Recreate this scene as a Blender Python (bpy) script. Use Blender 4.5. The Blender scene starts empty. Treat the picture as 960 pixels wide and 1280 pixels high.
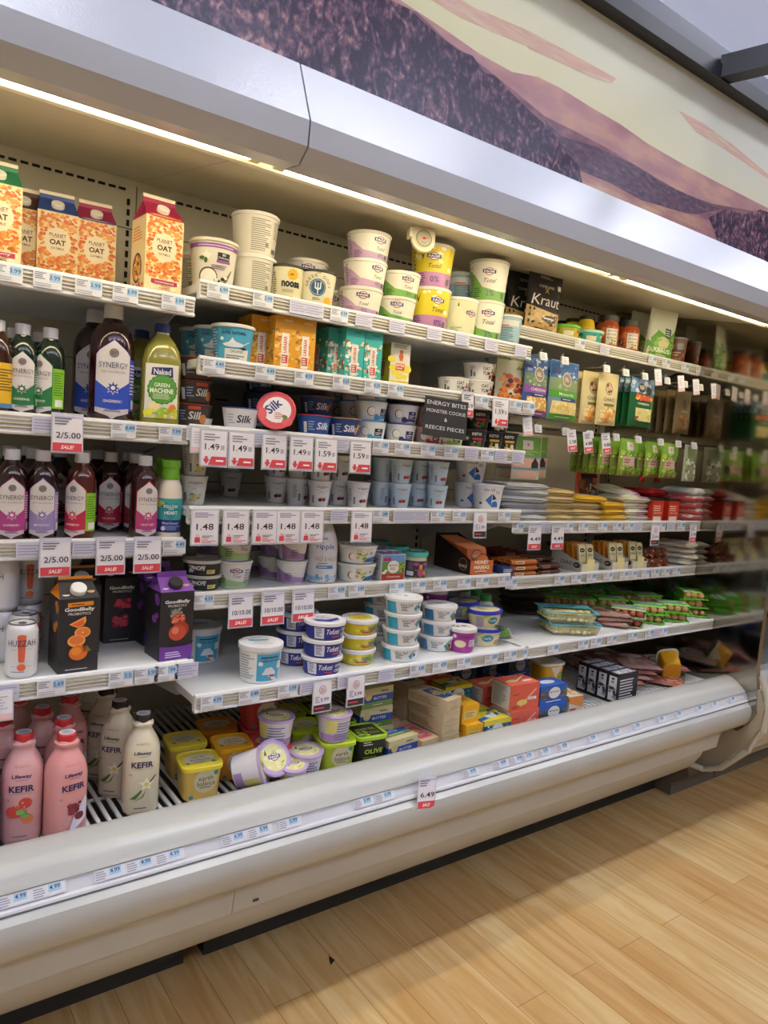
import bpy, bmesh, math, random
from mathutils import Vector, Matrix
from mathutils.geometry import tessellate_polygon
random.seed(7)
PI = math.pi
SC = bpy.context.scene
COL = SC.collection

# ---------------------------------------------------------------- camera
cd = bpy.data.cameras.new('camera'); cam = bpy.data.objects.new('camera', cd); COL.objects.link(cam)
RX = Vector((0.808684, -0.583778, 0.072346)); RD = Vector((0.006522, -0.114082, -0.99345)); RF = Vector((0.588207, 0.803859, -0.088449))      # right, down, forward
m = Matrix((( RX.x, -RD.x, -RF.x, 0), (RX.y, -RD.y, -RF.y, 0), (RX.z, -RD.z, -RF.z, 1.5), (0, 0, 0, 1)))
cam.matrix_world = m
cd.sensor_fit = 'AUTO'; cd.sensor_width = 36; cd.lens = 25.3668; cd.clip_start = .05
SC.camera = cam
# ---------------------------------------------------------------- exposure, world
vs = SC.view_settings; vs.view_transform = 'Standard'; vs.look = 'None'; vs.gamma = 1; vs.use_curve_mapping = False
vs.exposure = 0.0
w = bpy.data.worlds.new('world'); SC.world = w; w.use_nodes = True
w.node_tree.nodes['Background'].inputs[0].default_value = (.86, .92, 1, 1)
w.node_tree.nodes['Background'].inputs[1].default_value = .25

# ---------------------------------------------------------------- materials
def lin(h):
    h = h.lstrip('#')
    if len(h) == 3: h = ''.join(c * 2 for c in h)
    r = [int(h[i:i + 2], 16) / 255 for i in (0, 2, 4)]
    return tuple(c / 12.92 if c <= .04045 else ((c + .055) / 1.055) ** 2.4 for c in r) + (1,)
MC = {}
def C(h, rough=.42, metal=0, emit=0, alpha=1, trans=0, coat=0):
    if isinstance(h, bpy.types.Material): return h
    k = (h, rough, metal, emit, alpha, trans, coat)
    if k in MC: return MC[k]
    m = bpy.data.materials.new('surface_' + h.lstrip('#')); m.use_nodes = True
    b = m.node_tree.nodes['Principled BSDF']
    b.inputs['Base Color'].default_value = lin(h); b.inputs['Roughness'].default_value = rough
    b.inputs['Metallic'].default_value = metal
    if emit:
        b.inputs['Emission Color'].default_value = lin(h); b.inputs['Emission Strength'].default_value = emit
    if trans: b.inputs['Transmission Weight'].default_value = trans
    if coat: b.inputs['Coat Weight'].default_value = coat
    if alpha < 1: b.inputs['Alpha'].default_value = alpha
    MC[k] = m; return m
def nodemat(name, rough=.5):
    m = bpy.data.materials.new(name); m.use_nodes = True
    nt = m.node_tree; b = nt.nodes['Principled BSDF']; b.inputs['Roughness'].default_value = rough
    N = lambda t, **k: (lambda n: ([setattr(n, a, v) for a, v in k.items()], n)[1])(nt.nodes.new(t))
    return m, nt, b, N
def mottled(name, h1, h2, scale=3, rough=.5, coord='Object', bump=0):
    m, nt, b, N = nodemat(name, rough); L = nt.links.new
    tc = N('ShaderNodeTexCoord'); n = N('ShaderNodeTexNoise'); n.inputs['Scale'].default_value = scale; n.inputs['Detail'].default_value = 6
    r = N('ShaderNodeValToRGB'); r.color_ramp.elements[0].position = .35; r.color_ramp.elements[1].position = .65
    r.color_ramp.elements[0].color = lin(h1); r.color_ramp.elements[1].color = lin(h2)
    L(tc.outputs[coord], n.inputs['Vector']); L(n.outputs['Fac'], r.inputs[0]); L(r.outputs[0], b.inputs['Base Color'])
    if bump:
        bp = N('ShaderNodeBump'); bp.inputs['Strength'].default_value = bump; n2 = N('ShaderNodeTexNoise'); n2.inputs['Scale'].default_value = 260
        L(tc.outputs[coord], n2.inputs['Vector']); L(n2.outputs['Fac'], bp.inputs['Height']); L(bp.outputs[0], b.inputs['Normal'])
    return m

# ---------------------------------------------------------------- geometry collector
def clipx(poly, ax, lo, hi):
    for s, lim in ((1, lo), (-1, hi)):
        out = []
        for i in range(len(poly)):
            a, b = poly[i], poly[(i + 1) % len(poly)]
            da, db = s * (a[ax] - lim), s * (b[ax] - lim)
            if da >= 0: out.append(a)
            if (da > 0 and db < 0) or (da < 0 and db > 0):
                t = da / (da - db); out.append((a[0] + (b[0] - a[0]) * t, a[1] + (b[1] - a[1]) * t))
        poly = out
        if len(poly) < 3: return []
    return poly
def strips(polys, ax, step):
    if not step: return polys
    out = []
    for p in polys:
        lo = min(q[ax] for q in p); hi = max(q[ax] for q in p)
        k0 = math.floor(lo / step + 1e-6); k1 = math.ceil(hi / step - 1e-6)
        if k1 - k0 <= 1: out.append(p); continue
        for k in range(k0, k1):
            c = clipx(p, ax, k * step, (k + 1) * step)
            if len(c) >= 3: out.append(c)
    return out
class G:
    def __init__(s): s.v = []; s.f = []; s.m = []; s.mats = []
    def mi(s, mat):
        mat = C(mat)
        if mat not in s.mats: s.mats.append(mat)
        return s.mats.index(mat)
    def face(s, pts, mat):
        i = len(s.v); s.v += [tuple(p) for p in pts]; s.f.append(tuple(range(i, i + len(pts)))); s.m.append(s.mi(mat))
    def raw(s, vs, fs, mat):
        i = len(s.v); s.v += [tuple(p) for p in vs]; k = s.mi(mat)
        for f in fs: s.f.append(tuple(i + j for j in f)); s.m.append(k)
    def box(s, x0, y0, z0, x1, y1, z1, mat):
        s.raw([(x, y, z) for x in (x0, x1) for y in (y0, y1) for z in (z0, z1)],
              [(0, 1, 3, 2), (4, 6, 7, 5), (0, 4, 5, 1), (2, 3, 7, 6), (0, 2, 6, 4), (1, 5, 7, 3)], mat)
    def ext(s, prof, x0, x1, mat, closed=True, mats=None):      # (y, z) outline pushed along x
        n = len(prof); vs = [(x0, y, z) for y, z in prof] + [(x1, y, z) for y, z in prof]
        s.raw(vs, [(i, (i + 1) % n, n + (i + 1) % n, n + i) for i in range(n if closed else n - 1)], mat)
        if closed:
            tri = tessellate_polygon([[Vector((y, z, 0)) for y, z in prof]])
            s.raw([(x0, y, z) for y, z in prof], [t for t in tri], mat); s.raw([(x1, y, z) for y, z in prof], [t for t in tri], mat)
    def loft(s, rings, mat, cap0=True, cap1=True):
        n = len(rings[0]); vs = [p for r in rings for p in r]; fs = []
        for k in range(len(rings) - 1):
            for i in range(n):
                j = (i + 1) % n; fs.append((k * n + i, k * n + j, (k + 1) * n + j, (k + 1) * n + i))
        if cap0: fs.append(tuple(range(n - 1, -1, -1)))
        if cap1: fs.append(tuple((len(rings) - 1) * n + i for i in range(n)))
        s.raw(vs, fs, mat)
    def tube(s, pts, r, mat, n=8):
        P = [Vector(p) for p in pts]; rings = []
        for i, p in enumerate(P):
            d = ((P[i] - P[i - 1]) if i else (P[1] - P[0])); e = ((P[i + 1] - P[i]) if i < len(P) - 1 else d)
            d = (d.normalized() + e.normalized()).normalized()
            a = d.cross(Vector((0, 0, 1)) if abs(d.z) < .9 else Vector((1, 0, 0))).normalized(); b = d.cross(a)
            rings.append([tuple(p + r * (math.cos(2 * PI * k / n) * a + math.sin(2 * PI * k / n) * b)) for k in range(n)])
        s.loft(rings, mat)
    def build(s, name, parent=None, bevel=0, angle=38, loc=None):
        me = bpy.data.meshes.new(name); me.from_pydata(s.v, [], s.f)
        for mt in s.mats: me.materials.append(mt)
        me.polygons.foreach_set('material_index', s.m)
        bm = bmesh.new(); bm.from_mesh(me); bmesh.ops.remove_doubles(bm, verts=bm.verts, dist=2e-5)
        bmesh.ops.recalc_face_normals(bm, faces=bm.faces); bm.to_mesh(me); bm.free()
        me.polygons.foreach_set('use_smooth', [True] * len(me.polygons)); me.set_sharp_from_angle(angle=math.radians(angle))
        o = bpy.data.objects.new(name, me); COL.objects.link(o)
        if parent is not None: o.parent = parent
        if loc: o.location = loc
        if bevel:
            b = o.modifiers.new('bevel', 'BEVEL'); b.width = bevel; b.segments = 2; b.limit_method = 'ANGLE'; b.angle_limit = .7
        return o

# ---------------------------------------------------------------- surfaces for artwork
class Flat:                                                     # o + x*u + z*v, pushed out along n
    def __init__(s, o, u=(1, 0, 0), v=(0, 0, 1), n=(0, -1, 0)): s.o = Vector(o); s.u = Vector(u); s.v = Vector(v); s.n = Vector(n).normalized(); s.sx = s.sz = None
    def pt(s, x, z, off): return s.o + s.u * x + s.v * z + s.n * off
class Loft:                                                     # round, oval or rounded-square body
    def __init__(s, prof, n=2, seg=26, zref=None):
        s.prof = [(p[0], p[1], p[2] if len(p) > 2 else p[1]) for p in prof]; s.n = n; s.seg = seg
        K = 192; s.unit = [s.se(2 * PI * k / K) for k in range(K + 1)]
        zr = zref if zref is not None else (s.prof[0][0] + s.prof[-1][0]) / 2
        rx, ry = s.r(zr); s.cum = [0]
        for k in range(K):
            a, b = s.unit[k], s.unit[k + 1]; s.cum.append(s.cum[-1] + math.hypot((a[0] - b[0]) * rx, (a[1] - b[1]) * ry))
        s.sx = s.cum[-1] / (60 if n <= 2.3 else 72); s.sz = None
    def se(s, t):
        c, q = math.sin(t), -math.cos(t); e = 2 / s.n
        return (math.copysign(abs(c) ** e, c), math.copysign(abs(q) ** e, q))
    def r(s, z):
        P = s.prof
        if z <= P[0][0]: return P[0][1:]
        for a, b in zip(P, P[1:]):
            if z <= b[0]:
                t = (z - a[0]) / max(1e-9, b[0] - a[0]); return (a[1] + (b[1] - a[1]) * t, a[2] + (b[2] - a[2]) * t)
        return P[-1][1:]
    def rings(s): return [[(rx * s.se(2 * PI * k / s.seg)[0], ry * s.se(2 * PI * k / s.seg)[1], z) for k in range(s.seg)] for z, rx, ry in s.prof]
    def pt(s, x, z, off):
        L = s.cum[-1]; q = x % L
        lo, hi = 0, len(s.cum) - 1
        while hi - lo > 1:
            md = (lo + hi) // 2
            if s.cum[md] <= q: lo = md
            else: hi = md
        t = (q - s.cum[lo]) / max(1e-9, s.cum[lo + 1] - s.cum[lo]); a, b = s.unit[lo], s.unit[lo + 1]
        ux, uy = a[0] + (b[0] - a[0]) * t, a[1] + (b[1] - a[1]) * t
        rx, ry = s.r(z); return Vector((ux * (rx + off), uy * (ry + off), z))
class Pillow:                                                   # filled bag, upright, bottom at z=0
    def __init__(s, w, h, t, top=.0, seal=.08, fat=.35): s.w = w; s.h = h; s.t = t; s.seal = seal; s.fat = fat; s.p = (2.6, .7); s.sx = w / 8; s.sz = h / 10
    def y(s, x, z):
        u = min(1, abs(x) / (s.w / 2)); q = min(1, max(0, z / s.h))
        e = min(1, q / .12) ** .5 if s.fat else 1
        f = max(0, 1 - max(0, (q - s.fat) / (1 - s.seal - s.fat))) ** .8
        return s.t / 2 * (1 - u ** s.p[0]) ** s.p[1] * max(.0, min(1, f)) * e + .0012
    def hw(s, z): return 1
    def pt(s, x, z, off): return Vector((x, -s.y(x, z) - off, z))
    def mesh(s, g, mat, back=None):
        nx, nz = 12, 14
        for sg in (-1, 1):
            vs = [((-.5 + i / nx) * s.w, sg * s.y((-.5 + i / nx) * s.w, j / nz * s.h), j / nz * s.h) for j in range(nz + 1) for i in range(nx + 1)]
            g.raw(vs, [(j * (nx + 1) + i, j * (nx + 1) + i + 1, (j + 1) * (nx + 1) + i + 1, (j + 1) * (nx + 1) + i) for j in range(nz) for i in range(nx)], mat if sg < 0 else (back or mat))
        for x in (-s.w / 2, s.w / 2):
            g.raw([(x, sg * .0012, z * s.h / nz) for z in range(nz + 1) for sg in (-1, 1)], [(2 * k, 2 * k + 1, 2 * k + 3, 2 * k + 2) for k in range(nz)], mat)

TX = {}
def text2d(txt, bold=0, shear=0):
    k = (txt, bold, shear)
    if k in TX: return TX[k]
    cu = bpy.data.curves.new('t', 'FONT'); cu.body = txt; cu.size = 1; cu.resolution_u = 2; cu.align_x = 'CENTER'; cu.align_y = 'CENTER'
    cu.offset = bold; cu.shear = shear; cu.fill_mode = 'FRONT' if hasattr(cu, 'fill_mode') else cu.fill_mode
    o = bpy.data.objects.new('t', cu); COL.objects.link(o)
    dg = bpy.context.evaluated_depsgraph_get(); me = bpy.data.meshes.new_from_object(o.evaluated_get(dg))
    vs = [(v.co.x, v.co.y) for v in me.vertices]; ps = [[vs[i] for i in p.vertices] for p in me.polygons]
    bpy.data.objects.remove(o); bpy.data.curves.remove(cu); bpy.data.meshes.remove(me)
    if vs:
        x0 = min(v[0] for v in vs); x1 = max(v[0] for v in vs); y0 = min(v[1] for v in vs); y1 = max(v[1] for v in vs)
        cx, cy = (x0 + x1) / 2, (y0 + y1) / 2; H = y1 - y0; W = x1 - x0
        ps = [[((a - cx) / H, (b - cy) / H) for a, b in p] for p in ps]; TX[k] = (ps, W / H)
    else: TX[k] = ([], 1)
    return TX[k]
def circ(cx, cy, rx, ry=None, n=20, a0=0): return [(cx + rx * math.cos(a0 + 2 * PI * k / n), cy + (ry or rx) * math.sin(a0 + 2 * PI * k / n)) for k in range(n)]
def star(cx, cy, r1, r2, n): return [(cx + (r1 if k % 2 == 0 else r2) * math.cos(PI * k / n + PI / 2), cy + (r1 if k % 2 == 0 else r2) * math.sin(PI * k / n + PI / 2)) for k in range(2 * n)]
def tri2(p):
    t = tessellate_polygon([[Vector((x, y, 0)) for x, y in p]]); return [[p[i] for i in q] for q in t]
def deco(g, S, shapes, base=.0003, step=.00022):
    """artwork printed on a surface: r rect, o ellipse, p polygon, t text, s speckle, l fine lines"""
    for i, sh in enumerate(shapes):
        k = sh[0]; jobs = []
        if k == 'r': jobs = [([[(sh[1], sh[2]), (sh[3], sh[2]), (sh[3], sh[4]), (sh[1], sh[4])]], sh[5])]
        elif k == 'o': jobs = [([circ(*sh[1:5])], sh[5])]
        elif k == 'p': jobs = [(tri2(sh[1]), sh[2])]
        elif k == 't':
            _, tx, cx, cy, h, col = sh[:6]; kw = sh[6] if len(sh) > 6 else {}
            ps, asp = text2d(tx, kw.get('b', .01), kw.get('s', 0)); sc = h; sxx = (kw['w'] / asp) if 'w' in kw else h
            a = kw.get('a', 0); ca, sa = math.cos(a), math.sin(a)
            jobs = [([[(cx + (x * sxx) * ca - y * sc * sa, cy + x * sxx * sa + y * sc * ca) for x, y in p] for p in ps], col)]
        elif k == 's':
            _, x0, y0, x1, y1, n, r, cols = sh[:8]; R = random.Random(int(n * 977 + x0 * 1e5)); by = {}
            hole = sh[8] if len(sh) > 8 else None
            for _ in range(n):
                x, y = R.uniform(x0, x1), R.uniform(y0, y1)
                if hole and ((x - hole[0]) / hole[2]) ** 2 + ((y - hole[1]) / hole[3]) ** 2 < 1: continue
                a = R.uniform(0, 3); e = R.uniform(.5, 1.2) * r; q = [(x + e * math.cos(a + t) * 1.2, y + e * math.sin(a + t * 1.0) * .9) for t in (0, 1.1, 2.3, 3.3, 4.4, 5.3)]
                by.setdefault(R.choice(cols), []).append(q)
            jobs = [(v, c) for c, v in by.items()]
        elif k == 'l':
            _, x0, y0, x1, y1, n, col = sh[:7]; R = random.Random(int(x0 * 1e5 + n)); ps = []
            for q in range(n):
                y = y1 - (y1 - y0) * (q + .5) / n; hh = (y1 - y0) / n * .22; xe = x0 + (x1 - x0) * R.uniform(.6, 1)
                ps.append([(x0, y - hh), (xe, y - hh), (xe, y + hh), (x0, y + hh)])
            jobs = [(ps, col)]
        for q, (polys, col) in enumerate(jobs):
            off = base + step * (i + q * .3)
            for p in strips(strips(polys, 0, S.sx), 1, S.sz):
                g.face([S.pt(x, y, off) for x, y in p], C(col))

# ---------------------------------------------------------------- things
def tag(o, label, cat=None, group=None, kind=None):
    if label: o['label'] = label
    if cat: o['category'] = cat
    if group: o['group'] = group
    if kind: o['kind'] = kind
    return o
def empty(name, loc=(0, 0, 0), rz=0):
    o = bpy.data.objects.new(name, None); o.empty_display_size = .05; COL.objects.link(o); o.location = loc; o.rotation_euler = (0, 0, rz); return o
def copytree(o, kids, parent=None):
    c = o.copy(); COL.objects.link(c)
    if parent is not None: c.parent = parent
    for ch in kids.get(o.name, []): copytree(ch, kids, c)
    return c
class Kind:
    """one product: make() builds it once, every further one is a copy of it and its parts"""
    def __init__(s, name, cat, make): s.name = name; s.cat = cat; s.make = make; s.root = None
    def put(s, x, y, z, label, group=None, rz=0, rx=0, ry=0, sc=1):
        if s.root is None:
            s.root = empty(s.name); s.make(s.root); s.kids = {}
            for o in COL.objects:
                if o.parent is not None and (o.parent == s.root or o.parent.parent == s.root): s.kids.setdefault(o.parent.name, []).append(o)
            r = s.root
        else: r = copytree(s.root, s.kids)
        r.location = (x, y, z); r.rotation_euler = (math.radians(rx), math.radians(ry), math.radians(rz)); sc = sc if isinstance(sc, tuple) else sc * getattr(s, 'scl', 1); r.scale = (sc, sc, sc) if not isinstance(sc, tuple) else sc
        for k in ('group',):
            if k in r: del r[k]
        tag(r, label, s.cat, group); return r
def G1(fn, name, parent, **k):
    g = G(); fn(g); return g.build(name, parent, **k)
def struct(g, name, bevel=0):
    o = g.build(name, None, bevel); o['kind'] = 'structure'; return o

# ---------------------------------------------------------------- room
def plank_mat():
    m, nt, b, N = nodemat('wood_planks', .33); L = nt.links.new
    tc = N('ShaderNodeTexCoord'); mp = N('ShaderNodeMapping'); mp.inputs['Rotation'].default_value = (0, 0, PI / 2); mp.inputs['Location'].default_value = (.31, .004, 0)
    br = N('ShaderNodeTexBrick'); br.offset = .37; br.offset_frequency = 2
    for k, v in (('Scale', 1), ('Mortar Size', .0011), ('Mortar Smooth', .3), ('Brick Width', .914), ('Row Height', .1135), ('Bias', 0)): br.inputs[k].default_value = v
    br.inputs['Color1'].default_value = lin('#d1ab74'); br.inputs['Color2'].default_value = lin('#e0c48f'); br.inputs['Mortar'].default_value = lin('#9c7442')
    L(tc.outputs['Object'], mp.inputs[0]); L(mp.outputs[0], br.inputs['Vector'])
    m2 = N('ShaderNodeMapping'); m2.inputs['Scale'].default_value = (14, 1.3, 1); n = N('ShaderNodeTexNoise'); n.inputs['Scale'].default_value = 1.6; n.inputs['Detail'].default_value = 8; n.inputs['Distortion'].default_value = 1.1
    L(tc.outputs['Object'], m2.inputs[0]); L(m2.outputs[0], n.inputs['Vector'])
    r = N('ShaderNodeValToRGB'); r.color_ramp.elements[0].position = .36; r.color_ramp.elements[0].color = lin('#e6cfa8'); r.color_ramp.elements[1].position = .62; r.color_ramp.elements[1].color = (1, 1, 1, 1)
    L(n.outputs['Fac'], r.inputs[0])
    mx = N('ShaderNodeMix', data_type='RGBA', blend_type='MULTIPLY'); mx.inputs[0].default_value = .75
    L(br.outputs['Color'], mx.inputs[6]); L(r.outputs[0], mx.inputs[7]); L(mx.outputs[2], b.inputs['Base Color'])
    return m
g = G(); g.face([(-4, -6, 0), (10, -6, 0), (10, 2.6, 0), (-4, 2.6, 0)], plank_mat()); g.v += []; g.face([(1.113, 1.62, .0004), (1.135, 1.632, .0004), (1.128, 1.655, .0004), (1.120, 1.64, .0004)], '#2a2018'); struct(g, 'floor')
ceil = C('#dde2f0', .8)
g = G(); g.face([(-4, -6, 4.6), (10, -6, 4.6), (10, 2.6, 4.6), (-4, 2.6, 4.6)], ceil); struct(g, 'ceiling')
g = G(); g.face([(-4, 2.6, 0), (10, 2.6, 0), (10, 2.6, 4.6), (-4, 2.6, 4.6)], C('#dde2f0', .8)); struct(g, 'wall_back')
g = G(); g.face([(-4, -6, 0), (10, -6, 0), (10, -6, 4.6), (-4, -6, 4.6)], C('#b9b6ae', .8)); struct(g, 'wall_front')
g = G(); g.face([(-4, -6, 0), (-4, 2.6, 0), (-4, 2.6, 4.6), (-4, -6, 4.6)], C('#b9b6ae', .8)); struct(g, 'wall_left')
g = G(); g.face([(10, -6, 0), (10, 2.6, 0), (10, 2.6, 4.6), (10, -6, 4.6)], C('#b9b6ae', .8)); struct(g, 'wall_right')
# ceiling fixtures over the aisle, plus a farther row added for fill
def light_row(y, x0, x1, wd, st):
    for k in range(int((x1 - x0) / 1.95)):
        e = empty('ceiling_light', (x0 + .65 + 1.95 * k, y, 4.05))
        tag(e, 'long white strip light hanging over the aisle', 'light', 'strip lights over the aisle')
        G1(lambda g: (g.box(-.64, -wd / 2 - .02, .03, .64, wd / 2 + .02, .09, '#dddddd'), g.box(-.3, -.01, .09, -.28, .01, .55, '#888'), g.box(.28, -.01, .09, .3, .01, .55, '#888')), 'housing', e)
        G1(lambda g: g.box(-.62, -wd / 2, 0, .62, wd / 2, .03, C('#f4f6ff', .5, 0, st)), 'diffuser', e)
        G1(lambda g: g.box(-.60, -wd / 2, .09, .60, wd / 2, .10, C('#e8eeff', .5, 0, 20)), 'added_uplight', e)  # glowing strip added on top to brighten the ceiling and upper wall
light_row(.72, -2.6, 7.8, .16, 26)
light_row(-2.6, -2.6, 7.8, .3, 14)  # unseen row added as fill light for the case front

# ---------------------------------------------------------------- refrigerated case
XA, XB = -.9, 3.06
W1 = mottled('white_enamel', '#b3b6bf', '#b9bcc4', 2, .36, bump=.3); WP = mottled('bumper_plastic', '#b4b5b2', '#bbbcb8', 3, .24)
nt = W1.node_tree; b_ = nt.nodes['Principled BSDF']; b_.inputs['Coat Weight'].default_value = .5; b_.inputs['Coat Roughness'].default_value = .13
tc_ = nt.nodes.new('ShaderNodeTexCoord'); vn_ = nt.nodes.new('ShaderNodeTexNoise'); vn_.inputs['Scale'].default_value = 150; vn_.inputs['Detail'].default_value = 1; bp_ = nt.nodes.new('ShaderNodeBump'); bp_.inputs['Strength'].default_value = .22; bp_.inputs['Distance'].default_value = .004
nt.links.new(tc_.outputs['Object'], vn_.inputs['Vector']); nt.links.new(vn_.outputs['Fac'], bp_.inputs['Height']); nt.links.new(bp_.outputs[0], b_.inputs['Coat Normal'])
WI = mottled('case_liner', '#cdc4ac', '#d6ceb9', 2.5, .42); WS = mottled('shelf_enamel', '#dcdedf', '#e4e6e8', 5, .32)
case = empty('refrigerated_case', ((XA + XB) / 2, 1.84, 0)); tag(case, 'long open white refrigerated case with lit canopy and rounded front bumper', 'refrigerated case')
CX = (XA + XB) / 2
class H(G):                                                      # parts given in world metres, stored relative to the case
    def build(s, name, parent=None, **k):
        s.v = [(x - CX, y - 1.84, z) for x, y, z in s.v]; return G.build(s, name, parent or case, **k)
JX = .742
for a, b in ((XA, JX - .002), (JX + .002, XB)):
    g = H(); g.ext([(1.427, 2.288), (1.367, 2.155), (1.370, 2.104), (1.405, 2.076), (1.475, 2.086), (1.475, 2.2), (1.50, 2.288)], a, b, W1); g.build('canopy_fascia', angle=10)
g = H(); g.ext([(1.475, 2.13), (1.475, 2.150), (1.56, 2.150), (1.585, 2.118), (1.60, 2.118), (1.60, 2.128), (2.35, 2.26), (2.35, 2.30), (1.5, 2.30)], XA, XB, WI); g.build('canopy_ceiling', angle=10)
g = H()
for x in (.71, 1.93, 3.15): g.box(x - .0015 - .0, 1.602, 2.1275, x + .0015, 1.603, 2.1285, '#777')
for x in (.687, 1.9):
    g.face([(x, 1.62, 2.1308), (x + .002, 1.62, 2.1308), (x + .002, 2.34, 2.2575), (x, 2.34, 2.2575)], '#8d877a')
g.build('ceiling_seam')
# tubes of light under the canopy edge
T = 1.22
for x0 in (JX - T - .02 - T, JX - T - .02 + .0, JX + .0, JX + T + .03):
    x1 = min(x0 + T - .045, XB - .02)
    g = H(); g.loft([[(x, 1.505 + .019 * math.cos(t), 2.112 + .015 * math.sin(t)) for t in [PI * 2 * q / 12 for q in range(12)]] for x in (x0 + .02, x1)], C('#fff0cc', .4, 0, 18)); t = g.build('canopy_light')
    for xe in (x0 + .008, x1 + .012):
        g = H(); g.box(xe - .012, 1.488, 2.098, xe + .012, 1.522, 2.13, '#cfc39c'); o = g.build('lamp_socket')
# back wall panels with slots
g = H(); g.box(XA, 2.34, .4, XB, 2.37, 2.30, WI)
blk = C('#15140f', .8)
for k in range(int((XB - XA) / .03)):
    x = XA + .03 * k
    if abs(x + .01 - .687) > .03 and abs(x + .01 - 1.9) > .03: g.box(x, 2.337, 2.222, x + .02, 2.341, 2.229, blk)
for zz in (2.11, 1.70, 1.34, .98): g.box(XA, 2.338, zz, XB, 2.341, zz + .003, '#6a665b')
for sx in (-.53, .67, 1.90, 3.0):
    g.box(sx + .012, 2.338, .4, sx + .015, 2.341, 2.24, '#7b776c')
    for k in range(52): g.box(sx - .014, 2.336, .6 + .031 * k, sx - .006, 2.3405, .6 + .031 * k + .018, blk)
for k in range(30):
    R = random.Random(k); x = R.uniform(.0, 3.0); z = R.choice((1.22, 1.62, 1.80, 2.0, 1.05)); g.box(x, 2.3375, z, x + .045, 2.341, z + .004, blk)
g.build('back_panel')
# deck well, wire racks
g = H(); g.ext([(1.60, .60), (1.60, .44), (1.66, .42), (2.34, .46), (2.34, .5), (2.37, .5), (2.37, .35), (1.56, .35), (1.56, .60)], XA, XB, C('#84837d', .5)); g.build('deck_well')
wr = C('#ececea', .3)
for a, b in ((XA + .02, -.54), (-.52, .05), (.07, .655), (.685, 1.27), (1.29, 1.875), (1.905, 2.46), (2.48, XB - .01)):
    g = H(); n = int((b - a) / .0235)
    for k in range(n + 1):
        x = a + (b - a) * k / n; g.box(x - .0046, 1.605, .572, x + .0046, 2.31, .578, wr)
    for y in (1.615, 1.80, 2.05, 2.30): g.tube([(a, y, .568), (b, y, .568)], .0045, wr, 6)
    for x in (a, b): g.tube([(x, 1.61, .573), (x, 2.31, .573)], .006, wr, 6)
    g.build('wire_rack')
# front: rounded rail, price strip, bumper bulge, kick panels
g = H(); g.ext([(1.604, .560), (1.604, .606), (1.598, .616), (1.585, .623), (1.565, .6255), (1.545, .622), (1.52, .610), (1.50, .5945), (1.492, .586), (1.487, .582), (1.484, .5765), (1.488, .5725), (1.50, .570), (1.56, .56)], XA, XB - .001, WP); g.build('front_rail', angle=25)
g = H(); g.ext([(1.489, .5735), (1.476, .549), (1.470, .546), (1.468, .541), (1.475, .537), (1.52, .537), (1.52, .5735)], XA, XB - .002, C('#d3d5dd', .35)); ps = g.build('price_strip', angle=15)
g = H(); g.ext([(1.50, .537), (1.470, .535), (1.455, .525), (1.448, .505), (1.450, .480), (1.459, .455), (1.475, .436), (1.495, .4235), (1.512, .420), (1.56, .42), (1.56, .537)], XA, XB - .001, WP); g.build('bumper', angle=25)
for a, b in ((XA, .7455), (.7475, XB - .10)):
    g = H(); g.ext([(1.516, .4205), (1.531, .336), (1.55, .330), (1.6, .33), (1.6, .4205)], a, b, WP); g.build('kick_panel', angle=20)
g = H(); g.ext([(1.55, .335), (1.56, .30), (1.60, .235), (1.66, .185), (1.72, .155), (1.80, .15), (1.80, .335)], XA, XB - .16, WP); g.build('lower_panel', angle=20)
g = H(); g.box(.80, 1.5235, .352, .815, 1.527, .357, '#444')
g.build('maker_plate')
for a, b in ((XA, .755), (.815, XB)):
    g = H(); g.ext([(1.84, 0), (1.84, .045), (1.848, .06), (1.86, .15), (1.90, .15), (1.90, 0)], a, b, C('#2a2d31', .45)); g.build('toe_kick')
g = H(); g.box(XA, 1.9, 0, XB, 2.3, .4, '#0b0b0b'); g.build('base')
# polished end panel with its white edge trim
mir = bpy.data.materials.new('polished_panel'); mir.use_nodes = True
bb = mir.node_tree.nodes['Principled BSDF']; bb.inputs['Base Color'].default_value = lin('#a8a398'); bb.inputs['Metallic'].default_value = 1; bb.inputs['Roughness'].default_value = .09
EP = [(2.36, .40), (2.36, 2.29), (1.42, 2.29), (1.40, 2.1), (1.44, 1.9), (1.452, .70), (1.44, .60), (1.43, .50), (1.46, .44), (1.50, .40)]
g = H(); g.ext(EP, XB, XB + .03, mir); g.build('end_panel', angle=10)
g = H(); g.ext([(1.43, .60), (1.40, .54), (1.41, .44), (1.46, .36), (1.60, .17), (1.84, .17), (2.3, .17), (2.3, .60)], XB + .004, XB + .055, C('#a9a08c', .5)); g.build('end_skirt', angle=10)
g = H(); g.tube([(XB + .012, 1.432, .66), (XB + .012, 1.405, .60), (XB + .012, 1.39, .52), (XB + .012, 1.40, .43), (XB + .005, 1.45, .33), (XB - .005, 1.55, .215), (XB - .02, 1.62, .185), (XB - .06, 1.66, .20), (XB - .13, 1.70, .215)], .013, C('#bdb8ab', .35), 8); g.build('end_trim')
g = H(); g.ext([(1.76, 0), (1.76, .06), (1.68, .12), (1.70, .19), (2.3, .19), (2.3, 0)], XB - .02, XB + .35, C('#6d655b', .6)); g.build('end_base', angle=10)

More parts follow.
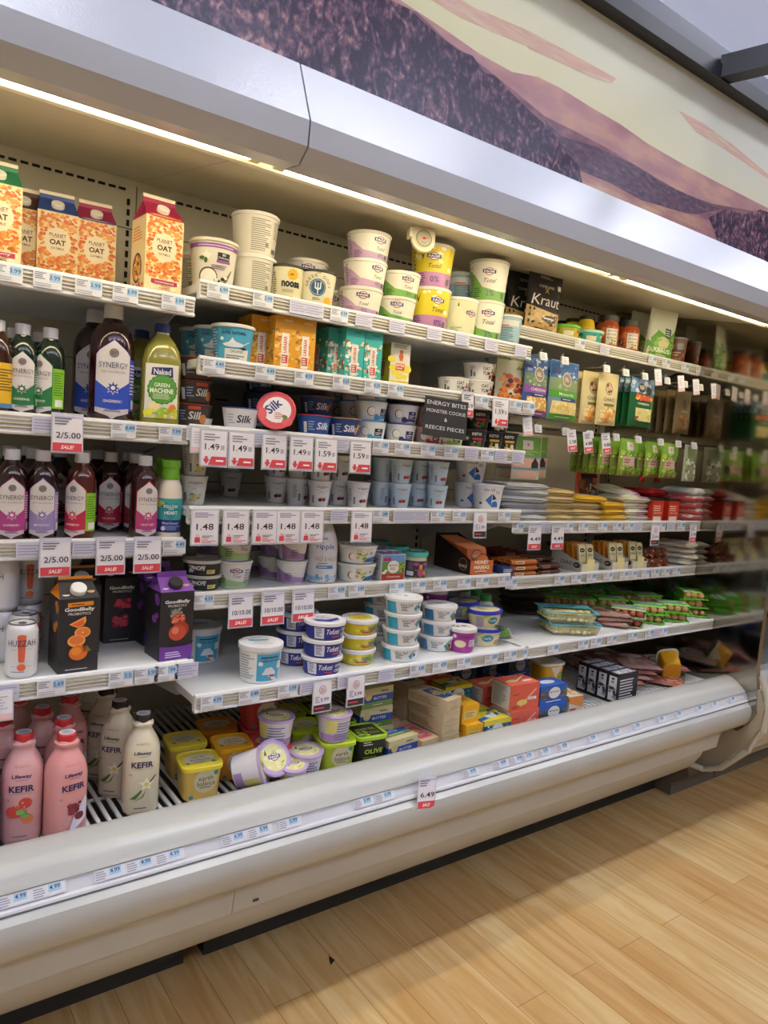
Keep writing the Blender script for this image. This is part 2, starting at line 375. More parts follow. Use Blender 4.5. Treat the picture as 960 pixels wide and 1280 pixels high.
# neighbouring case turned away at the corner
RW0 = C('#e3e4e6', .3)
nc = empty('neighbouring_case', (XB + .4, 1.6, 0)); tag(nc, 'end of the next refrigerated case, seen past the polished panel at right', 'refrigerated case')
def ncp(fn, name):
    g = G(); fn(g); g.v = [(x - XB - .4, y - 1.6, z) for x, y, z in g.v]; return g.build(name, nc, angle=20)
ncp(lambda g: g.ext([(1.50, .60), (1.53, .63), (1.60, .62), (1.60, .30), (1.49, .30), (1.43, .42), (1.44, .54)], XB + .06, XB + 3.4, WP), 'bumper')
ncp(lambda g: g.box(XB + .06, 1.60, .19, XB + 3.4, 1.66, .45, C('#a9a08c', .5)), 'kick_panel')
ncp(lambda g: g.box(XB + .36, 1.76, 0, XB + 3.4, 1.84, .19, C('#6d655b', .6)), 'base')
ncp(lambda g: g.box(XB + .06, 2.2, .60, XB + 3.4, 2.3, 2.2, C('#5d5a52', .5)), 'back_panel')
ncp(lambda g: g.ext([(1.427, 2.288), (1.367, 2.155), (1.370, 2.104), (1.405, 2.076), (1.60, 2.118), (2.2, 2.2), (2.2, 2.288)], XB + .035, XB + 3.4, W1), 'canopy_fascia')

for zz in (.86, 1.09, 1.31, 1.52, 1.72, 1.92): ncp(lambda g: (g.box(XB + .06, 1.76, zz - .02, XB + 3.4, 2.2, zz, WS), g.box(XB + .06, 1.75, zz - .04, XB + 3.4, 1.76, zz + .005, RW0)), 'shelf_board')

# ---------------------------------------------------------------- printed mural above the canopy
MY = 1.47
mu = empty('wall_mural', (1.5, MY, 2.3)); tag(mu, 'long glossy printed mural of purple autumn hills at sunset above the case', 'mural')
def hill(name, pts, m, off):
    g = G(); pts = [(a - 1.5, b - 2.3) for a, b in pts]
    g.raw([(a, -off, b) for a, b in pts], tri_idx(pts), m); return g.build(name, mu)
def tri_idx(p): return [tuple(q) for q in tessellate_polygon([[Vector((x, y, 0)) for x, y in p]])]
def artm(name, stops, scale=(1, 1, 1), kind='noise', sc=6, detail=8, rough=.22, extra=None):
    m, nt, b, N = nodemat(name, rough); L = nt.links.new
    tc = N('ShaderNodeTexCoord'); mp = N('ShaderNodeMapping'); mp.inputs['Scale'].default_value = scale; L(tc.outputs['Object'], mp.inputs[0])
    n = N('ShaderNodeTexNoise'); n.inputs['Scale'].default_value = sc; n.inputs['Detail'].default_value = detail; L(mp.outputs[0], n.inputs['Vector']); fac = n.outputs['Fac']
    if kind == 'trees':
        v = N('ShaderNodeTexVoronoi'); v.inputs['Scale'].default_value = 30; v.inputs['Randomness'].default_value = 1
        m3 = N('ShaderNodeMapping'); m3.inputs['Scale'].default_value = (1.2, 1, .8); L(tc.outputs['Object'], m3.inputs[0])
        n4 = N('ShaderNodeTexNoise'); n4.inputs['Scale'].default_value = 16; n4.inputs['Detail'].default_value = 8; L(m3.outputs[0], n4.inputs['Vector'])
        ad = N('ShaderNodeMix', data_type='RGBA', blend_type='LINEAR_LIGHT'); ad.inputs[0].default_value = .11; L(m3.outputs[0], ad.inputs[6]); L(n4.outputs['Color'], ad.inputs[7])
        L(ad.outputs[2], v.inputs['Vector'])
        a = N('ShaderNodeMath', operation='MULTIPLY_ADD'); a.inputs[1].default_value = -.95; L(v.outputs['Distance'], a.inputs[0]); L(n.outputs['Fac'], a.inputs[2])
        n3 = N('ShaderNodeTexNoise'); n3.inputs['Scale'].default_value = 95; n3.inputs['Detail'].default_value = 6; L(tc.outputs['Object'], n3.inputs['Vector'])
        c = N('ShaderNodeMath', operation='MULTIPLY_ADD'); c.inputs[1].default_value = .62; L(n3.outputs['Fac'], c.inputs[0]); L(a.outputs[0], c.inputs[2]); fac = c.outputs[0]
    if kind == 'sky':
        s = N('ShaderNodeSeparateXYZ'); L(tc.outputs['Object'], s.inputs[0])
        a = N('ShaderNodeMath', operation='MULTIPLY_ADD'); a.inputs[1].default_value = 1.1; L(s.outputs['Z'], a.inputs[0])
        b2 = N('ShaderNodeMath', operation='MULTIPLY_ADD'); b2.inputs[1].default_value = .16; b2.inputs[2].default_value = -.08; L(s.outputs['X'], b2.inputs[0]); L(b2.outputs[0], a.inputs[2]); 
        c = N('ShaderNodeMath', operation='MULTIPLY_ADD'); c.inputs[1].default_value = .3; L(n.outputs['Fac'], c.inputs[0]); L(a.outputs[0], c.inputs[2]); fac = c.outputs[0]
    r = N('ShaderNodeValToRGB'); cr = r.color_ramp
    for i, (p, h) in enumerate(stops):
        e = cr.elements[i] if i < 2 else cr.elements.new(p); e.position = p; e.color = lin(h)
    L(fac, r.inputs[0]); L(r.outputs[0], b.inputs['Base Color']); return m
SKY = artm('print_sky', [(.1, '#d6d3a6'), (.40, '#dbd9b8'), (.55, '#d6d7c4'), (.75, '#d0d4d0')], kind='sky', sc=2)
g = G(); g.box(-2.5, 0, -.06, 1.7, .02, .56, SKY); g.build('print', mu)
FAR = artm('print_far_hill', [(.35, '#a87d84'), (.5, '#b58c90'), (.62, '#c69c8f'), (.75, '#b8969a')], (1, 1, 3), sc=5)
MID = artm('print_mid_hill', [(.3, '#6b5064'), (.48, '#83606f'), (.6, '#97707b'), (.75, '#b08880')], (1.5, 1, 4), sc=7)
TREE = artm('print_forest', [(.12, '#33283f'), (.36, '#55415a'), (.58, '#7d5a68'), (.85, '#b58c8c')], kind='trees', sc=3)
DARK = artm('print_tree_band', [(.3, '#4a3f55'), (.55, '#655063'), (.7, '#83656f')], (2, 1, 5), sc=16)
MEAD = artm('print_meadow', [(.35, '#a0707a'), (.5, '#b0837c'), (.65, '#c4a088')], (1, 1, 5), sc=6)
CLD = artm('print_cloud', [(.35, '#d4b8a2'), (.5, '#cfaa9e'), (.7, '#d8ceb4')], (1, 1, 8), sc=5)
hill('cloud', [(1.067, 2.617), (1.234, 2.615), (1.435, 2.634), (1.579, 2.638), (1.813, 2.642), (1.797, 2.623), (1.566, 2.612), (1.38, 2.589), (1.198, 2.575), (1.034, 2.582)], CLD, .0004)
hill('cloud', [(1.423, 2.605), (1.565, 2.624), (1.722, 2.624), (1.797, 2.623), (1.713, 2.608), (1.568, 2.6), (1.44, 2.591)], CLD, .0006)
hill('cloud', [(2.137, 2.654), (2.287, 2.659), (2.469, 2.647), (2.731, 2.616), (2.735, 2.6), (2.449, 2.615), (2.246, 2.62)], CLD, .0004)
hill('far_hill', [(0.986, 2.601), (1.014, 2.542), (1.164, 2.528), (1.273, 2.515), (1.389, 2.512), (1.486, 2.533), (1.577, 2.535), (1.718, 2.527), (1.851, 2.523), (1.997, 2.508), (2.175, 2.502), (2.344, 2.5), (2.584, 2.5), (2.852, 2.5), (2.907, 2.28), (1.039, 2.281), (0.625, 2.293), (0.455, 2.404)], FAR, .0008)
hill('mid_hill', [(0.856, 2.579), (0.948, 2.515), (1.063, 2.535), (1.166, 2.506), (1.276, 2.492), (1.395, 2.47), (1.524, 2.443), (1.66, 2.442), (1.807, 2.438), (1.969, 2.428), (2.192, 2.413), (2.386, 2.423), (2.594, 2.455), (2.854, 2.495), (2.907, 2.28), (1.04, 2.263), (0.625, 2.293), (0.455, 2.404)], MID, .0012)
hill('tree_band', [(1.525, 2.433), (1.595, 2.411), (1.734, 2.426), (1.927, 2.428), (2.101, 2.414), (2.439, 2.417), (2.297, 2.366), (2.072, 2.327), (1.904, 2.324), (1.766, 2.337), (1.655, 2.352), (1.565, 2.381)], DARK, .0016)
hill('meadow', [(1.572, 2.329), (1.71, 2.342), (1.822, 2.345), (1.985, 2.335), (2.251, 2.355), (2.449, 2.37), (2.617, 2.352), (2.467, 2.286), (2.218, 2.279), (1.912, 2.278), (1.757, 2.277), (1.616, 2.263)], MEAD, .0020)
hill('forest', [(0.092, 2.415), (0.661, 2.586), (0.856, 2.579), (0.958, 2.528), (0.992, 2.53), (1.044, 2.532), (1.089, 2.518), (1.153, 2.505), (1.194, 2.497), (1.247, 2.501), (1.289, 2.477), (1.328, 2.481), (1.396, 2.458), (1.467, 2.436), (1.526, 2.423), (1.575, 2.405), (1.62, 2.375), (1.679, 2.358), (1.708, 2.306), (1.757, 2.277), (1.549, 2.259), (1.04, 2.263), (0.627, 2.262), (0.316, 2.262), (0.095, 2.271)], TREE, .0024)
hill('forest', [(2.371, 2.373), (2.464, 2.423), (2.598, 2.439), (2.704, 2.482), (2.918, 2.495), (2.973, 2.277), (2.467, 2.286)], TREE, .0024)
FR = C('#1d1f27', .35); g = G(); g.box(-2.5, -.045, .487, 1.72, -.001, .535, FR); g.box(-2.5, -.03, .535, 1.72, .04, .60, C('#4c5060', .3)); g.build('frame', mu)
P0 = Vector((2.313, 1.44, 2.829)); DV = Vector((0.271942, -0.962314, 0.0))
g = G(); a = P0; b = P0 + DV * 3.5; s = DV.cross(Vector((0, 0, 1))).normalized() * .03
g.loft([[tuple(p + s * i + Vector((0, 0, j * .035))) for i, j in ((-1, -1), (1, -1), (1, 1), (-1, 1))] for p in (a, b)], FR); struct(g, 'trim_1')

# ---------------------------------------------------------------- shelves
NUM = C('#2f5f96', .5)
LB = {}
def price_label(parent, x, y, z, txt, wd=.058, bare=False, nrm=(0, -1, .12)):
    k = (txt, bare, nrm)
    if k not in LB:
        g = G(); g.box(-wd / 2, -.0008, -.017, wd / 2, .0006, .019, '#e4e6ee' if not bare else '#cfd0e4')
        S = Flat((0, -.0008, 0))
        if not bare: deco(g, S, [('r', .004, -.002, wd / 2 - .003, .016, '#a9cbe9'), ('t', txt, .014, .007, .0095, NUM), ('l', -wd / 2 + .003, .000, -.001, .016, 4, '#8b8f9a'), ('l', -wd / 2 + .003, -.015, .012, -.006, 2, '#b5b8c0')])
        else: deco(g, S, [('l', -wd / 2 + .004, -.012, wd / 2 - .004, .014, 4, '#a7a9c9')])
        LB[k] = g.build('price_label', parent); o = LB[k]
    else: o = LB[k].copy(); COL.objects.link(o); o.parent = parent
    o.location = (x, y, z); return o
RG = C('#b9b39f', .5); RW = C('#e3e4e6', .3)
def shelf(name, label, x0, x1, yf, z, labels, yb=2.33, ribs=True):
    e = empty(name, (x0, yf, z)); tag(e, label, 'shelf', None); W = x1 - x0
    D = yb - yf
    G1(lambda g: g.box(0, .012, -.022, W, D, 0, WS), 'shelf_panel', e, bevel=.002)
    r = G1(lambda g: (g.ext([(.010, .005), (.004, .008), (0, .006), (-.002, 0), (.0015, -.004), (.0045, -.030), (-.001, -.034), (-.001, -.038), (.006, -.041), (.020, -.036), (.016, 0)], 0, W, RW),
        [g.ext([(-.0002, -.0065 - .008 * q), (-.0012 + .0, -.0095 - .008 * q), (.005, -.0120 - .008 * q), (.006, -.0065 - .008 * q)], .004, W - .004, RG) for q in range(3)]), 'price_rail', e, angle=15)
    for bx in (.012, W - .012):
        G1(lambda g: g.ext([(.10, -.022), (.16, -.045), (D - .12, -.10), (D, -.14), (D, -.022)], bx - .0015, bx + .0015, WS), 'bracket', e)
    for it in labels:
        xx, tx = it[0], it[1]
        price_label(r, xx - x0, -.0035, -.0165, tx, bare=(tx == ''))
    return e
sec = (('upper', 0),)
SL = [  # x list at Y 1.755
]

# ---------------------------------------------------------------- shelves placed
YF, YB5 = 1.748, 1.635
shelf('case_shelf', 'top left shelf carrying the oat milk cartons', XA, .662, YF, 1.825, [(0.25, '3.99'), (0.328, '3.99'), (0.413, '3.99'), (0.494, '3.99'), (0.607, '3.99')])
shelf('case_shelf', 'second left shelf carrying green bottles and two large blue-labelled bottles', XA, .660, YF, 1.512, [(0.334, ''), (0.502, '8.49'), (0.614, '7.99')])
shelf('case_shelf', 'third left shelf carrying the row of kombucha bottles', XA, .660, YF, 1.232, [(0.309, ''), (0.426, ''), (0.527, ''), (0.637, '4.49')])
shelf('case_shelf', 'lowest left shelf carrying white cans and black juice cartons', XA, .665, 1.652, .943, [(0.25, ''), (0.342, '2.69'), (0.492, '3.5'), (0.548, '3.95'), (0.597, '.99'), (0.647, '')])
shelf('case_shelf', 'top centre shelf carrying large yogurt tubs', .672, 1.853, YF, 1.872, [(0.718, '6.99'), (0.841, '5.99'), (0.947, ''), (0.994, ''), (1.074, '4.99'), (1.157, ''), (1.275, ''), (1.418, ''), (1.533, ''), (1.659, ''), (1.797, '')])
shelf('case_shelf', 'second centre shelf carrying snack bar boxes', .680, 1.890, YF, 1.688, [(0.717, '4.49'), (0.859, '4.49'), (0.975, '8.29'), (1.096, '8.29'), (1.203, '8.29'), (1.287, '4.99'), (1.637, '3.59'), (1.793, '3.59'), (1.86, '1.25')])
shelf('case_shelf', 'third centre shelf carrying small blue, white and black yogurt cups', .664, 1.866, YF, 1.517, [(0.683, ''), (0.852, ''), (1.107, ''), (1.247, '1.99'), (1.328, '1.99'), (1.428, '1.99'), (1.524, '2.29'), (1.611, ''), (1.683, '1.99'), (1.746, ''), (1.827, '')])
shelf('case_shelf', 'fourth centre shelf carrying small white and pale blue yogurt cups', .672, 1.872, YF, 1.312, [(1.118, ''), (1.266, '1.48'), (1.341, ''), (1.379, ''), (1.423, ''), (1.489, '1.79'), (1.581, '1.25'), (1.786, '5.99')])
shelf('case_shelf', 'fifth centre shelf carrying the white cream bottle and teal-lidded jars', .668, 1.846, YF, 1.088, [(0.72, '4.59'), (1.127, '4.99'), (1.197, '5.49'), (1.347, '3.99'), (1.432, '3.99'), (1.522, '6.00'), (1.627, '1.99'), (1.71, '6.99'), (1.813, '1.25')])
shelf('case_shelf', 'lowest centre shelf carrying stacked cream cheese tubs', .668, 1.829, YB5, .858, [(0.709, '4.99'), (0.81, '5.49'), (0.921, '3.99'), (0.987, ''), (1.106, ''), (1.245, ''), (1.361, '5.49'), (1.449, '4.99'), (1.549, '4.99'), (1.668, '5.99'), (1.757, '3.99')])
shelf('case_shelf', 'top right shelf carrying kraut pouches and kimchi jars', 1.868, XB - .003, 1.858, 1.964, [(2.225, '5.99'), (2.376, ''), (2.696, '6.49'), (2.795, '5.49'), (2.941, '4.99'), (3.056, '4.99'), (3.175, '4.99')])
shelf('case_shelf', 'third right shelf carrying cheese slices and red packs', 1.876, XB - .003, 1.768, 1.270, [(1.879, '4.49'), (2.021, ''), (2.149, '4.49'), (2.238, '5.49'), (2.354, '3.99'), (2.445, '3.99'), (2.524, '3.99'), (2.583, ''), (2.747, '3.99'), (2.818, ''), (2.897, '5.49')])
shelf('case_shelf', 'fourth right shelf carrying snack bar displays', 1.876, XB - .003, 1.768, 1.070, [(1.873, '1.99'), (2.128, '4.99'), (2.225, '1.99'), (2.316, '1.99'), (2.42, '1.99'), (2.523, '2.49'), (2.582, '2.49'), (2.67, '3.99'), (2.738, '3.99'), (2.814, '3.99'), (2.898, '4.99')])
shelf('case_shelf', 'lowest right shelf carrying gnocchi trays and sausage packs', 1.872, XB - .003, 1.658, .848, [(1.834, '3.49'), (1.997, '1.99'), (2.163, '5.99'), (2.237, '6.99'), (2.333, '5.99'), (2.464, '4.99'), (2.575, '5.99'), (2.619, ''), (2.669, '4.49')])
PSO = Flat((0, 0, 0), n=(0, -1, .45), v=(0, .45, 1))
for x, tx in [(0.251, '4.99'), (0.314, '4.99'), (0.433, '4.99'), (0.498, '4.99'), (0.562, '4.99'), (0.716, '6.99'), (0.782, '5.99'), (0.863, '5.99'), (1.085, '5.99'), (1.153, '5.99'), (1.468, '6.99'), (1.595, '4.99'), (1.665, '5.99'), (1.708, '5.99'), (1.786, '5.99'), (1.879, '4.99'), (2.027, '3.99'), (2.159, '5.99'), (2.28, '5.99'), (2.43, '4.99'), (2.546, '4.99'), (2.689, '4.99'), (2.8, '6.99'), (2.941, '6.99'), (3.065, '4.99')]:
    k = ('strip', tx)
    if k not in LB:
        g = G(); g.face([(-.03, 0, -.011), (.034, 0, -.011), (.034, 0, .011), (-.03, 0, .011)], '#dfe1ea'); g.v = [(a, -.001 , c) for a, b, c in g.v]
        deco(g, Flat((0, -.001, 0)), [('r', .0, -.004, .024, .010, '#a9cbe9'), ('t', tx, .012, .0045, .0085, '#2c3f66'), ('l', -.028, -.009, -.003, .009, 4, '#9a9caa')])
        LB[k] = g.build('price_label', ps)
        o = LB[k]
    else: o = LB[k].copy(); COL.objects.link(o); o.parent = ps
    o.location = (x - CX, 1.4805 - 1.84, .5625); o.rotation_euler = (-.49, 0, 0)

# ---------------------------------------------------------------- hanging price tags
RED = '#dc4a56'
def tagkind(kind, num):
    def mk(r):
        wd, hh = {'sale': (.062, .082), 'low': (.052, .076), 'drop': (.052, .074), 'multi': (.054, .078), 'dark': (.044, .074), 'blank': (.042, .06), 'long': (.046, .074)}[kind]
        g = G(); g.box(-wd / 2 - .003, .0004, -hh - .004, wd / 2 + .003, .0010, .004, C('#c9ccd6', .15)); g.build('plastic_sleeve', r)
        g = G(); g.box(-wd / 2, -.0008, -hh, wd / 2, .0003, 0, '#eceaf4'); A = []
        if kind in ('sale', 'multi', 'long'):
            A += [('r', -wd / 2, -hh, wd / 2, -hh + .019, RED), ('t', 'SALE!', 0, -hh + .0095, .0085, '#fff', dict(s=.3, b=.02)), ('t', num, .002, -hh * .56, .0135 if kind != 'multi' else .0115, '#2b2a33', dict(w=wd * .84)),
                  ('l', -wd / 2 + .004, -.024, .012, -.006, 3, '#77778a'), ('r', -wd / 2, -.0055, wd / 2, 0, '#cfcdea')]
        if kind == 'low':
            A += [('t', num, 0, -hh * .48, .0145, '#2b2a33', dict(w=wd * .68)), ('l', -wd / 2 + .005, -.016, wd / 2 - .005, -.003, 3, '#8f90b0'), ('p', [(-.021, -.072), (-.009, -.072), (-.010, -.060), (-.020, -.060)], RED), ('r', -.0175, -.060, -.0165, -.055, RED), ('r', -.0135, -.060, -.0125, -.055, RED), ('r', -.0175, -.0555, -.0125, -.0545, RED),
                  ('t', 'LOW', -.0001, -.0655, .004, RED), ('l', -.006, -.074, .024, -.068, 2, RED), ('l', -.006, -.062, .018, -.056, 2, '#555')]
        if kind == 'drop':
            A += [('t', num, -.004, -hh * .46, .0135, '#2b2a33', dict(w=wd * .58)), ('r', .014, -.040, .022, -.030, '#b9bac4'), ('l', -wd / 2 + .005, -.022, .014, -.005, 3, '#8a8b99'), ('p', [(-.012, -.073), (-.005, -.055), (.026, -.055), (.026, -.073)], RED), ('l', .004, -.068, .024, -.060, 1, '#fff'),
                  ('p', [(-.016, -.072), (-.023, -.061), (-.009, -.061)], RED), ('r', -.019, -.061, -.013, -.055, RED)]
        if kind == 'dark':
            A += [('r', -wd / 2, -hh, wd / 2, -hh + .017, '#34323a'), ('l', -wd / 2 + .003, -hh + .004, wd / 2 - .003, -hh + .013, 1, RED), ('t', num, .006, -hh * .60, .0095, '#33333c'), ('o', 0, -.019, .009, .011, '#c07a80'), ('o', 0, -.019, .0075, .0095, '#e9dfe6'), ('l', -wd / 2 + .003, -.052, -.006, -.034, 4, '#8b8b97'), ('l', -.005, -.0255, .005, -.013, 3, '#a08088')]
        if kind == 'blank': A += [('r', -wd / 2, -hh, wd / 2, -hh + .012, '#eec6cb'), ('l', -wd / 2 + .005, -.040, wd / 2 - .008, -.008, 5, '#c9c6cf')]
        deco(g, Flat((0, -.0008, 0)), A); g.build('price_card', r)
    return Kind('hanging_price_tag', 'price tag', mk)
TK = {}
def hang(x, y, z, kind, num, label, group=None, rz=0, ry=0, rx=0):
    k = (kind, num)
    if k not in TK: TK[k] = tagkind(kind, num)
    TK[k].put(x, y, z, label, group, rz, rx, ry, {'low': (1.3, 1, 1.12), 'drop': (1.28, 1, 1.17), 'multi': (1.2, 1, 1.09), 'dark': (1.22, 1, 1.08)}.get(kind, 1))
YT = YF - .008
hang(0.377, YT, 1.522, 'sale', '2/5.00', 'white 2/5.00 sale tag hanging under the large blue-labelled bottles', rx=-4)
hang(0.36, YT, 1.24, 'sale', '2/5.00', '2/5.00 sale tag hanging above the orange-topped black carton', rx=-3)
hang(0.482, YT, 1.24, 'sale', '2/5.00', '2/5.00 sale tag in the middle of the three under the kombucha row', rx=-3)
hang(0.569, YT, 1.24, 'sale', '2/5.00', '2/5.00 sale tag hanging above the purple-topped carton', rx=-3)
hang(0.243, YB5 + .004, .935, 'blank', '', 'pale tag hanging at the left edge above the pink bottles', rx=-3)
for u, n, l in ((0.725, '1.49', '1.49 tag hanging furthest left below the orange-banded dark cups'), (0.801, '1.49', '1.49 tag hanging below the white and blue tilted cup'), (0.895, '1.49', '1.49 tag hanging below the pink round lid'), (0.978, '1.49', '1.49 tag hanging below the red and blue cup'), (1.057, '1.59', '1.59 tag hanging right of the four 1.49 tags'), (1.173, '1.59', '1.59 tag hanging alone at the white coconut cups')):
    hang(u, YT, 1.511, 'drop', n, l, rx=-3)
hang(0.688, YT + .002, 1.516, 'blank', '', 'small red arrow tag at the left end of the third centre shelf')
for u, l in ((0.712, '1.48 tag furthest left under the white cups, above the black dip tubs'), (0.797, '1.48 tag hanging above the green yogurt stack'), (0.881, '1.48 tag third from left in the 1.48 row'), (0.951, '1.48 tag hanging above the purple yogurt stack'), (1.027, '1.48 tag hanging just left of the white cream bottle neck'), (1.195, '1.48 tag hanging alone right of the white cream bottle')):
    hang(u, YT, 1.308, 'low', '1.48', l, rx=-2)
hang(1.671, YT, 1.308, 'dark', '1.99', 'small 1.99 tag with a black foot hanging above the orange bar display', rx=-3)
hang(1.571, YT, 1.694, 'long', '1.59', '1.59 tag half hidden behind the black handwritten sign', rx=-4)
hang(1.719, YT, 1.686, 'drop', '1.59', '1.59 tag hanging from the snack box shelf right of the black sign', rx=-4)
hang(0.824, YT, 1.084, 'multi', '10/10.00', '10/10.00 sale tag hanging furthest left above the empty shelf', rx=-3)
hang(0.919, YT, 1.084, 'multi', '10/10.00', 'middle 10/10.00 sale tag of the three', rx=-3)
hang(1.014, YT, 1.084, 'multi', '10/10.00', '10/10.00 sale tag hanging in front of the sour cream tubs', rx=-3)
hang(1.025, YB5 - .01, .853, 'dark', '3.99', '3.99 tag with a black foot hanging below the sour cream stack', rx=-2)
hang(1.135, YB5 - .01, .853, 'dark', '3.99', '3.99 tag with a black foot hanging below the yellow tubs', rx=-2)
hang(1.292, 1.468, .592, 'sale', '6.49', '6.49 sale tag hanging crookedly on the front bumper', rx=-12, ry=9)
hang(1.942, YT, 1.262, 'sale', '4.49', '4.49 sale tag hanging left below the cheese slices', rx=-2)
hang(2.065, YT, 1.262, 'sale', '4.49', '4.49 sale tag hanging right below the cheese slices', rx=-2)
hang(2.671, YT, 1.262, 'dark', '4.99', 'tag with a black foot hanging below the red packs', rx=-2)
hang(2.953, YT, 1.262, 'long', '3.99', '3.99 sale tag hanging near the polished end panel', rx=-2)

# ---------------------------------------------------------------- chalk sign, thermometer
sg = empty('chalkboard_sign', (1.471, 1.722, 1.605)); sg.rotation_euler = (math.radians(-6), math.radians(3), math.radians(-14)); tag(sg, 'small black handwritten chalk sign clipped over the coconut cups', 'sign')
g = G(); g.box(-.075, 0, -.060, .075, .003, .060, C('#2a2a2e', .6))
deco(g, Flat((0, 0, 0)), [('t', 'ENERGY BITES', 0, .043, .0125, '#d9d9df', dict(w=.135, b=0)), ('t', 'MONSTER COOKIE', 0, .018, .0105, '#d9d9df', dict(w=.135, b=0)), ('t', '&', 0, -.006, .011, '#d9d9df'), ('t', 'REECES PIECES', 0, -.033, .0115, '#d9d9df', dict(w=.135, b=0))]); g.build('board', sg, bevel=.001)
G1(lambda g: g.box(-.02, .003, .02, .02, .02, .06, C('#c9ccd6', .2)), 'clip', sg)
th = empty('thermometer', (1.326, 1.715, 2.112)); th.scale = (.92, .92, .92); th.rotation_euler = (math.radians(-8), math.radians(4), math.radians(-18)); tag(th, 'round white dial thermometer hanging under the canopy above the yogurt tubs', 'thermometer')
IV = C('#d9d2ba', .35)
G1(lambda g: g.loft([[(.040 * math.sin(t), y, .040 * -math.cos(t) + (.014 if math.cos(t) < 0 else 0)) for t in [2 * PI * q / 28 for q in range(28)]] for y in (0, .012)], IV), 'housing', th, bevel=.002)
g = G(); g.loft([[(.030 * math.sin(t), y, .002 - .030 * math.cos(t)) for t in [2 * PI * q / 28 for q in range(28)]] for y in (-.003, 0)], IV)
deco(g, Flat((0, -.003, .002)), [('o', 0, 0, .027, .027, '#6f6a5c'), ('o', 0, 0, .0245, .0245, '#b5ae98')] + [('p', [(.021 * math.cos(a), .021 * math.sin(a)), (.025 * math.cos(a - .03), .025 * math.sin(a - .03)), (.025 * math.cos(a + .03), .025 * math.sin(a + .03))], '#55534c') for a in [q * .36 for q in range(17)]] + [('l', -.008, -.018, .008, -.012, 1, '#8a8678')]); g.build('dial', th)
g = G(); deco(g, Flat((0, -.0046, .002)), [('p', [(-.006, -.003), (.021, .005), (-.005, .001)], '#c2262b'), ('o', 0, 0, .004, .004, '#c2262b')]); g.build('needle', th)
G1(lambda g: (g.box(-.045, .0, .02, -.02, .03, .032, IV), g.box(-.048, 0, .0, -.038, .03, .032, IV), g.box(.0, .004, .03, .02, .03, .062, IV)), 'bracket', th, bevel=.002)

# ---------------------------------------------------------------- product builders
def body(name, r, prof, mat, art, n=2, seg=26, zref=None, cap1=True, bevel=0, mats=None):
    S = Loft(prof, n, seg, zref); g = G(); R = S.rings()
    if mats:                                                     # (from ring index, material)
        for (a, mt), nx in zip(mats, mats[1:] + [(len(R) - 1, None)]): g.loft(R[a:nx[0] + 1], mt, a == 0, nx[0] == len(R) - 1)
    else: g.loft(R, mat, True, cap1)
    deco(g, S, art); return g.build(name, r, bevel, angle=30)
def lid(r, z, rx, h, mat, art=(), n=2, ry=None, rim=.003, seg=26, top=None, name='lid', tilt=0):
    ry = ry or rx; P = [(0, rx - .0015, ry - .0015), (.001, rx, ry), (h - .0015, rx, ry), (h, rx - .002, ry - .002), (h, rx - .002 - rim, ry - .002 - rim), (h - .002, rx - .004 - rim, ry - .004 - rim)]
    S = Loft(P, n, seg); g = G(); g.loft(S.rings(), mat)
    if top:
        T = Loft([(h - .0019, rx - .005 - rim, ry - .005 - rim)], n, seg); g.face([T.pt(0, 0, 0)] if 0 else [tuple(p) for p in T.rings()[0]] if 0 else [(a, b, h - .0018) for a, b, c in T.rings0()], top) if 0 else g.face([((rx - .005 - rim) * S.se(2 * PI * k / seg)[0], (ry - .005 - rim) * S.se(2 * PI * k / seg)[1], h - .0017) for k in range(seg)], top)
    deco(g, Flat((0, 0, h - .0015), (1, 0, 0), (0, 1, 0), (0, 0, 1)), art)
    o = g.build(name, r, angle=30); o.location = (0, 0, z); return o
def tub(r, h, r0, r1, mat, art, lh=.008, lm='#e6e4e0', lart=(), n=2, e=1, lip=.003, ltop=None, name='tub_body', seg=26):
    body(name, r, [(0, r0 - .003, (r0 - .003) * e), (.003, r0, r0 * e), (h - lh, r1, r1 * e)], mat, art, n, seg)
    lid(r, h - lh, r1 + lip, lh, lm, lart, n, (r1 + lip) * e, top=ltop, seg=seg)
def K(name, cat, fn): return Kind(name, cat, fn)
def boxk(r, w, d, h, mat, front=(), side=(), top=(), bevel=.0012, name='carton', right=()):
    g = G(); g.box(-w / 2, -d / 2, 0, w / 2, d / 2, h, mat)
    deco(g, Flat((0, -d / 2, 0)), front); deco(g, Flat((-w / 2, 0, 0), (0, -1, 0), n=(-1, 0, 0)), side); deco(g, Flat((w / 2, 0, 0), (0, 1, 0), n=(1, 0, 0)), right)
    deco(g, Flat((0, 0, h), (1, 0, 0), (0, 1, 0), (0, 0, 1)), top); return g.build(name, r, 0)
NV = '#1f2850'
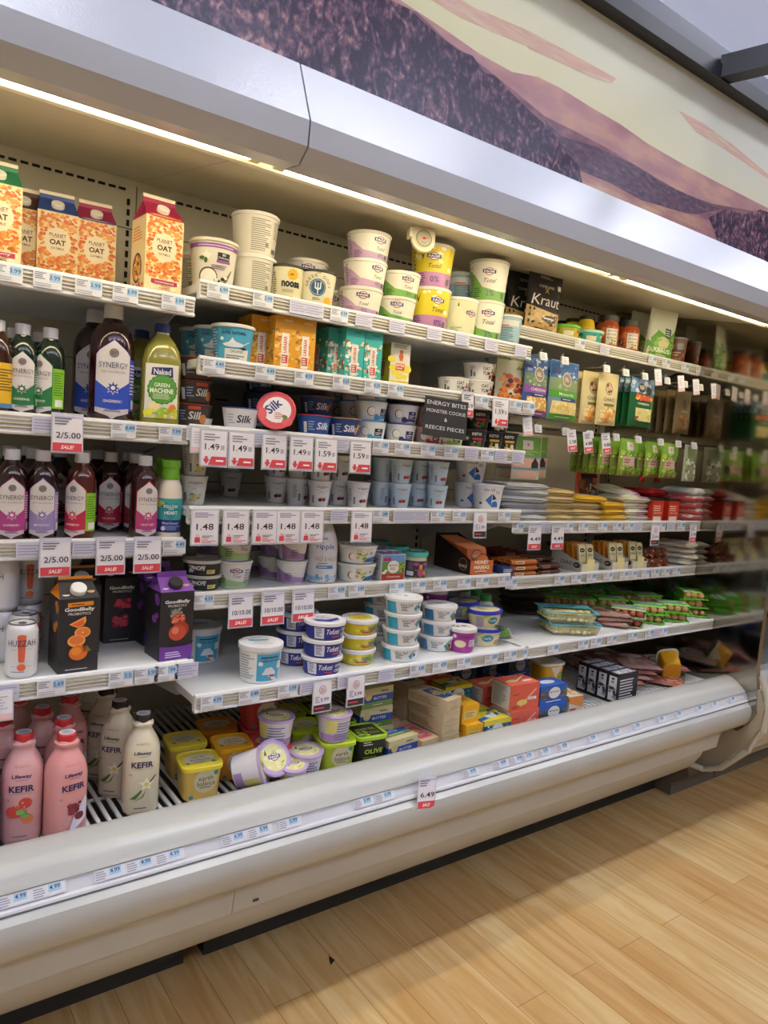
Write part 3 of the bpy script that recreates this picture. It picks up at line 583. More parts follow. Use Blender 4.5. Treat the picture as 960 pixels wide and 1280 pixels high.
# gable topped carton: side faces, slanting roof, crimped fin, round spout cap
def gable(r, w, d, hb, g_, fin, mat, roof, finc, front, side, spout, roofart=(), capr=.015, caph=.010, sideroof=None):
    g = G(); a, b = w / 2, d / 2; g.box(-a, -b, 0, a, b, hb, mat); ci = a * .86; zt = hb + g_
    g.raw([(-a, -b, hb), (a, -b, hb), (ci, -.002, zt), (-ci, -.002, zt)], [(0, 1, 2, 3)], roof)
    g.raw([(-a, b, hb), (a, b, hb), (ci, .002, zt), (-ci, .002, zt)], [(1, 0, 3, 2)], roof)
    for s in (-1, 1):
        g.raw([(s * a, -b, hb), (s * a, b, hb), (s * (a - .022), 0, zt - .008), (s * ci, -.002, zt), (s * ci, .002, zt)], [(0, 1, 2), (0, 2, 3), (1, 4, 2)], sideroof or roof)
    g.box(-ci, -.002, zt - .001, ci, .002, zt + fin * .55, roof); g.box(-ci, -.0022, zt + fin * .55, ci, .0022, zt + fin, finc)
    deco(g, Flat((0, -b, 0)), front); deco(g, Flat((-a, 0, 0), (0, -1, 0), n=(-1, 0, 0)), side)
    L = math.hypot(b, g_); deco(g, Flat((0, -b, hb), v=(0, b / L, g_ / L), n=(0, -g_, b)), roofart)
    g.build('carton', r, angle=20)
    g = G(); N = Vector((0, -g_, b)).normalized(); o = Vector((0, -b * .55, hb + g_ * .45)) + N * .0004; u = Vector((1, 0, 0)); v = N.cross(u)
    rg = [[tuple(o + N * t + u * rr * math.cos(2 * PI * k / 20) + v * rr * math.sin(2 * PI * k / 20)) for k in range(20)] for t, rr in ((0, capr), (caph * .85, capr), (caph, capr * .9))]
    g.loft(rg, spout); g.build('spout_cap', r, angle=30)
OATC = ['#e2843a', '#eca24c', '#d9662e', '#f0bd6a', '#e8743c']
def oat(top, cap_txt, choc=False, band=None, fin='#e8dcc4', sub='#b8305f'):
    def mk(r):
        F = [('r', -.044, .001, .044, .18, '#f0dcae'), ('s', -.041, .045, .041, .180, 420, .0042, OATC, (0, .115, .031, .034)), ('o', 0, .115, .030, .033, '#f3e4c6'), ('s', -.036, .020, .036, .042, 26, .006, ['#f7e7c0', '#ead09a']),
             ('t', 'PLANET', 0, .131, .0075, '#5a3a2a', dict(w=.038)), ('p', [(-.02, .1235), (0, .127), (.02, .1235), (0, .1255)], '#c8542e'), ('t', 'OAT', 0, .114, .013, '#43281f', dict(w=.036, b=.03)), ('t', 'OATMILK', 0, .0995, .0055, '#8a6040', dict(w=.030))]
        if choc: F += [('r', -.044, .001, .044, .040, '#3b1d18'), ('s', -.042, .020, .042, .045, 30, .007, ['#4a231c', '#6a392b', '#e9dcc8'])]
        elif cap_txt: F += [('r', -.030, .030, .034, .040, sub), ('t', cap_txt, .002, .035, .0055, '#f4dfe2', dict(w=.046)), ('t', 'original' if band else 'vanilla', 0, .021, .007, '#cf5a32' if band else '#45372c', dict(s=.3)), ('l', -.03, .008, .03, .015, 2, '#d98d4a')]
        RA = [('l', -.035, .012, -.012, .026, 2, '#f2c26b')]
        if band: RA += [('r', -.036, -.003, .040, .009, band), ('l', -.03, .0, .034, .006, 1, '#f6d9a8')]
        SD = [('r', -.044, .001, .044, .18, '#efd9a6'), ('l', -.036, .13, .03, .165, 5, '#e58b3c'), ('o', -.002, .066, .030, .036, '#43306b'), ('o', -.002, .066, .024, .030, '#d7a13c'), ('s', -.02, .04, .02, .09, 40, .005, ['#f0cf7c', '#c4842e', '#8f4a22']), ('s', -.04, .005, .04, .03, 24, .006, ['#d2643a', '#b5452c'])]
        gable(r, .092, .092, .185, .040, .018, '#ecd5a0', top, fin, F, SD, '#f1efe9', RA, sideroof=top)
    return mk
oat_green = K('milk_carton', 'carton', oat('#1f7a52', 'creamy')); oat_choc = K('milk_carton', 'carton', oat('#4a2b22', '', True))
oat_blue = K('milk_carton', 'carton', oat('#2f4f9b', 'vanilla', sub='#e8d29c')); oat_mag = K('milk_carton', 'carton', oat('#a02456', 'unsweetened', band='#5a6fb0')); oat_front = K('milk_carton', 'carton', oat('#a5204f', 'unsweetened', band='#e0622f'))
Z = 1.8255; s = 1.012
oat_green.put(0.244, 1.87, Z, 'green-topped oat milk carton cut by the left edge of the photo', rz=-4)
oat_choc.put(0.321, 2.03, Z, 'brown-topped chocolate oat milk carton between green and blue ones', rz=-4)
oat_blue.put(0.392, 2.0, Z, 'blue-topped oat milk carton in the back row', rz=-6)
oat_mag.put(0.483, 2.0, Z, 'magenta-topped oat milk carton in the back row', rz=-6)
oat_front.put(0.593, 1.84, Z, 'magenta-topped oat milk carton standing alone near the right shelf end', rz=3, sc=1.02)

# kombucha bottle: domed shoulder, white cap, arched label
def arch(w, z0, z1, zt, c, brd, base=0): 
    P_ = lambda e: [(-w - e, z0 - e), (-w * .45, z0 - e - .002), (0, z0 - e - .010 * (w / .024)), (w * .45, z0 - e - .002), (w + e, z0 - e), (w + e, z1 + e), (w * .8, z1 + e + (zt - z1) * .28), (w * .3, z1 + (zt - z1) * .72 + e), (0, zt + e * 1.6), (-w * .3, z1 + (zt - z1) * .72 + e), (-w * .8, z1 + e + (zt - z1) * .28), (-w - e, z1 + e)]
    return [('p', P_(.0018), brd), ('p', P_(0), c)]
def kombucha(liq, brd, low, name2, k=1.0, greenside=False, txt='#5a5560', yellow=False):
    def mk(r):
        P_ = [(0, .027), (.004, .032), (.012, .0335), (.128, .0335), (.146, .0322), (.160, .0280), (.170, .0215), (.176, .0165), (.186, .0145)]
        if k > 1: P_ = [(0, .029), (.004, .034), (.012, .0375), (.128, .0375), (.142, .0365), (.156, .033), (.168, .026), (.174, .018), (.186, .0145)]
        P_ = [(z * k, q * k) for z, q in P_]
        W = (.027 if k == 1 else .030) * k
        A = []
        if yellow: A = [('r', -.04, .020, .06, .112, '#e6b72a'), ('l', -.03, .05, .05, .10, 8, '#6b5a20'), ('r', -.04, .014, .06, .024, '#4a88b8')]
        else:
            A = [('r', W, .022 * k, W + .034 * k, .112 * k, '#86c62f' if greenside else low), ('l', W + .004, .05 * k, W + .03 * k, .105 * k, 10, '#4f8a1f' if greenside else '#e9dcea'), ('r', W + .008 * k, .026 * k, W + .028 * k, .042 * k, '#e9e9e4')] + arch(W, .018 * k, .116 * k, .142 * k, '#ddd8da', brd) + [
                ('p', [(-W, .018 * k), (0, .009 * k), (W, .018 * k), (W, .072 * k), (W * .6, .064 * k), (0, .052 * k), (-W * .6, .064 * k), (-W, .072 * k)], low), ('p', [(-W, .018 * k), (0, .009 * k), (W, .018 * k), (W, .026 * k), (0, .022 * k), (-W, .026 * k)], '#cbbfca'), ('p', [(-W * .5, .0185 * k), (W * .5, .0185 * k), (W * .4, .0225 * k), (-W * .4, .0225 * k)], '#8d8894'),
                ('p', star(0, .060 * k, .0125 * k, .007 * k, 8), '#d8d3d6'), ('p', star(0, .060 * k, .0105 * k, .0055 * k, 8), brd), ('o', 0, .060 * k, .0035 * k, .0035 * k, '#e8e4e6'),
                ('o', 0, .120 * k, .0075 * k, .0075 * k, '#6a6060'), ('o', 0, .120 * k, .006 * k, .006 * k, '#8c8382'), ('t', 'GT', 0, .120 * k, .005 * k, '#403a3c'),
                ('t', 'SYNERGY', 0, .099 * k, .0098 * k, txt, dict(w=.047 * k, b=0)), ('t', 'raw kombucha', 0, .088 * k, .0045 * k, '#8f8a90', dict(w=.040 * k, b=0)), ('t', name2, 0, .037 * k, .0048 * k, '#eadfe8', dict(w=.030 * k))]
        body('bottle', r, P_, C(liq, .12, coat=.5), A, seg=32, zref=.07 * k)
        body('cap', r, [(.180 * k, .0150 * k), (.182 * k, .0165 * k), (.2035 * k, .0162 * k), (.2055 * k, .0145 * k)], '#d9d9de', [])
    return mk
kd = '#2a0f12'
k_mag = K('kombucha_bottle', 'bottle', kombucha(kd, '#b0408a', '#b0408a', 'RASPBERRY')); k_lav = K('kombucha_bottle', 'bottle', kombucha('#2a1418', '#7a6ab0', '#9a8ac4', 'MYSTIC'))
k_red = K('kombucha_bottle', 'bottle', kombucha('#4f1c16', '#c02b46', '#c4284a', 'WATERMELON', greenside=True)); k_red2 = K('kombucha_bottle', 'bottle', kombucha(kd, '#b5283f', '#b82840', 'GUAVA'))
k_peach = K('kombucha_bottle', 'bottle', kombucha('#3a141a', '#c2336f', '#b63e7c', 'HEART BEET')); k_green = K('kombucha_bottle', 'bottle', kombucha('#1b2a20', '#1c5c38', '#2a7a48', 'GREENS'))
k_greenb = K('kombucha_bottle', 'bottle', kombucha('#1b2a20', '#1c7a3c', '#2a7a48', 'GREENS', greenside=True)); k_yel = K('kombucha_bottle', 'bottle', kombucha('#3a1c12', '#b08020', '#e0b020', 'X', yellow=True)); k_big = K('kombucha_bottle', 'bottle', kombucha('#331218', '#2b3fa0', '#2f4fc0', 'GINGERBERRY', 1.37, txt='#3a4275')); k_dark = K('kombucha_bottle', 'bottle', kombucha(kd, '#7a2430', '#8a2438', 'CHERRY'))
Z = 1.2325
def row(lst, z, cat=None):
    for kk, x, y, rz, lab, *gr in lst: kk.put(x, y, z, lab, gr[0] if gr else None, rz=rz)
row([(k_mag, 0.277, 1.80, -6, 'kombucha bottle with magenta label, leftmost in the front row'), (k_lav, 0.341, 1.80, -10, 'kombucha bottle with lavender label in the front row'), (k_red, 0.425, 1.80, -42, 'red kombucha bottle showing a green side panel in the front row'),
     (k_red2, 0.526, 1.93, -14, 'dark bottle with red label standing behind the gap in the kombucha row'), (k_dark, 0.584, 1.91, -10, 'red labelled bottle half hidden behind the pink labelled one'), (k_peach, 0.574, 1.80, 2, 'kombucha bottle with pink label beside the green-capped bottle')], 1.2325)
BK = 'kombucha bottles standing in the back rows'
for x, y in ((0.297, 1.97), (0.338, 1.90), (0.355, 2.07), (0.431, 2.06), (0.441, 2.18), (0.524, 2.05), (0.463, 1.94), (0.597, 2.02), (0.251, 1.9), (0.654, 2.12)):
    k_dark.put(x, y, 1.2325, 'dark kombucha bottle mostly hidden behind the front row', BK, rz=-10)
row([(k_yel, 0.243, 1.82, 0, 'bottle with a yellow side panel cut by the left photo edge'), (k_green, 0.296, 1.83, -8, 'dark green bottle with white arched label on the second left shelf'), (k_greenb, 0.354, 1.83, -48, 'dark green bottle turned to its bright green ingredients panel'),
     (k_big, 0.495, 1.84, -10, 'large purple-brown bottle with blue label in front'), (k_big, 0.484, 1.96, -22, 'second large blue-labelled bottle half hidden behind the first')], 1.5125)
for x, y in ((0.296, 1.94), (0.353, 1.95)): k_green.put(x, y, 1.5125, 'green bottle mostly hidden behind the two front green ones', 'hidden green bottles', rz=-10)
def naked(r):
    body('bottle', r, [(0, .040), (.005, .047), (.02, .0475), (.160, .0475), (.188, .042), (.210, .030), (.224, .0185), (.230, .0165), (.236, .0165)], C('#8f8a3a', .15, coat=.4),
         [('r', -.041, .020, .041, .152, '#e8e7dd'), ('p', [(-.026, .124), (.026, .120), (.024, .146), (-.024, .142)], '#28306f'), ('t', 'Naked', 0, .133, .014, '#eceaf2', dict(w=.040, b=.02)), ('p', star(.002, .090, .037, .0345, 18), '#4b9234'), ('o', .002, .090, .031, .031, '#8fc06a'), ('p', star(.002, .09, .0305, .030, 8), '#5aa040'),
          ('t', 'GREEN', 0, .101, .0095, '#f0f4e4', dict(w=.036, b=.02)), ('t', 'MACHINE', 0, .087, .012, '#f4f6ea', dict(w=.054, b=.03)), ('l', -.02, .066, .024, .080, 4, '#d8e8b8'), ('o', -.016, .046, .012, .012, '#f2e3a0'), ('o', .006, .036, .013, .011, '#8fbf3f'), ('o', .026, .042, .010, .014, '#e08a2c'), ('s', -.034, .024, .036, .04, 30, .005, ['#9cc94a', '#e8dc6a', '#c7d93a', '#e8a040']), ('o', -.030, .032, .011, .009, '#dfe03a')], n=3.2, seg=36, zref=.09)
    body('cap', r, [(.232, .0185), (.234, .020), (.252, .0195), (.254, .018)], '#24367e', [])
k_nak = K('juice_bottle', 'bottle', naked); k_nak.put(0.611, 1.825, 1.5125, 'green juice bottle with dark blue cap at the right end of its shelf', rz=-14)
k_nak.put(0.613, 2.0, 1.5125, 'second green juice bottle in shadow behind the front one', rz=-14)
def fyh(r):
    body('bottle', r, [(0, .026), (.004, .030), (.110, .0315), (.135, .028), (.150, .020), (.165, .0165)], C('#e4dccb', .3), [('r', -.08, .030, .08, .102, '#3aa8ae'), ('r', -.08, .016, .08, .048, '#25307c'), ('p', [(0, .048), (.022, .068), (.024, .084), (.012, .092), (0, .085), (-.012, .092), (-.024, .084), (-.022, .068)], '#1f8f98'),
         ('t', 'FOLLOW', 0, .082, .0085, '#eef4f0', dict(w=.036, b=.02)), ('t', 'your', 0, .0745, .0045, '#eef4f0'), ('t', 'HEART', 0, .066, .0085, '#eef4f0', dict(w=.032, b=.02)), ('t', 'BlueCheese', 0, .040, .0058, '#d8dcf4', dict(w=.040)), ('l', -.02, .022, .03, .034, 3, '#8fa0d8'), ('s', -.045, .085, -.02, .10, 14, .006, ['#b8d048', '#e8e4c0']), ('o', -.018, .026, .0055, .0055, '#d8dcf4')], seg=32)
    body('cap', r, [(.150, .0235), (.152, .024), (.166, .0225), (.170, .021), (.176, .021), (.180, .0245), (.196, .0245), (.198, .023)], C('#76b82e', .35), [])
k_fyh = K('dressing_bottle', 'bottle', fyh); k_fyh.put(0.639, 1.80, 1.2325, 'green-capped dressing bottle at the right end of the kombucha shelf', rz=-10); k_fyh.put(0.659, 1.90, 1.2325, 'second green-capped dressing bottle directly behind the front one', rz=-10)
# cans
def can(col, side=False):
    def mk(r):
        body('can', r, [(0, .024), (.002, .0255), (.008, .031), (.012, .033), (.102, .033), (.110, .031), (.118, .0275), (.119, .0265)], C('#e2e2e8', .3, .2), [] if side else [('r', -.0075, .070, .0075, .092, '#e0684a'), ('p', [(-.009, .096), (.009, .096), (.006, .042), (-.006, .042)], '#e0684a'), ('o', 0, .096, .009, .004, '#e0684a'), ('o', 0, .042, .006, .003, '#e0684a'), ('o', 0, .028, .0085, .0075, '#e0684a'),
             ('t', 'HUZZAH', 0, .081, .0135, '#3a3d5c', dict(w=.056, b=0)), ('r', -.02, .067, -.009, .0675, '#777'), ('r', .009, .067, .02, .0675, '#777'), ('r', -.022, .030, -.011, .0305, '#777'), ('r', .011, .030, .022, .0305, '#777'), ('l', -.02, .016, .02, .021, 1, '#999')], seg=32)
        g = G(); M_ = C('#b9bac0', .25, .9); rg = [[(q * math.cos(2 * PI * k / 28), q * math.sin(2 * PI * k / 28), z) for k in range(28)] for z, q in ((.118, .0275), (.1215, .0270), (.1215, .0255), (.118, .0245), (.1178, .0001))]; g.loft(rg, M_)
        g.build('can_end', r)
        g = G(); g.loft([[(.0085 * math.cos(t) * a, .011 * math.sin(t) * a - .004, z) for t in [2 * PI * q / 16 for q in range(16)]] for a, z in ((1, .1182), (1, .1195), (.6, .1195))], M_); g.build('pull_tab', r)
    return mk
k_can = K('drink_can', 'can', can('#e0684a')); CG = .1208
k_can.put(0.291, 1.705, .9435, 'white can with orange exclamation mark standing at the shelf front', rz=-10)
k_can.put(0.309, 1.79, .9435, 'white can right behind the front can', rz=50)
k_can.put(0.338, 1.90, .9435, 'lower can of the white stack at the back', rz=30); k_can.put(0.334, 1.89, .9435 + CG, 'upper white can with orange mark in the rear stack', rz=-6)
k_can.put(0.275, 1.84, .9435, 'white can furthest left, lower of its stack', rz=-60); k_can.put(0.273, 1.84, .9435 + CG, 'white can furthest left, upper of its stack', rz=-60)
# black juice cartons
def gbc(acc, kind, capc):
    def mk(r):
        F = [('t', 'GoodBelly', 0, .157, .0115, '#e9e6e2', dict(w=.070, b=.03)), ('t', 'PROBIOTICS', 0, .147, .0065, '#d8d5d0', dict(w=.052, b=.01)), ('l', -.03, .006, .03, .011, 1, '#bbb')]
        if kind == 'orange': F += [('p', [(-.028, .164), (.032, .167), (.032, .177), (-.028, .175)], '#e08a20'), ('l', -.02, .168, .026, .173, 1, '#4a2a10'), ('p', [(-.024, .122), (.014, .140), (.016, .128), (.010, .117), (-.004, .112)], '#f2a24c'), ('p', [(-.018, .121), (.011, .134), (.010, .120), (-.003, .115)], '#e0642c'), ('o', .008, .100, .019, .014, '#efa552'), ('o', .008, .100, .016, .011, '#e4793a'), ('o', .008, .1, .002, .002, '#f6cf98'), ('o', -.006, .080, .021, .015, '#efa552'), ('o', -.006, .082, .017, .011, '#e4793a'), ('o', -.001, .050, .022, .019, '#d96f26'), ('o', -.006, .054, .012, .010, '#e98c3a'), ('s', .008, .05, .024, .064, 6, .005, ['#c25a20', '#8f3a1c', '#6a7a2c'])]
        if kind == 'berry': F += [('s', -.012, .125, .016, .140, 26, .005, ['#241c2a', '#39283a', '#151018']), ('s', -.018, .100, .020, .122, 40, .006, ['#b02c3c', '#cf4354', '#8f1f30']), ('s', -.012, .076, .018, .096, 34, .005, ['#241c2a', '#39283a', '#151018']), ('s', -.020, .048, .018, .074, 44, .006, ['#b02c3c', '#cf4354', '#8f1f30'])]
        if kind == 'pom': F += [('s', -.018, .120, .016, .140, 30, .005, ['#5a6a5a', '#39453c', '#8f9a8a']), ('o', .004, .110, .020, .016, '#b5402c'), ('o', .003, .111, .015, .011, '#d9745a'), ('s', -.012, .102, .018, .12, 24, .0035, ['#a5281c', '#e89078']), ('o', .010, .082, .024, .022, '#a53424'), ('o', .002, .074, .024, .022, '#c04a34'), ('o', -.004, .080, .010, .010, '#dc8068'), ('p', [(-.046, .001), (.046, .001), (.046, .040), (.02, .036), (-.02, .036), (-.046, .040)], '#6a3594'), ('l', -.03, .006, .03, .024, 3, '#d9c8ec')]
        SD = [('s', -.03, .10, .03, .17, 5, .013, [acc]), ('l', -.03, .03, .03, .09, 9, '#3f3c3c')]
        gable(r, .094, .094, .185, .032, .014, '#25242a', '#2c2b31' if kind == 'orange' else acc, acc, F, SD, capc, [('o', -.030, .015, .009, .005, '#d8d8d0'), ('o', .030, .022, .009, .005, '#c8a080')], capr=.019, caph=.014, sideroof=acc)
    return mk
gb_or = K('juice_carton', 'carton', gbc('#e08a20', 'orange', '#e9e9e6')); gb_be = K('juice_carton', 'carton', gbc('#3a2230', 'berry', '#222')); gb_po = K('juice_carton', 'carton', gbc('#7a44a5', 'pom', '#17161b'))
for q in (gb_or, gb_be, gb_po): q.scl = .92
row([(gb_or, 0.402, 1.725, 2, 'black juice carton with orange top and orange slices at the shelf front'), (gb_or, 0.44, 1.86, 2, 'orange-topped black carton hidden behind the front orange one'),
     (gb_be, 0.556, 1.93, 0, 'black carton showing red and black berries, in the back row'), (gb_be, 0.512, 1.98, 0, 'dark berry carton left of the berry carton, half hidden by the orange one'), (gb_po, 0.63, 1.735, 4, 'black juice carton with purple top and pomegranates at the shelf end'), (gb_po, 0.638, 1.88, 4, 'purple-based black carton in shadow behind the pomegranate carton')], .9435)
# kefir bottles
def kefir(col, capc, kind):
    def mk(r):
        art = [('t', 'PROBIOTIC', 0, .176, .0045, '#c87a80' if kind != 'van' else '#a5806a', dict(w=.036, b=0)), ('t', 'Lifeway', 0, .155, .0105, '#332d60', dict(w=.040, b=.03)), ('r', -.012, .1475, .012, .1482, '#332d60'), ('t', 'KEFIR', 0, .128, .0145, '#2f2a5c', dict(w=.050, b=.03)), ('r', -.026, .117, .026, .1175, '#777'), ('l', -.016, .018, .018, .024, 1, '#776'), ('l', -.022, .008, .022, .013, 1, '#99808a'), ('t', '2%', -.026, .104, .005, '#778')]
        if kind == 'straw': art += [('o', .008, .096, .013, .012, '#c9453a'), ('o', -.012, .078, .017, .014, '#cf4a3c'), ('o', .012, .060, .012, .011, '#dd7a4a'), ('s', -.004, .066, .01, .084, 8, .006, ['#5f9440', '#7db45a']), ('s', -.024, .07, .02, .10, 20, .0015, ['#f0b090'])]
        if kind == 'cherry': art += [('p', [(-.012, .02), (.03, .05), (.034, .09), (.026, .10), (.0, .06)], '#d9d3e6'), ('o', .0, .080, .012, .011, '#7a2438'), ('s', -.01, .07, .014, .092, 8, .006, ['#8f2c44', '#6a1c30']), ('o', .012, .060, .010, .009, '#7a2438')]
        if kind == 'van': art += [('p', [(-.026, .044), (-.008, .060), (.004, .072), (-.002, .058), (-.012, .044)], '#5a7a34'), ('p', [(-.020, .036), (.004, .048), (.010, .066), (.0, .05)], '#7a9448'), ('p', star(.010, .080, .018, .008, 5), '#f4efd2'), ('o', .010, .080, .005, .005, '#e6cf6a'), ('p', [(.016, .086), (.030, .102), (.031, .098), (.018, .083)], '#4a3a2a')]
        body('bottle', r, [(0, .034), (.004, .0405), (.012, .0425), (.150, .0425), (.165, .0405), (.182, .034), (.196, .026), (.206, .0215), (.212, .0200), (.214, .0245), (.220, .0250), (.222, .0210), (.226, .019)], C(col, .3), art, n=2.6, seg=36, zref=.09)
        body('cap', r, [(.221, .0200), (.2225, .0205), (.238, .0200), (.240, .0185)], C(capc, .35), [])
        g = G(); deco(g, Flat((0, 0, .2402), (1, 0, 0), (0, 1, 0), (0, 0, 1)), [('o', 0, 0, .0165, .0165, '#dfdfe2'), ('o', 0, 0, .013, .013, '#b9bcc8'), ('l', -.008, -.007, .008, .007, 4, '#8c90a4')]); g.build('cap_seal', r)
    return mk
kf_s = K('kefir_bottle', 'bottle', kefir('#dba7a6', '#cf2c34', 'straw')); kf_c = K('kefir_bottle', 'bottle', kefir('#dc9a98', '#cf2c34', 'cherry')); kf_v = K('kefir_bottle', 'bottle', kefir('#d9d0b4', '#2b2426', 'van')); kf_l = K('kefir_bottle', 'bottle', kefir('#c3a3c8', '#cf2c34', 'straw'))
ZD = .5785
row([(kf_s, .298, 1.692, -12, 'pink kefir bottle with strawberries in front at left'), (kf_c, .379, 1.652, 12, 'pink kefir bottle with cherries, front right of the pink group'), (kf_l, .205, 1.662, 0, 'lavender kefir bottle cut by the left photo edge'),
     (kf_s, .272, 1.80, -10, 'pink kefir bottle behind the strawberry one, at the left edge'), (kf_s, .362, 1.83, -10, 'pink kefir bottle behind, between the strawberry and cherry bottles'), (kf_c, .392, 1.742, -20, 'pink kefir bottle directly behind the cherry bottle'), (kf_c, .436, 1.885, 10, 'pink kefir bottle at the rear right beside the cream ones'), (kf_s, .325, 1.93, 0, 'pink kefir bottle furthest back at left'),
     (kf_v, .561, 1.692, -14, 'cream vanilla kefir bottle with black cap, front of its line'), (kf_v, .537, 1.80, -40, 'cream vanilla kefir bottle, second from the front'), (kf_v, .530, 1.905, -40, 'cream vanilla kefir bottle, third from the front'), (kf_v, .525, 2.01, -40, 'cream vanilla kefir bottle furthest back in its line')], ZD)

# ================================================================ centre section
# --- large yogurt tubs, top shelf
FG = lambda x, z, s=1: [('o', x, z, .0125 * s, .0105 * s, '#c43a40'), ('o', x, z, .0105 * s, .0085 * s, '#e9e6da'), ('p', [(x - .018 * s, z - .0035 * s), (x + .018 * s, z - .005 * s), (x + .018 * s, z + .0045 * s), (x - .018 * s, z + .006 * s)], '#2b3276'), ('t', 'FAGE', x, z + .0004, .0062 * s, '#eeeef4', dict(w=.029 * s, b=.03))]
def fage(w, h, c1, c2, pct, cup='#e9e6dc', yellow=None, sx=0, stub=False):
    def mk(r):
        k = h / .13
        A = [('p', [(-.09, .0045), (.10, .0045), (.10, h * .30), (.03, h * .26), (-.02, h * .34), (-.05, h * .62), (-.09, h * .80)], c2)]
        if yellow: A = [('p', [(-.09, .0045), (.10, .0045), (.10, h * .36), (-.09, h * .36)], c2), ('p', [(-.10, h * .36), (.10, h * .36), (.10, h * .93), (-.10, h * .93)], yellow), ('s', -.06, h * .4, .07, h * .9, 16, .008, ['#f0ec9a', '#e8d23a', '#f2eeda']), ('p', [(-.042, h * .86), (-.034, h * .62), (-.026, h * .88), (-.034, h * .72)], '#4a4420')]
        A += [('l', -.052, h * .10, -.018, h * .34, 5, '#7a4a8a' if c2 != '#7db35a' else '#3d6a34'), ('l', -.072, h * .2, -.060, h * .85, 7, '#8a7a9a'), ('r', -.075 - .012, h * .3, -.075, h * .55, '#dcd8e0')]
        A += FG(sx, h * .70, .8 + .35 * k) + [('t', 'Total', sx + .004, h * (.49 if k > .8 else .42), .011 * k + .002, '#4a4a4a', dict(s=.3, b=0)), ('t', pct, sx + .006, h * .20, .016 * k + .001, '#4f6a8a' if not yellow else '#4a3a8a', dict(b=0)), ('r', .050, h * .1, .062, h * .24, '#5a6a6a')]
        tub(r, h, w * .43, w / 2, cup, A, lh=.010, lm=C('#dcdad2', .25), lip=.0025)
    return mk
f_lav = K('yogurt_tub', 'tub', fage(.128, .0835, '#e9e6dc', '#c7a5c9', '0%', sx=.03)); f_lav2 = K('yogurt_tub', 'tub', fage(.128, .0835, '#e9e6dc', '#c7a5c9', '0%', sx=.0)); f_grn = K('yogurt_tub', 'tub', fage(.122, .080, '#e9e6dc', '#7db35a', '2%', sx=.018)); f_grnf = K('yogurt_tub', 'tub', fage(.122, .080, '#e9e6dc', '#7db35a', '2%', sx=-.004))
f_big = K('yogurt_tub', 'tub', fage(.132, .138, '#e9e6dc', '#7db35a', '2%')); f_bigs = K('yogurt_tub', 'tub', fage(.132, .138, '#e9e6dc', '#7db35a', '2%', sx=.014)); f_yel = K('yogurt_tub', 'tub', fage(.134, .134, '', '#bf86b8', '0%', yellow='#e3cf2c')); f_yels = K('yogurt_tub', 'tub', fage(.134, .134, '', '#bf86b8', '0%', yellow='#e3cf2c', sx=.026)); f_smy = K('yogurt_tub', 'tub', fage(.118, .083, '', '#5a4a3a', '0%', yellow='#d9bb2c'))
def pear(r): tub(r, .128, .056, .064, '#d9dcbc', [('o', -.004, .062, .022, .024, '#e6e2c0'), ('o', -.006, .086, .012, .014, '#e6e2c0'), ('p', [(-.010, .098), (-.006, .112), (-.003, .098)], '#6a6a40'), ('l', -.03, .012, .01, .034, 4, '#8a9a6a')] + FG(.040, .080, 1.1), lh=.010, lip=.0025)
f_pear = K('yogurt_tub', 'tub', pear)
def blut(r): tub(r, .125, .050, .057, '#a9cbe0', [('r', -.05, .085, .05, .105, '#e4e8ec'), ('l', -.03, .03, .035, .08, 9, '#4f7a9a'), ('l', -.03, .075, .02, .09, 2, '#c05a5a'), ('l', -.045, .012, .0, .028, 3, '#4f7a9a')], lh=.010, lip=.0025)
f_blu = K('yogurt_tub', 'tub', blut)
def backt(r): tub(r, .112, .054, .062, '#dedace', [('l', -.045, .012, .01, .095, 16, '#8a8880'), ('l', .02, .05, .05, .095, 7, '#9a978c'), ('r', .018, .012, .040, .024, '#6a6862'), ('o', .0, .03, .005, .005, '#8a8880')], lh=.010, lip=.003)
t_back = K('yogurt_tub', 'tub', backt)
def sodel(r):
    tub(r, .122, .050, .060, '#e2ded4', [('r', -.085, .098, .085, .109, '#8f5aa6'), ('l', -.045, .1005, .05, .1055, 1, '#e0c8ea'), ('r', .004, .070, .036, .088, '#2a262c'), ('t', 'SO', .020, .083, .0055, '#eee', dict(b=.03)), ('t', 'Delicious', .020, .0755, .005, '#eee', dict(w=.027)), ('r', .002, .063, .038, .070, '#8f5aa6'), ('l', -.01, .045, .04, .058, 3, '#8a7a8a'),
         ('p', star(-.022, .078, .014, .006, 5), '#f4f1e6'), ('o', -.034, .072, .007, .004, '#3c6a34'), ('o', -.024, .066, .004, .007, '#3c6a34'), ('o', -.018, .026, .024, .024, '#6a4030'), ('o', -.017, .025, .021, .021, '#f0ede4'), ('p', [(.02, .008), (.034, .02), (.046, .048), (.044, .050), (.026, .024)], '#7a736c'), ('s', .0, .008, .03, .03, 10, .005, ['#3a3030', '#f0ede4'])], lh=.009, lm='#ddd8cc', lip=.004)
t_sod = K('yogurt_tub', 'tub', sodel)
def noosa(r): tub(r, .100, .040, .046, '#ddd8ba', [('p', star(.016, .074, .017, .013, 10), '#e3b02a'), ('l', .008, .070, .024, .078, 1, '#7a5a20'), ('t', 'noosa', .012, .048, .016, '#26221e', dict(w=.052, b=.05)), ('l', -.012, .026, .03, .034, 2, '#a59a70'), ('l', -.04, .02, -.028, .08, 10, '#6a6450'), ('l', .01, .012, .02, .018, 1, '#c9a030')], lh=.007, lm='#26241f', ltop='#5d5a52')
t_noo = K('yogurt_tub', 'tub', noosa)
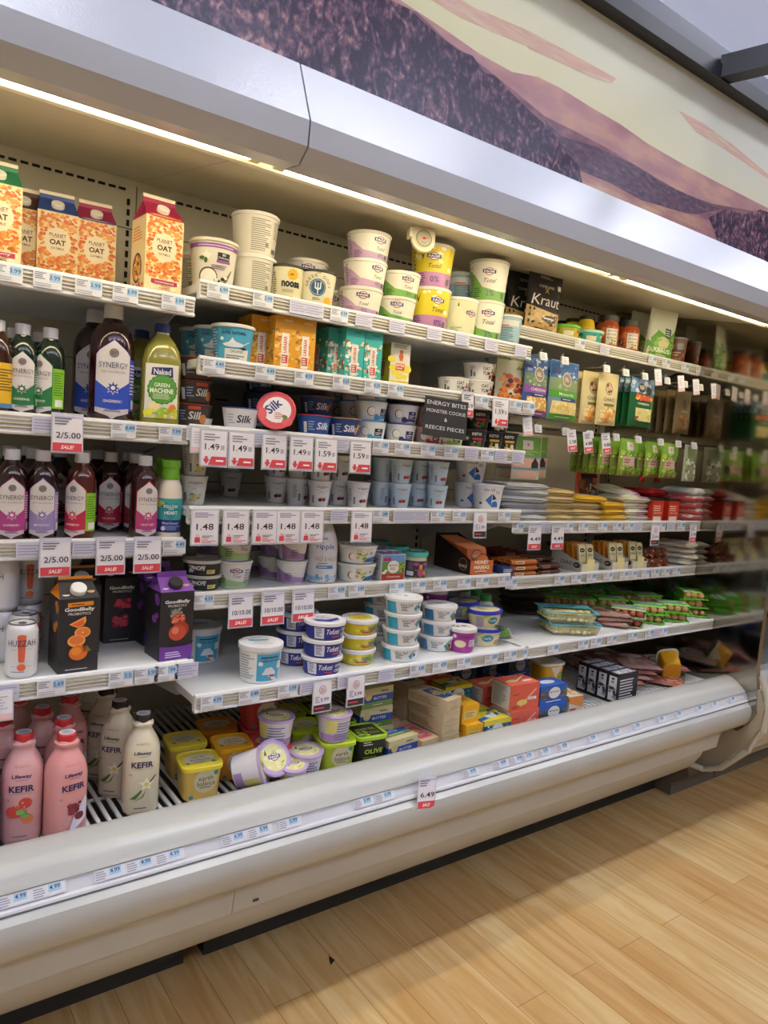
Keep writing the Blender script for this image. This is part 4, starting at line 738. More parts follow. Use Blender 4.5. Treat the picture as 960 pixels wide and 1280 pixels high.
def greek(r):
    A = [('o', 0, .052, .023, .023, '#2c5c88'), ('o', 0, .052, .020, .020, '#e0e4e0'), ('o', 0, .052, .019, .019, '#2c5c88'), ('r', -.0015, .034, .0015, .064, '#e4e8e4'), ('r', -.0085, .052, -.0055, .066, '#e4e8e4'), ('r', .0055, .052, .0085, .066, '#e4e8e4'), ('p', [(-.0085, .054), (-.0085, .049), (0, .044), (.0085, .049), (.0085, .054), (0, .049)], '#e4e8e4'), ('t', 'THE', 0, .090, .004, '#333'), ('l', -.014, .018, .012, .025, 2, '#555'), ('o', .034, .018, .014, .012, '#dfae2c')]
    for i, ch in enumerate('GREEK GODS'):
        a = math.radians(172 - i * 18.2); A.append(('t', ch, .031 * math.cos(a), .052 + .031 * math.sin(a), .0078, '#2a2a2c', dict(a=a - PI / 2, b=0))) if ch != ' ' else 0
    tub(r, .100, .045, .055, '#e1dcc4', A, lh=.007, lm='#242226', ltop='#5a5850')
t_gre = K('yogurt_tub', 'tub', greek)
Z = 1.8725; hl = .0815; hg = .078
row([(t_back, 0.747, 1.99, -30, 'plain-backed white tub standing behind the coconut yogurt tub'), (t_sod, 0.74, 1.84, -16, 'white yogurt tub with purple band and coconut picture'), (t_back, 0.861, 1.865, 20, 'lower white tub of the plain-backed stack of two'),
     (t_noo, 0.948, 1.825, -28, 'cream tub with black rim and a yellow sun mark'), (t_gre, 1.035, 1.815, -24, 'cream tub with round blue trident emblem'), (f_lav2, 1.086, 1.975, -18, 'lavender yogurt tub in the back row, lower of two'), (f_lav2, 1.158, 1.95, -20, 'lavender tub tucked behind the blue emblem tub'),
     (f_lav2, 1.192, 1.825, -26, 'bottom lavender tub in the stack of three'), (f_grnf, 1.326, 1.83, -28, 'bottom green tub in the green pair'), (f_yels, 1.464, 1.84, -38, 'lower of the two large yellow and purple tubs'), (f_pear, 1.596, 1.85, -34, 'pale green tub with a pear picture'), (f_bigs, 1.715, 1.85, -44, 'lower large white and green 2% tub'), (f_blu, 1.868, 1.90, -40, 'light blue tub at the right end of the top centre shelf'), (f_blu, 1.714, 1.97, -34, 'lower light blue tub standing behind the pear tub'), (f_smy, 1.427, 1.965, -30, 'small yellow tub at the back, lower of two')], Z)
t_back.put(0.864, 1.865, Z + .111, 'upper white tub of the plain-backed stack of two', rz=10)
f_lav2.put(1.089, 1.975, Z + hl, 'lavender yogurt tub in the back row, upper of two', rz=-24)
f_lav.put(1.204, 1.828, Z + hl, 'middle lavender tub in the stack of three', rz=-26); f_lav.put(1.214, 1.832, Z + 2 * hl, 'top lavender tub in the stack of three', rz=-30)
f_grn.put(1.338, 1.832, Z + hg, 'upper green tub in the green pair', rz=-30); f_smy.put(1.42, 1.965, Z + hg, 'small yellow tub at the back, upper of two', rz=-34)
f_yel.put(1.466, 1.842, Z + .132, 'upper of the two large yellow and purple tubs, under the thermometer', rz=-34); f_big.put(1.724, 1.853, Z + .136, 'upper large white and green 2% tub', rz=-42); f_blu.put(1.705, 1.97, Z + .1235, 'upper light blue tub behind the pear tub', rz=-34)

# --- second shelf: blue yogurt, snack bar boxes, oat cups, cheese bags
def supern(r): tub(r, .108, .048, .058, '#4fa9cc', [('l', -.075, .015, -.050, .095, 10, '#d9e4e8'), ('t', 'ORGANIC', -.022, .092, .0045, '#2a4a70'), ('t', 'SUPER NATURAL', -.002, .083, .0085, '#26304e', dict(w=.066, b=.02)), ('p', [(-.034, .052), (-.014, .058), (-.006, .070), (.002, .060), (.024, .054), (.0, .048), (-.02, .047)], '#e8ebec'), ('o', -.002, .050, .028, .006, '#dfe6ea'), ('p', [(.02, .052), (.046, .064), (.047, .062), (.022, .049)], '#cdd9de'), ('o', -.034, .066, .005, .005, '#eef2f0'), ('r', -.026, .008, .045, .040, '#e6e4da'), ('t', 'ORGANIC', .008, .033, .0075, '#3a4a50', dict(w=.038, b=0)), ('l', -.022, .012, .04, .024, 2, '#5a6a6a'), ('p', [(.014, .042), (.03, .046), (.038, .040), (.024, .038)], '#2c3038')], lh=.010, lm='#dcdad6', lip=.004)
t_sup = K('yogurt_tub', 'tub', supern); t_sup.scl = .93
def bars(base, wrap, pieces, txt='LARABAR'):
    def mk(r):
        def sub(w, ofs=0): return [('s', -w / 2 + .003, .004, w / 2 - .003, .112, 46, .0055, pieces), ('t', '4 BARS', w * .1, .134, .006, '#f1ead0' if base != '#3fb0a8' else '#1d5a62'), ('r', -w / 2 + .008 + ofs, .012, -w / 2 + .030 + ofs, .100, '#e8e4d8'), ('t', txt, -w / 2 + .019 + ofs, .070, .010, '#c4453c', dict(a=PI / 2, w=.044, b=.02)), ('r', -w / 2 + .010 + ofs, .020, -w / 2 + .028 + ofs, .042, wrap), ('l', -w / 2 + .012 + ofs, .022, -w / 2 + .026 + ofs, .040, 3, '#f1ead8'), ('r', -w / 2 + .002, .002, w / 2 - .002, .008, base)]
        boxk(r, .062, .094, .145, base, sub(.062, .012), sub(.090, .012), [('l', -.02, -.03, .02, .03, 4, wrap)])
    return mk
b_yel = K('snack_bar_box', 'box', bars('#dd9e24', '#c9504a', ['#c98a2c', '#e7b24a', '#a86a22', '#efc878'])); b_teal = K('snack_bar_box', 'box', bars('#3fb0a8', '#c9504a', ['#e9e4d2', '#d9cdb0', '#8a5a30', '#f2efe4']))
def pbo(r): 
    A = [('r', -.034, .002, .034, .018, '#dfc52f'), ('s', -.032, .02, .032, .09, 10, .012, ['#ecd94e', '#e7d34a']), ('o', .002, .090, .0085, .009, '#d9703a'), ('o', .002, .104, .0065, .007, '#d9703a'), ('r', -.004, .078, .008, .09, '#d9703a'), ('r', -.016, .050, .016, .070, '#d5553e'), ('t', 'BITES', 0, .064, .008, '#f2e6d4', dict(w=.028, b=.03)), ('l', -.014, .052, .014, .058, 1, '#f2e6d4'), ('l', -.026, .114, .026, .126, 2, '#6a8a5a'), ('t', 'PEANUT BUTTER', 0, .010, .006, '#5a4a20', dict(w=.052))]
    boxk(r, .070, .060, .130, '#e6e0cc', A, [('r', -.028, .002, .028, .126, '#ddb631'), ('r', -.026, .03, .0, .075, '#c96a4a'), ('t', 'BARS', -.004, .083, .006, '#5a3a20')])
b_pb = K('snack_bar_box', 'box', pbo)
def oatc(r): tub(r, .058, .044, .052, '#dcd9d0', [('t', 'OAT', .020, .040, .011, '#2f2a2a', dict(w=.026, b=.02)), ('t', 'YUM', .022, .025, .012, '#2f2a2a', dict(w=.030, b=.02)), ('r', -.034, .012, -.028, .034, '#555'), ('r', -.024, .012, -.016, .026, '#777'), ('l', -.036, .036, -.012, .046, 2, '#a05a5a'), ('s', .036, .01, .05, .04, 8, .005, ['#b04a3c', '#7a2c30'])], lh=.004, lm='#e4e2da', lip=.002)
c_oat = K('yogurt_cup', 'cup', oatc)
Z = 1.6885
row([(t_sup, 0.769, 1.98, -24, 'blue yogurt tub furthest back of three'), (t_sup, 0.778, 1.90, -22, 'blue yogurt tub in the middle of three'), (t_sup, 0.794, 1.815, -18, 'blue yogurt tub in front of the three'),
     (b_yel, 0.887, 1.88, -2, 'orange snack bar box with brown pieces, leftmost of three'), (b_yel, 0.931, 1.825, -2, 'orange snack bar box in the middle of three'), (b_yel, 0.993, 1.825, -2, 'orange snack bar box, rightmost of three'), (b_teal, 1.119, 1.86, -2, 'teal snack bar box standing a little behind, leftmost of three'), (b_teal, 1.15, 1.815, -2, 'teal snack bar box in the middle of three'), (b_teal, 1.215, 1.815, -2, 'teal snack bar box, rightmost of three'), (b_pb, 1.332, 1.82, -4, 'white and yellow box with an orange peanut figure'), (b_pb, 1.352, 1.89, -4, 'yellow box half hidden behind the peanut box'),
     (c_oat, 1.597, 1.845, -36, 'white oat yogurt cup standing left of the stacked pair'), (c_oat, 1.692, 1.83, -36, 'lower white oat yogurt cup of the stacked pair')], Z)
c_oat.put(1.691, 1.83, Z + .0575, 'upper white oat yogurt cup of the stacked pair', rz=-34)
def pouch(r, w, h, t, mat, art, back=None, seal=.08, fat=.35, name='pouch', hole=False):
    S = Pillow(w, h, t, seal=seal, fat=fat); g = G(); S.mesh(g, mat, back); deco(g, S, art, base=.0006); return g.build(name, r, angle=60)
def daiya(cols):
    def mk(r): pouch(r, .185, .175, .035, C('#cfcfb0', .3), [('r', -.09, .150, .09, .172, '#8aa36a'), ('s', -.088, .150, .088, .172, 50, .0035, ['#3f5a34', '#5f7f4a']), ('t', 'daiya', .012, .122, .017, '#3a3a34', dict(w=.052, b=0)), ('o', .068, .124, .013, .012, '#cf4138'), ('s', -.08, .012, .085, .100, 120, .010, cols), ('r', .030, .082, .060, .092, '#5a9a3a'), ('s', -.06, .03, .07, .085, 14, .010, ['#4a2c28', '#6a2f3a'])])
    return mk
p_dai = K('cheese_bag', 'bag', daiya(['#d9803a', '#c96a34', '#e09a50', '#b8502e'])); p_dai.put(1.887, 1.835, Z, 'cheese bag with red dot standing at the right end of the snack shelf', rz=-12); p_dai.put(1.915, 1.93, Z, 'cheese bag with green top hidden behind the front bag', rz=-12)

# --- third shelf: small cups
def silkcup(col, lidc, txt='Silk', tc='#e9ecf4', extra=()):
    def mk(r): tub(r, .060, .040, .049, col, [('t', txt, .010, .030, .020, tc, dict(w=.040, s=.15, b=.02))] + list(extra) + [('l', -.034, .016, -.014, .044, 4, '#9ab0d8'), ('r', -.048, .010, -.038, .040, '#d9dce6')], lh=.003, lm=lidc, lip=.002)
    return mk
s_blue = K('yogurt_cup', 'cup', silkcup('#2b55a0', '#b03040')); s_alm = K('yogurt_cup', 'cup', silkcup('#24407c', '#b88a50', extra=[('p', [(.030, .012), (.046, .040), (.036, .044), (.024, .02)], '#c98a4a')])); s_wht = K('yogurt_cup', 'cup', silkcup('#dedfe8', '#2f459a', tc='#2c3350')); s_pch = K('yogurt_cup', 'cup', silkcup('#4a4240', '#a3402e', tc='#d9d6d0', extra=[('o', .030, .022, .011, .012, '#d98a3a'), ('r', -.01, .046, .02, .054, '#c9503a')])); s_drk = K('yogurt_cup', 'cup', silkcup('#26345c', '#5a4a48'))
def silkl(r):
    tub(r, .050, .038, .050, '#dcdce2', [], lh=.003, lm='#cf4a56', lip=.003, lart=[('o', 0, 0, .047, .047, '#cf4a56'), ('o', .002, .002, .038, .036, '#e6e4ea'), ('t', 'Silk', -.008, .012, .026, '#2c3a7c', dict(w=.046, a=.75, b=.03)), ('l', -.004, -.024, .022, -.004, 4, '#c46a70'), ('o', -.036, -.012, .012, .018, '#d85a64'), ('o', .030, -.030, .014, .012, '#dd5c58'), ('s', .02, -.022, .032, -.012, 5, .004, ['#5a8a4a'])])
s_lid = K('yogurt_cup', 'cup', silkl)
def coco(col, band, lidc, c2):
    def mk(r): tub(r, .0605, .042, .050, col, [('r', .010, .016, .040, .038, band), ('t', 'SO', .025, .033, .0055, '#eee', dict(b=.02)), ('l', .013, .018, .037, .028, 2, '#e6e6ee'), ('r', .008, .008, .042, .015, c2), ('o', -.020, .028, .013, .014, '#3b3432'), ('o', -.019, .028, .0115, .0125, '#ece9e4'), ('s', -.01, .008, .006, .022, 7, .006, [c2])], lh=.003, lm=lidc, lip=.0022)
    return mk
c_blu = K('yogurt_cup', 'cup', coco('#dfe0e2', '#1f2a30', '#3c93c9', '#4aa0cf')); c_nav = K('yogurt_cup', 'cup', coco('#dfe0e6', '#26306a', '#38489c', '#3a3f6c')); c_red = K('yogurt_cup', 'cup', coco('#e6c8c6', '#4a2030', '#c25060', '#b02f3c')); c_lim = K('yogurt_cup', 'cup', coco('#cfd8a2', '#243024', '#8fb040', '#8fb54a'))
def keto(col):
    def mk(r): tub(r, .066, .040, .048, '#1f1d20', [('t', 'KETO', .010, .050, .0095, '#e6e6e6', dict(w=.032, b=.03)), ('p', star(-.022, .035, .009, .003, 7), '#dedede'), ('s', -.006, .008, .030, .024, 12, .006, col), ('r', -.004, .030, .032, .038, col[0]), ('l', .04, .01, .055, .05, 6, '#888')], lh=.005, lm='#3a383c', lip=.002, ltop='#c9c8c6')
    return mk
k_ber = K('yogurt_cup', 'cup', keto(['#c23a48', '#4a7a3a', '#e08a80'])); k_van = K('yogurt_cup', 'cup', keto(['#d9b04a', '#e8e0c8']))
Z = 1.5175; h = .0605
def stack(kk, x, y, z, n, pitch, labs, rz=-20, dx=.002):
    for i in range(n): kk.put(x + dx * ((i * 7) % 3 - 1), y + .002 * ((i * 5) % 3 - 1), z + pitch * i, labs[i] if isinstance(labs, (list, tuple)) else labs[0], None, rz=rz + 7 * ((i * 3) % 4) - 8)
def stackg(kk, x, y, z, n, pitch, lab, grp, rz=-20):
    for i in range(n): kk.put(x + .002 * ((i * 7) % 3 - 1), y + .002 * ((i * 5) % 3 - 1), z + pitch * i, lab, grp, rz=rz + 7 * ((i * 3) % 4) - 8)
stack(s_pch, 0.713, 1.86, Z, 3, h, ['bottom peach cup in the stack next to the green juice', 'middle peach cup in the stack next to the green juice', 'top peach cup in the stack next to the green juice'], -14)
s_wht.put(0.821, 1.80, Z, 'white cup with blue rim and dark script lettering', rz=-24)
s_lid.put(0.918, 1.787, Z + .047, 'cup lying on its side showing a round pink and white lid', rz=-26, rx=74, ry=0)
s_blue.put(1.047, 1.80, Z, 'blue cup with dark red rim in the front row', rz=-6); s_alm.put(1.151, 1.80, Z, 'dark blue cup with an almond picture in the front row', rz=-22)
stackg(s_drk, 0.999, 2.06, Z, 3, h, 'dark blue cup stacked in the shadow behind the round lid', 'shadowed blue cups behind the round lid'); stackg(s_drk, 1.151, 1.97, Z, 2, h, 'dark blue cup stacked in the shadow behind the red-rimmed cup', 'shadowed blue cups behind the red rim')
s_alm.put(1.112, 1.90, Z, 'lower shadowed blue cup behind the red-rimmed one', rz=-20); s_alm.put(1.112, 1.90, Z + h, 'upper shadowed blue cup with white script behind the red-rimmed one', rz=-20)
stack(c_blu, 1.263, 1.83, Z, 3, h, ['bottom blue-rimmed coconut cup, front stack', 'middle blue-rimmed coconut cup, front stack', 'top blue-rimmed coconut cup, front stack'], -20)
stackg(c_blu, 1.266, 1.93, Z, 3, h, 'blue-rimmed coconut cup in the shadowed stack behind the front stack', 'second stack of blue-rimmed cups'); stackg(c_blu, 1.275, 2.04, Z, 3, h, 'blue-rimmed coconut cup in the darkest stack near the back wall', 'third stack of blue-rimmed cups'); stackg(c_blu, 1.484, 2.02, Z, 2, h, 'coconut cup in the dark behind the navy-rimmed cups', 'cups behind the navy-rimmed pair')
c_nav.put(1.371, 1.82, Z, 'lower navy-rimmed blueberry cup of a pair', rz=-26); c_nav.put(1.379, 1.823, Z + h, 'upper navy-rimmed blueberry cup of a pair', rz=-26)
c_red.put(1.483, 1.82, Z, 'lower red-rimmed pink cup of a pair', rz=-30); c_red.put(1.491, 1.824, Z + h, 'upper red-rimmed pink cup of a pair', rz=-34); c_lim.put(1.57, 1.815, Z, 'single lime green coconut cup right of the pink pair', rz=-34)
for kk, u, v, y, zz, lab in ((k_ber, 1.679, 0, 1.82, 0, 'black dessert cup with berries, leftmost in the bottom row'), (k_van, 1.778, 0, 1.84, 0, 'black dessert cup second from left in the bottom row'), (k_van, 1.842, 0, 1.83, 0, 'black dessert cup at the right end of the bottom row'), (k_ber, 1.707, 0, 1.84, .067, 'black dessert cup with berries on the upper row'), (k_van, 1.815, 0, 1.86, .067, 'black dessert cup on the upper row behind the 1.59 tag')):
    kk.put(u, y, Z + zz, lab, rz=-36)
for x, y, n in ((1.686, 1.93, 2), (1.819, 1.95, 2), (1.935, 1.97, 2)): stackg(k_van, x, y, Z, n, .067, 'black cup in the dark behind the black dessert cups', 'black cups in the back rows', -30)

# --- fourth shelf: small skyr cups
def sig(col, fr, flw=False):
    def mk(r): tub(r, .078, .027, .036, col, [('t', 'siggis', .006, .060, .0085, '#6a6468', dict(w=.034, b=0)), ('r', -.014, .0495, .028, .0501, '#8a8488'), ('l', -.004, .042, .018, .046, 1, '#b0a8a8')] + ([('s', -.008, .012, .020, .032, 22, .0045, fr), ('p', star(.006, .023, .011, .004, 6), '#ddc86a')] if flw else [('o', .001, .022, .0065, .0055, fr[0]), ('o', .012, .023, .0065, .0055, fr[1]), ('r', .004, .027, .005, .033, '#6a5a3a')]) + [('l', -.040, .02, -.026, .06, 6, '#9a9aa4'), ('r', -.024, .012, -.018, .034, '#7a7a84')], lh=.003, lm='#dcdce0', lip=.0018, seg=24)
    return mk
g_van = K('skyr_cup', 'cup', sig('#dcdad2', ['#c9b98a', '#8a9a6a', '#e2d8a8'], True)); g_red = K('skyr_cup', 'cup', sig('#dcdbdc', ['#6a2026', '#8a2c2c'])); g_blu = K('skyr_cup', 'cup', sig('#b9cddd', ['#b0342c', '#9a2c2c']))
Z = 1.3125; h = .0765
stack(g_van, 0.724, 1.855, Z, 3, h, ['bottom vanilla skyr cup next to the green-capped bottle', 'middle vanilla skyr cup next to the green-capped bottle', 'top vanilla skyr cup next to the green-capped bottle'], -16)
stack(g_red, 0.945, 2.12, Z, 2, h, ['lower lone skyr cup standing far back on the empty part', 'upper lone skyr cup standing far back on the empty part'], -16)
for n, x, y, l in ((2, 1.018, 1.95, 'leftmost front column of dark cherry cups'), (2, 1.069, 1.91, 'column showing its barcode side'), (2, 1.108, 1.845, 'front column of white cherry cups'), (2, 1.208, 1.90, 'column right behind the front white column')):
    stack(g_red, x, y, Z, n, h, ['lower skyr cup of the ' + l, 'upper skyr cup of the ' + l], 30 if 'barcode' in l else -18)
g_red.put(1.232, 1.825, Z, 'single white skyr cup right of the 1.48 tag gap', rz=-14)
for n, x, y, l in ((2, 1.41, 1.97, 'shadowed blue column behind the single white cup'), (2, 1.375, 1.90, 'blue column turned sideways'), (2, 1.404, 1.84, 'front left blue column'), (2, 1.519, 1.89, 'blue column half hidden in the middle'), (2, 1.545, 1.825, 'front right blue column')):
    stack(g_blu, x, y, Z, n, h, ['lower skyr cup of the ' + l, 'upper skyr cup of the ' + l], 40 if 'side' in l else -24)
stackg(g_red, 1.643, 2.08, Z, 2, h, 'grey skyr cup in the dark near the back wall', 'skyr cups near the back wall'); stackg(g_red, 1.746, 2.08, Z, 2, h, 'grey skyr cup near the back wall, right column', 'right skyr cups near the back wall')
def kh(r): tub(r, .088, .044, .055, '#dddde0', [('t', 'kite hill', -.004, .071, .0095, '#4a4a55', dict(w=.034, b=.0)), ('p', [(-.016, .034), (.006, .058), (.006, .014)], '#2f6fc4'), ('p', [(.008, .058), (.024, .040), (.008, .036)], '#1f2a4c'), ('p', [(.006, .012), (.034, .012), (.032, .024), (.024, .032), (.014, .032), (.008, .026)], '#2f6fc4'), ('l', .018, .058, .040, .068, 2, '#888'), ('r', -.038, .020, -.028, .027, '#444')], lh=.006, lm='#d6d6de', lip=.003)
k_hil = K('yogurt_tub', 'tub', kh)
k_hil.put(1.757, 1.90, Z, 'lower white tub with blue kite shapes, back pair', rz=-30); k_hil.put(1.758, 1.90, Z + .0875, 'upper white tub with blue kite shapes, back pair', rz=-32); k_hil.put(1.772, 1.82, Z, 'white tub with blue kite shapes standing in front', rz=-32)

# --- fifth shelf
def hum(r):
    tub(r, .046, .049, .054, '#28262a', [('t', 'HOPE', -.010, .024, .014, '#e2dfda', dict(w=.034, s=.2, b=.03)), ('r', .012, .006, .040, .018, '#e3d27c'), ('l', .014, .008, .036, .016, 2, '#4a4430'), ('s', -.045, .01, -.03, .03, 8, .005, ['#c9c5ba', '#8a867c'])], lh=.010, lm=C('#bdbab2', .2), lip=.004, e=.9)
k_hum = K('dip_tub', 'tub', hum); k_hum.scl = .88
def fsm(c2, cup='#e3e0dc', pc='0%', side=False):
    def mk(r): tub(r, .068, .037, .046, cup, [('p', [(-.07, .0045), (.07, .0045), (.07, .022), (.02, .018), (-.02, .024), (-.07, .05)], c2), ('l', -.04, .012, -.016, .034, 4, '#6a5a8a' if c2 != '#a3c48a' else '#4a7a44'), ('l', .03, .012, .05, .05, 6, '#7a7a90')] + ([] if side else FG(.008, .045, .82) + [('t', 'Total', .010, .032, .007, '#555', dict(s=.3, b=0))]), lh=.006, lm=C('#dedcdc', .25), lip=.0025)
    return mk
y_grn = K('yogurt_cup', 'cup', fsm('#a3c48a')); y_grn.scl = 1.1; y_pur = K('yogurt_cup', 'cup', fsm('#a884b8', side=True))
Z = 1.0885; h = .0675
k_hum.put(0.749, 1.83, Z, 'lower black dip tub at the left end of the fifth shelf', rz=-16); k_hum.put(0.746, 1.828, Z + .0405, 'upper black dip tub at the left end of the fifth shelf', rz=-18)
stack(y_grn, 0.841, 1.835, Z, 3, .0742, ['bottom green and white yogurt cup of the front stack', 'middle green and white yogurt cup of the front stack', 'top green and white yogurt cup of the front stack'], -16)
stackg(y_pur, 0.849, 2.0, Z, 3, h, 'grey cup stacked in the shadow behind the black dip tubs', 'shadowed cups behind the dip tubs'); 
stack(y_pur, 1.028, 1.845, Z, 3, h, ['bottom purple cup of the front purple stack', 'middle purple cup of the front purple stack', 'top purple cup of the front purple stack'], 10)
stack(y_pur, 1.013, 1.93, Z, 2, h, ['lower purple cup of the short stack behind', 'upper purple cup of the short stack behind'], -10)
stackg(y_pur, 1.007, 2.05, Z, 3, h, 'purple cup in the dark behind the short purple stack', 'dark purple cups at the back'); stackg(y_pur, 1.109, 2.10, Z, 3, h, 'purple cup against the back wall', 'purple cups against the back wall')
def rip(r):
    body('bottle', r, [(0, .038), (.004, .043), (.010, .0445), (.090, .0445), (.115, .0425), (.140, .036), (.160, .027), (.172, .0215), (.186, .0195)], C('#d9d9db', .3), [('r', -.09, .012, .09, .022, '#a9c4dc'), ('s', -.07, .008, .07, .024, 40, .005, ['#8fb4d4', '#e2e6ea', '#6f9cc4']), ('t', 'ripple', .0, .105, .019, '#2c5c9c', dict(w=.054, b=.0)), ('o', -.0085, .118, .0016, .0016, '#e0b040'), ('t', 'HALF & HALF', 0, .072, .013, '#b3976a', dict(w=.058, b=0)), ('r', -.024, .044, .024, .053, '#4a8cbe'), ('l', -.02, .046, .02, .051, 1, '#e8eef2'), ('l', -.02, .056, .02, .062, 1, '#8a8a90'), ('l', -.012, .126, .012, .132, 2, '#4a7cb0')], seg=36)
    body('cap', r, [(.184, .0215), (.186, .0225), (.204, .0220), (.206, .021)], '#b59a62', [])
k_rip = K('creamer_bottle', 'bottle', rip); k_rip.scl = 1.04; k_rip.put(1.121, 1.83, Z, 'white creamer bottle with thin blue lettering', rz=-18)
def oval(r):
    tub(r, .056, .052, .060, '#deddd6', [('o', -.026, .022, .010, .011, '#8a4a30'), ('o', -.024, .022, .008, .010, '#efe6da'), ('s', -.010, .012, .020, .042, 20, .005, ['#d9b858', '#b9cf7a', '#e8d9a0', '#7f9a4a']), ('p', [(.010, .006), (.060, .006), (.060, .024), (.024, .018)], '#2f62a8'), ('t', 'dip', .036, .033, .009, '#3a3a30', dict(s=.2))], lh=.010, lm=C('#d6d8d4', .15), lip=.003, e=.86, lart=[('o', 0, 0, .044, .036, '#cfd4d0'), ('s', -.03, -.02, .03, .02, 26, .006, ['#b9c7c9', '#7fa0bc', '#d6d9d0', '#c9b98a'])])
k_ova = K('dip_tub', 'tub', oval); k_ova.put(1.24, 1.82, Z, 'lower clear-lidded dip tub of the pair beside the white bottle', rz=-20); k_ova.put(1.241, 1.82, Z + .057, 'upper clear-lidded dip tub of the pair beside the white bottle', rz=-22)
def mk_(r):
    W = [('r', -.042, .002, .042, .024, '#b0362f'), ('r', -.042, .024, .042, .060, '#5f8f3c'), ('r', -.042, .060, .042, .082, '#5f90cf'), ('r', -.037, .064, -.010, .074, '#b5303c'), ('o', .0, .045, .022, .020, '#e4e0d4'), ('t', 'MIYOKOS', 0, .050, .006, '#4a4440', dict(w=.030)), ('l', -.012, .036, .012, .044, 2, '#6a645a'), ('t', 'Creamery', .002, .014, .0085, '#f0e6d6', dict(w=.050, s=.2)), ('s', .022, .03, .040, .06, 10, .006, ['#7a4a2a', '#8fae4a']), ('s', -.040, .026, -.026, .04, 6, .006, ['#e8e4d8', '#3f6a2a'])]
    boxk(r, .088, .070, .084, '#cfd0d6', W, [('r', -.032, .002, .032, .080, '#b9bcc6'), ('l', -.026, .01, .02, .07, 8, '#6a6c78')], [('r', -.038, -.03, .038, .03, '#5f90cf'), ('s', -.03, -.025, .035, .025, 10, .008, ['#b5303c', '#e4e0d4', '#8f9fd0'])])
k_miy = K('cheese_box', 'box', mk_); k_miy.put(1.349, 1.805, Z, 'small red, green and blue cheese box in front', rz=-4); k_miy.put(1.385, 1.89, Z, 'cheese box right behind the front one, only its top showing', rz=-4); k_miy.put(1.415, 1.98, Z, 'cheese box furthest back of its line', rz=-4)
def tj(r):
    body('jar', r, [(0, .036), (.003, .0395), (.060, .0395), (.066, .0375), (.072, .0375)], C('#d8cfae', .15), [('r', -.125, .004, .125, .058, '#3a3444'), ('r', -.038, .010, -.014, .024, '#dcdce2'), ('l', -.034, .028, -.012, .054, 5, '#8a8698'), ('o', .010, .022, .011, .016, '#b0587a'), ('o', .010, .040, .006, .008, '#d9a040'), ('o', -.006, .048, .010, .006, '#a04f9a'), ('o', .026, .048, .010, .006, '#b0559a'), ('o', .030, .030, .007, .009, '#3f8f8a'), ('s', -.01, .006, .038, .03, 12, .004, ['#c04a6a', '#3f8f8a', '#d9a040'])], seg=32)
    lid(r, .070, .0425, .016, '#4fc0b4', [('o', 0, 0, .032, .032, '#3d4640'), ('s', -.02, -.02, .02, .02, 20, .005, ['#8fae6a', '#d9cfa0', '#3f8f8a'])], rim=.004)
k_tj = K('dip_jar', 'jar', tj); k_tj.put(1.467, 1.815, Z, 'teal-lidded jar with dark floral label in front', rz=-22); k_tj.put(1.476, 1.93, Z, 'teal-lidded jar in the middle of the diagonal line', rz=-22); k_tj.put(1.484, 2.05, Z, 'teal-lidded jar furthest back in the diagonal line', rz=-22)
# open display box of thin chocolate bars
def disp(r):
    w, d, h1, h2 = .105, .20, .050, .120; BR = '#2a1a14'
    g = G(); t = .0015
    for x in (-w / 2, w / 2 - t): g.ext([(-d / 2, 0), (-d / 2, h1), (-d / 2 + .06, h1 + .025), (d / 2, h2), (d / 2, 0)], x, x + t, BR)
    g.box(-w / 2, -d / 2, 0, w / 2, d / 2, t, BR); g.box(-w / 2, d / 2 - t, 0, w / 2, d / 2, h2, BR); g.box(-w / 2, -d / 2, 0, w / 2, -d / 2 + t, h1, '#cf6f35')
    deco(g, Flat((0, -d / 2, 0)), [('o', .0, .040, .032, .034, '#5a2f22'), ('o', 0, .040, .029, .031, '#d97a3e'), ('t', 'HONEY', 0, .044, .013, '#f0e2cf', dict(w=.066, b=.04)), ('t', 'MAMAS', 0, .026, .014, '#f0e2cf', dict(w=.070, b=.04)), ('l', -.03, .008, .03, .016, 1, '#f0d2b0')])
    deco(g, Flat((-w / 2, 0, 0), (0, -1, 0), n=(-1, 0, 0)), [('o', .062, .032, .022, .022, '#cf8a5a'), ('o', .062, .032, .0195, .0195, BR), ('t', 'MAMAS', .062, .026, .011, '#e0cdbb', dict(w=.044, b=.04))])
    g.build('display_box', r)
k_disp = K('display_box', 'box', disp); k_disp.put(1.744, 1.885, Z, 'dark open display box with an orange front holding chocolate bars', rz=-2)
def thin(c1, c2, w, h_, t=.006, art=()):
    def mk(r):
        g = G(); g.box(-w / 2, -t / 2, .006, w / 2, t / 2, h_ - .006, c1); g.box(-w / 2, -.0006, 0, w / 2, .0006, h_, c2); deco(g, Flat((0, -t / 2, 0)), art); g.build('wrapper', r)
    return mk
hb = K('chocolate_bar', 'chocolate bar', thin('#d3713a', '#e08850', .088, .090, .010, [('o', 0, .055, .026, .026, '#5a2f22'), ('o', 0, .055, .023, .023, '#d9804a'), ('t', 'HONEY', 0, .058, .010, '#f2e4d2', dict(w=.044)), ('o', 0, .044, .006, .004, '#f2e4d2')]))
xd = 1.744
for i in range(12): hb.put(xd - .001, 1.806 + .0145 * i, Z + .003 + .0022 * i, 'orange wrapped chocolate bar filed upright in the dark display box', 'orange chocolate bars in the display box', rz=-2, rx=-14)
def obx(r): 
    g = G(); g.box(-.04, -.05, 0, .04, .05, .04, '#27407f'); deco(g, Flat((0, -.05, 0)), [('l', -.034, .004, .034, .034, 3, '#e2e4ee'), ('t', 'BARS', 0, .020, .010, '#e8e8f0')]); g.build('carton', r, .001)
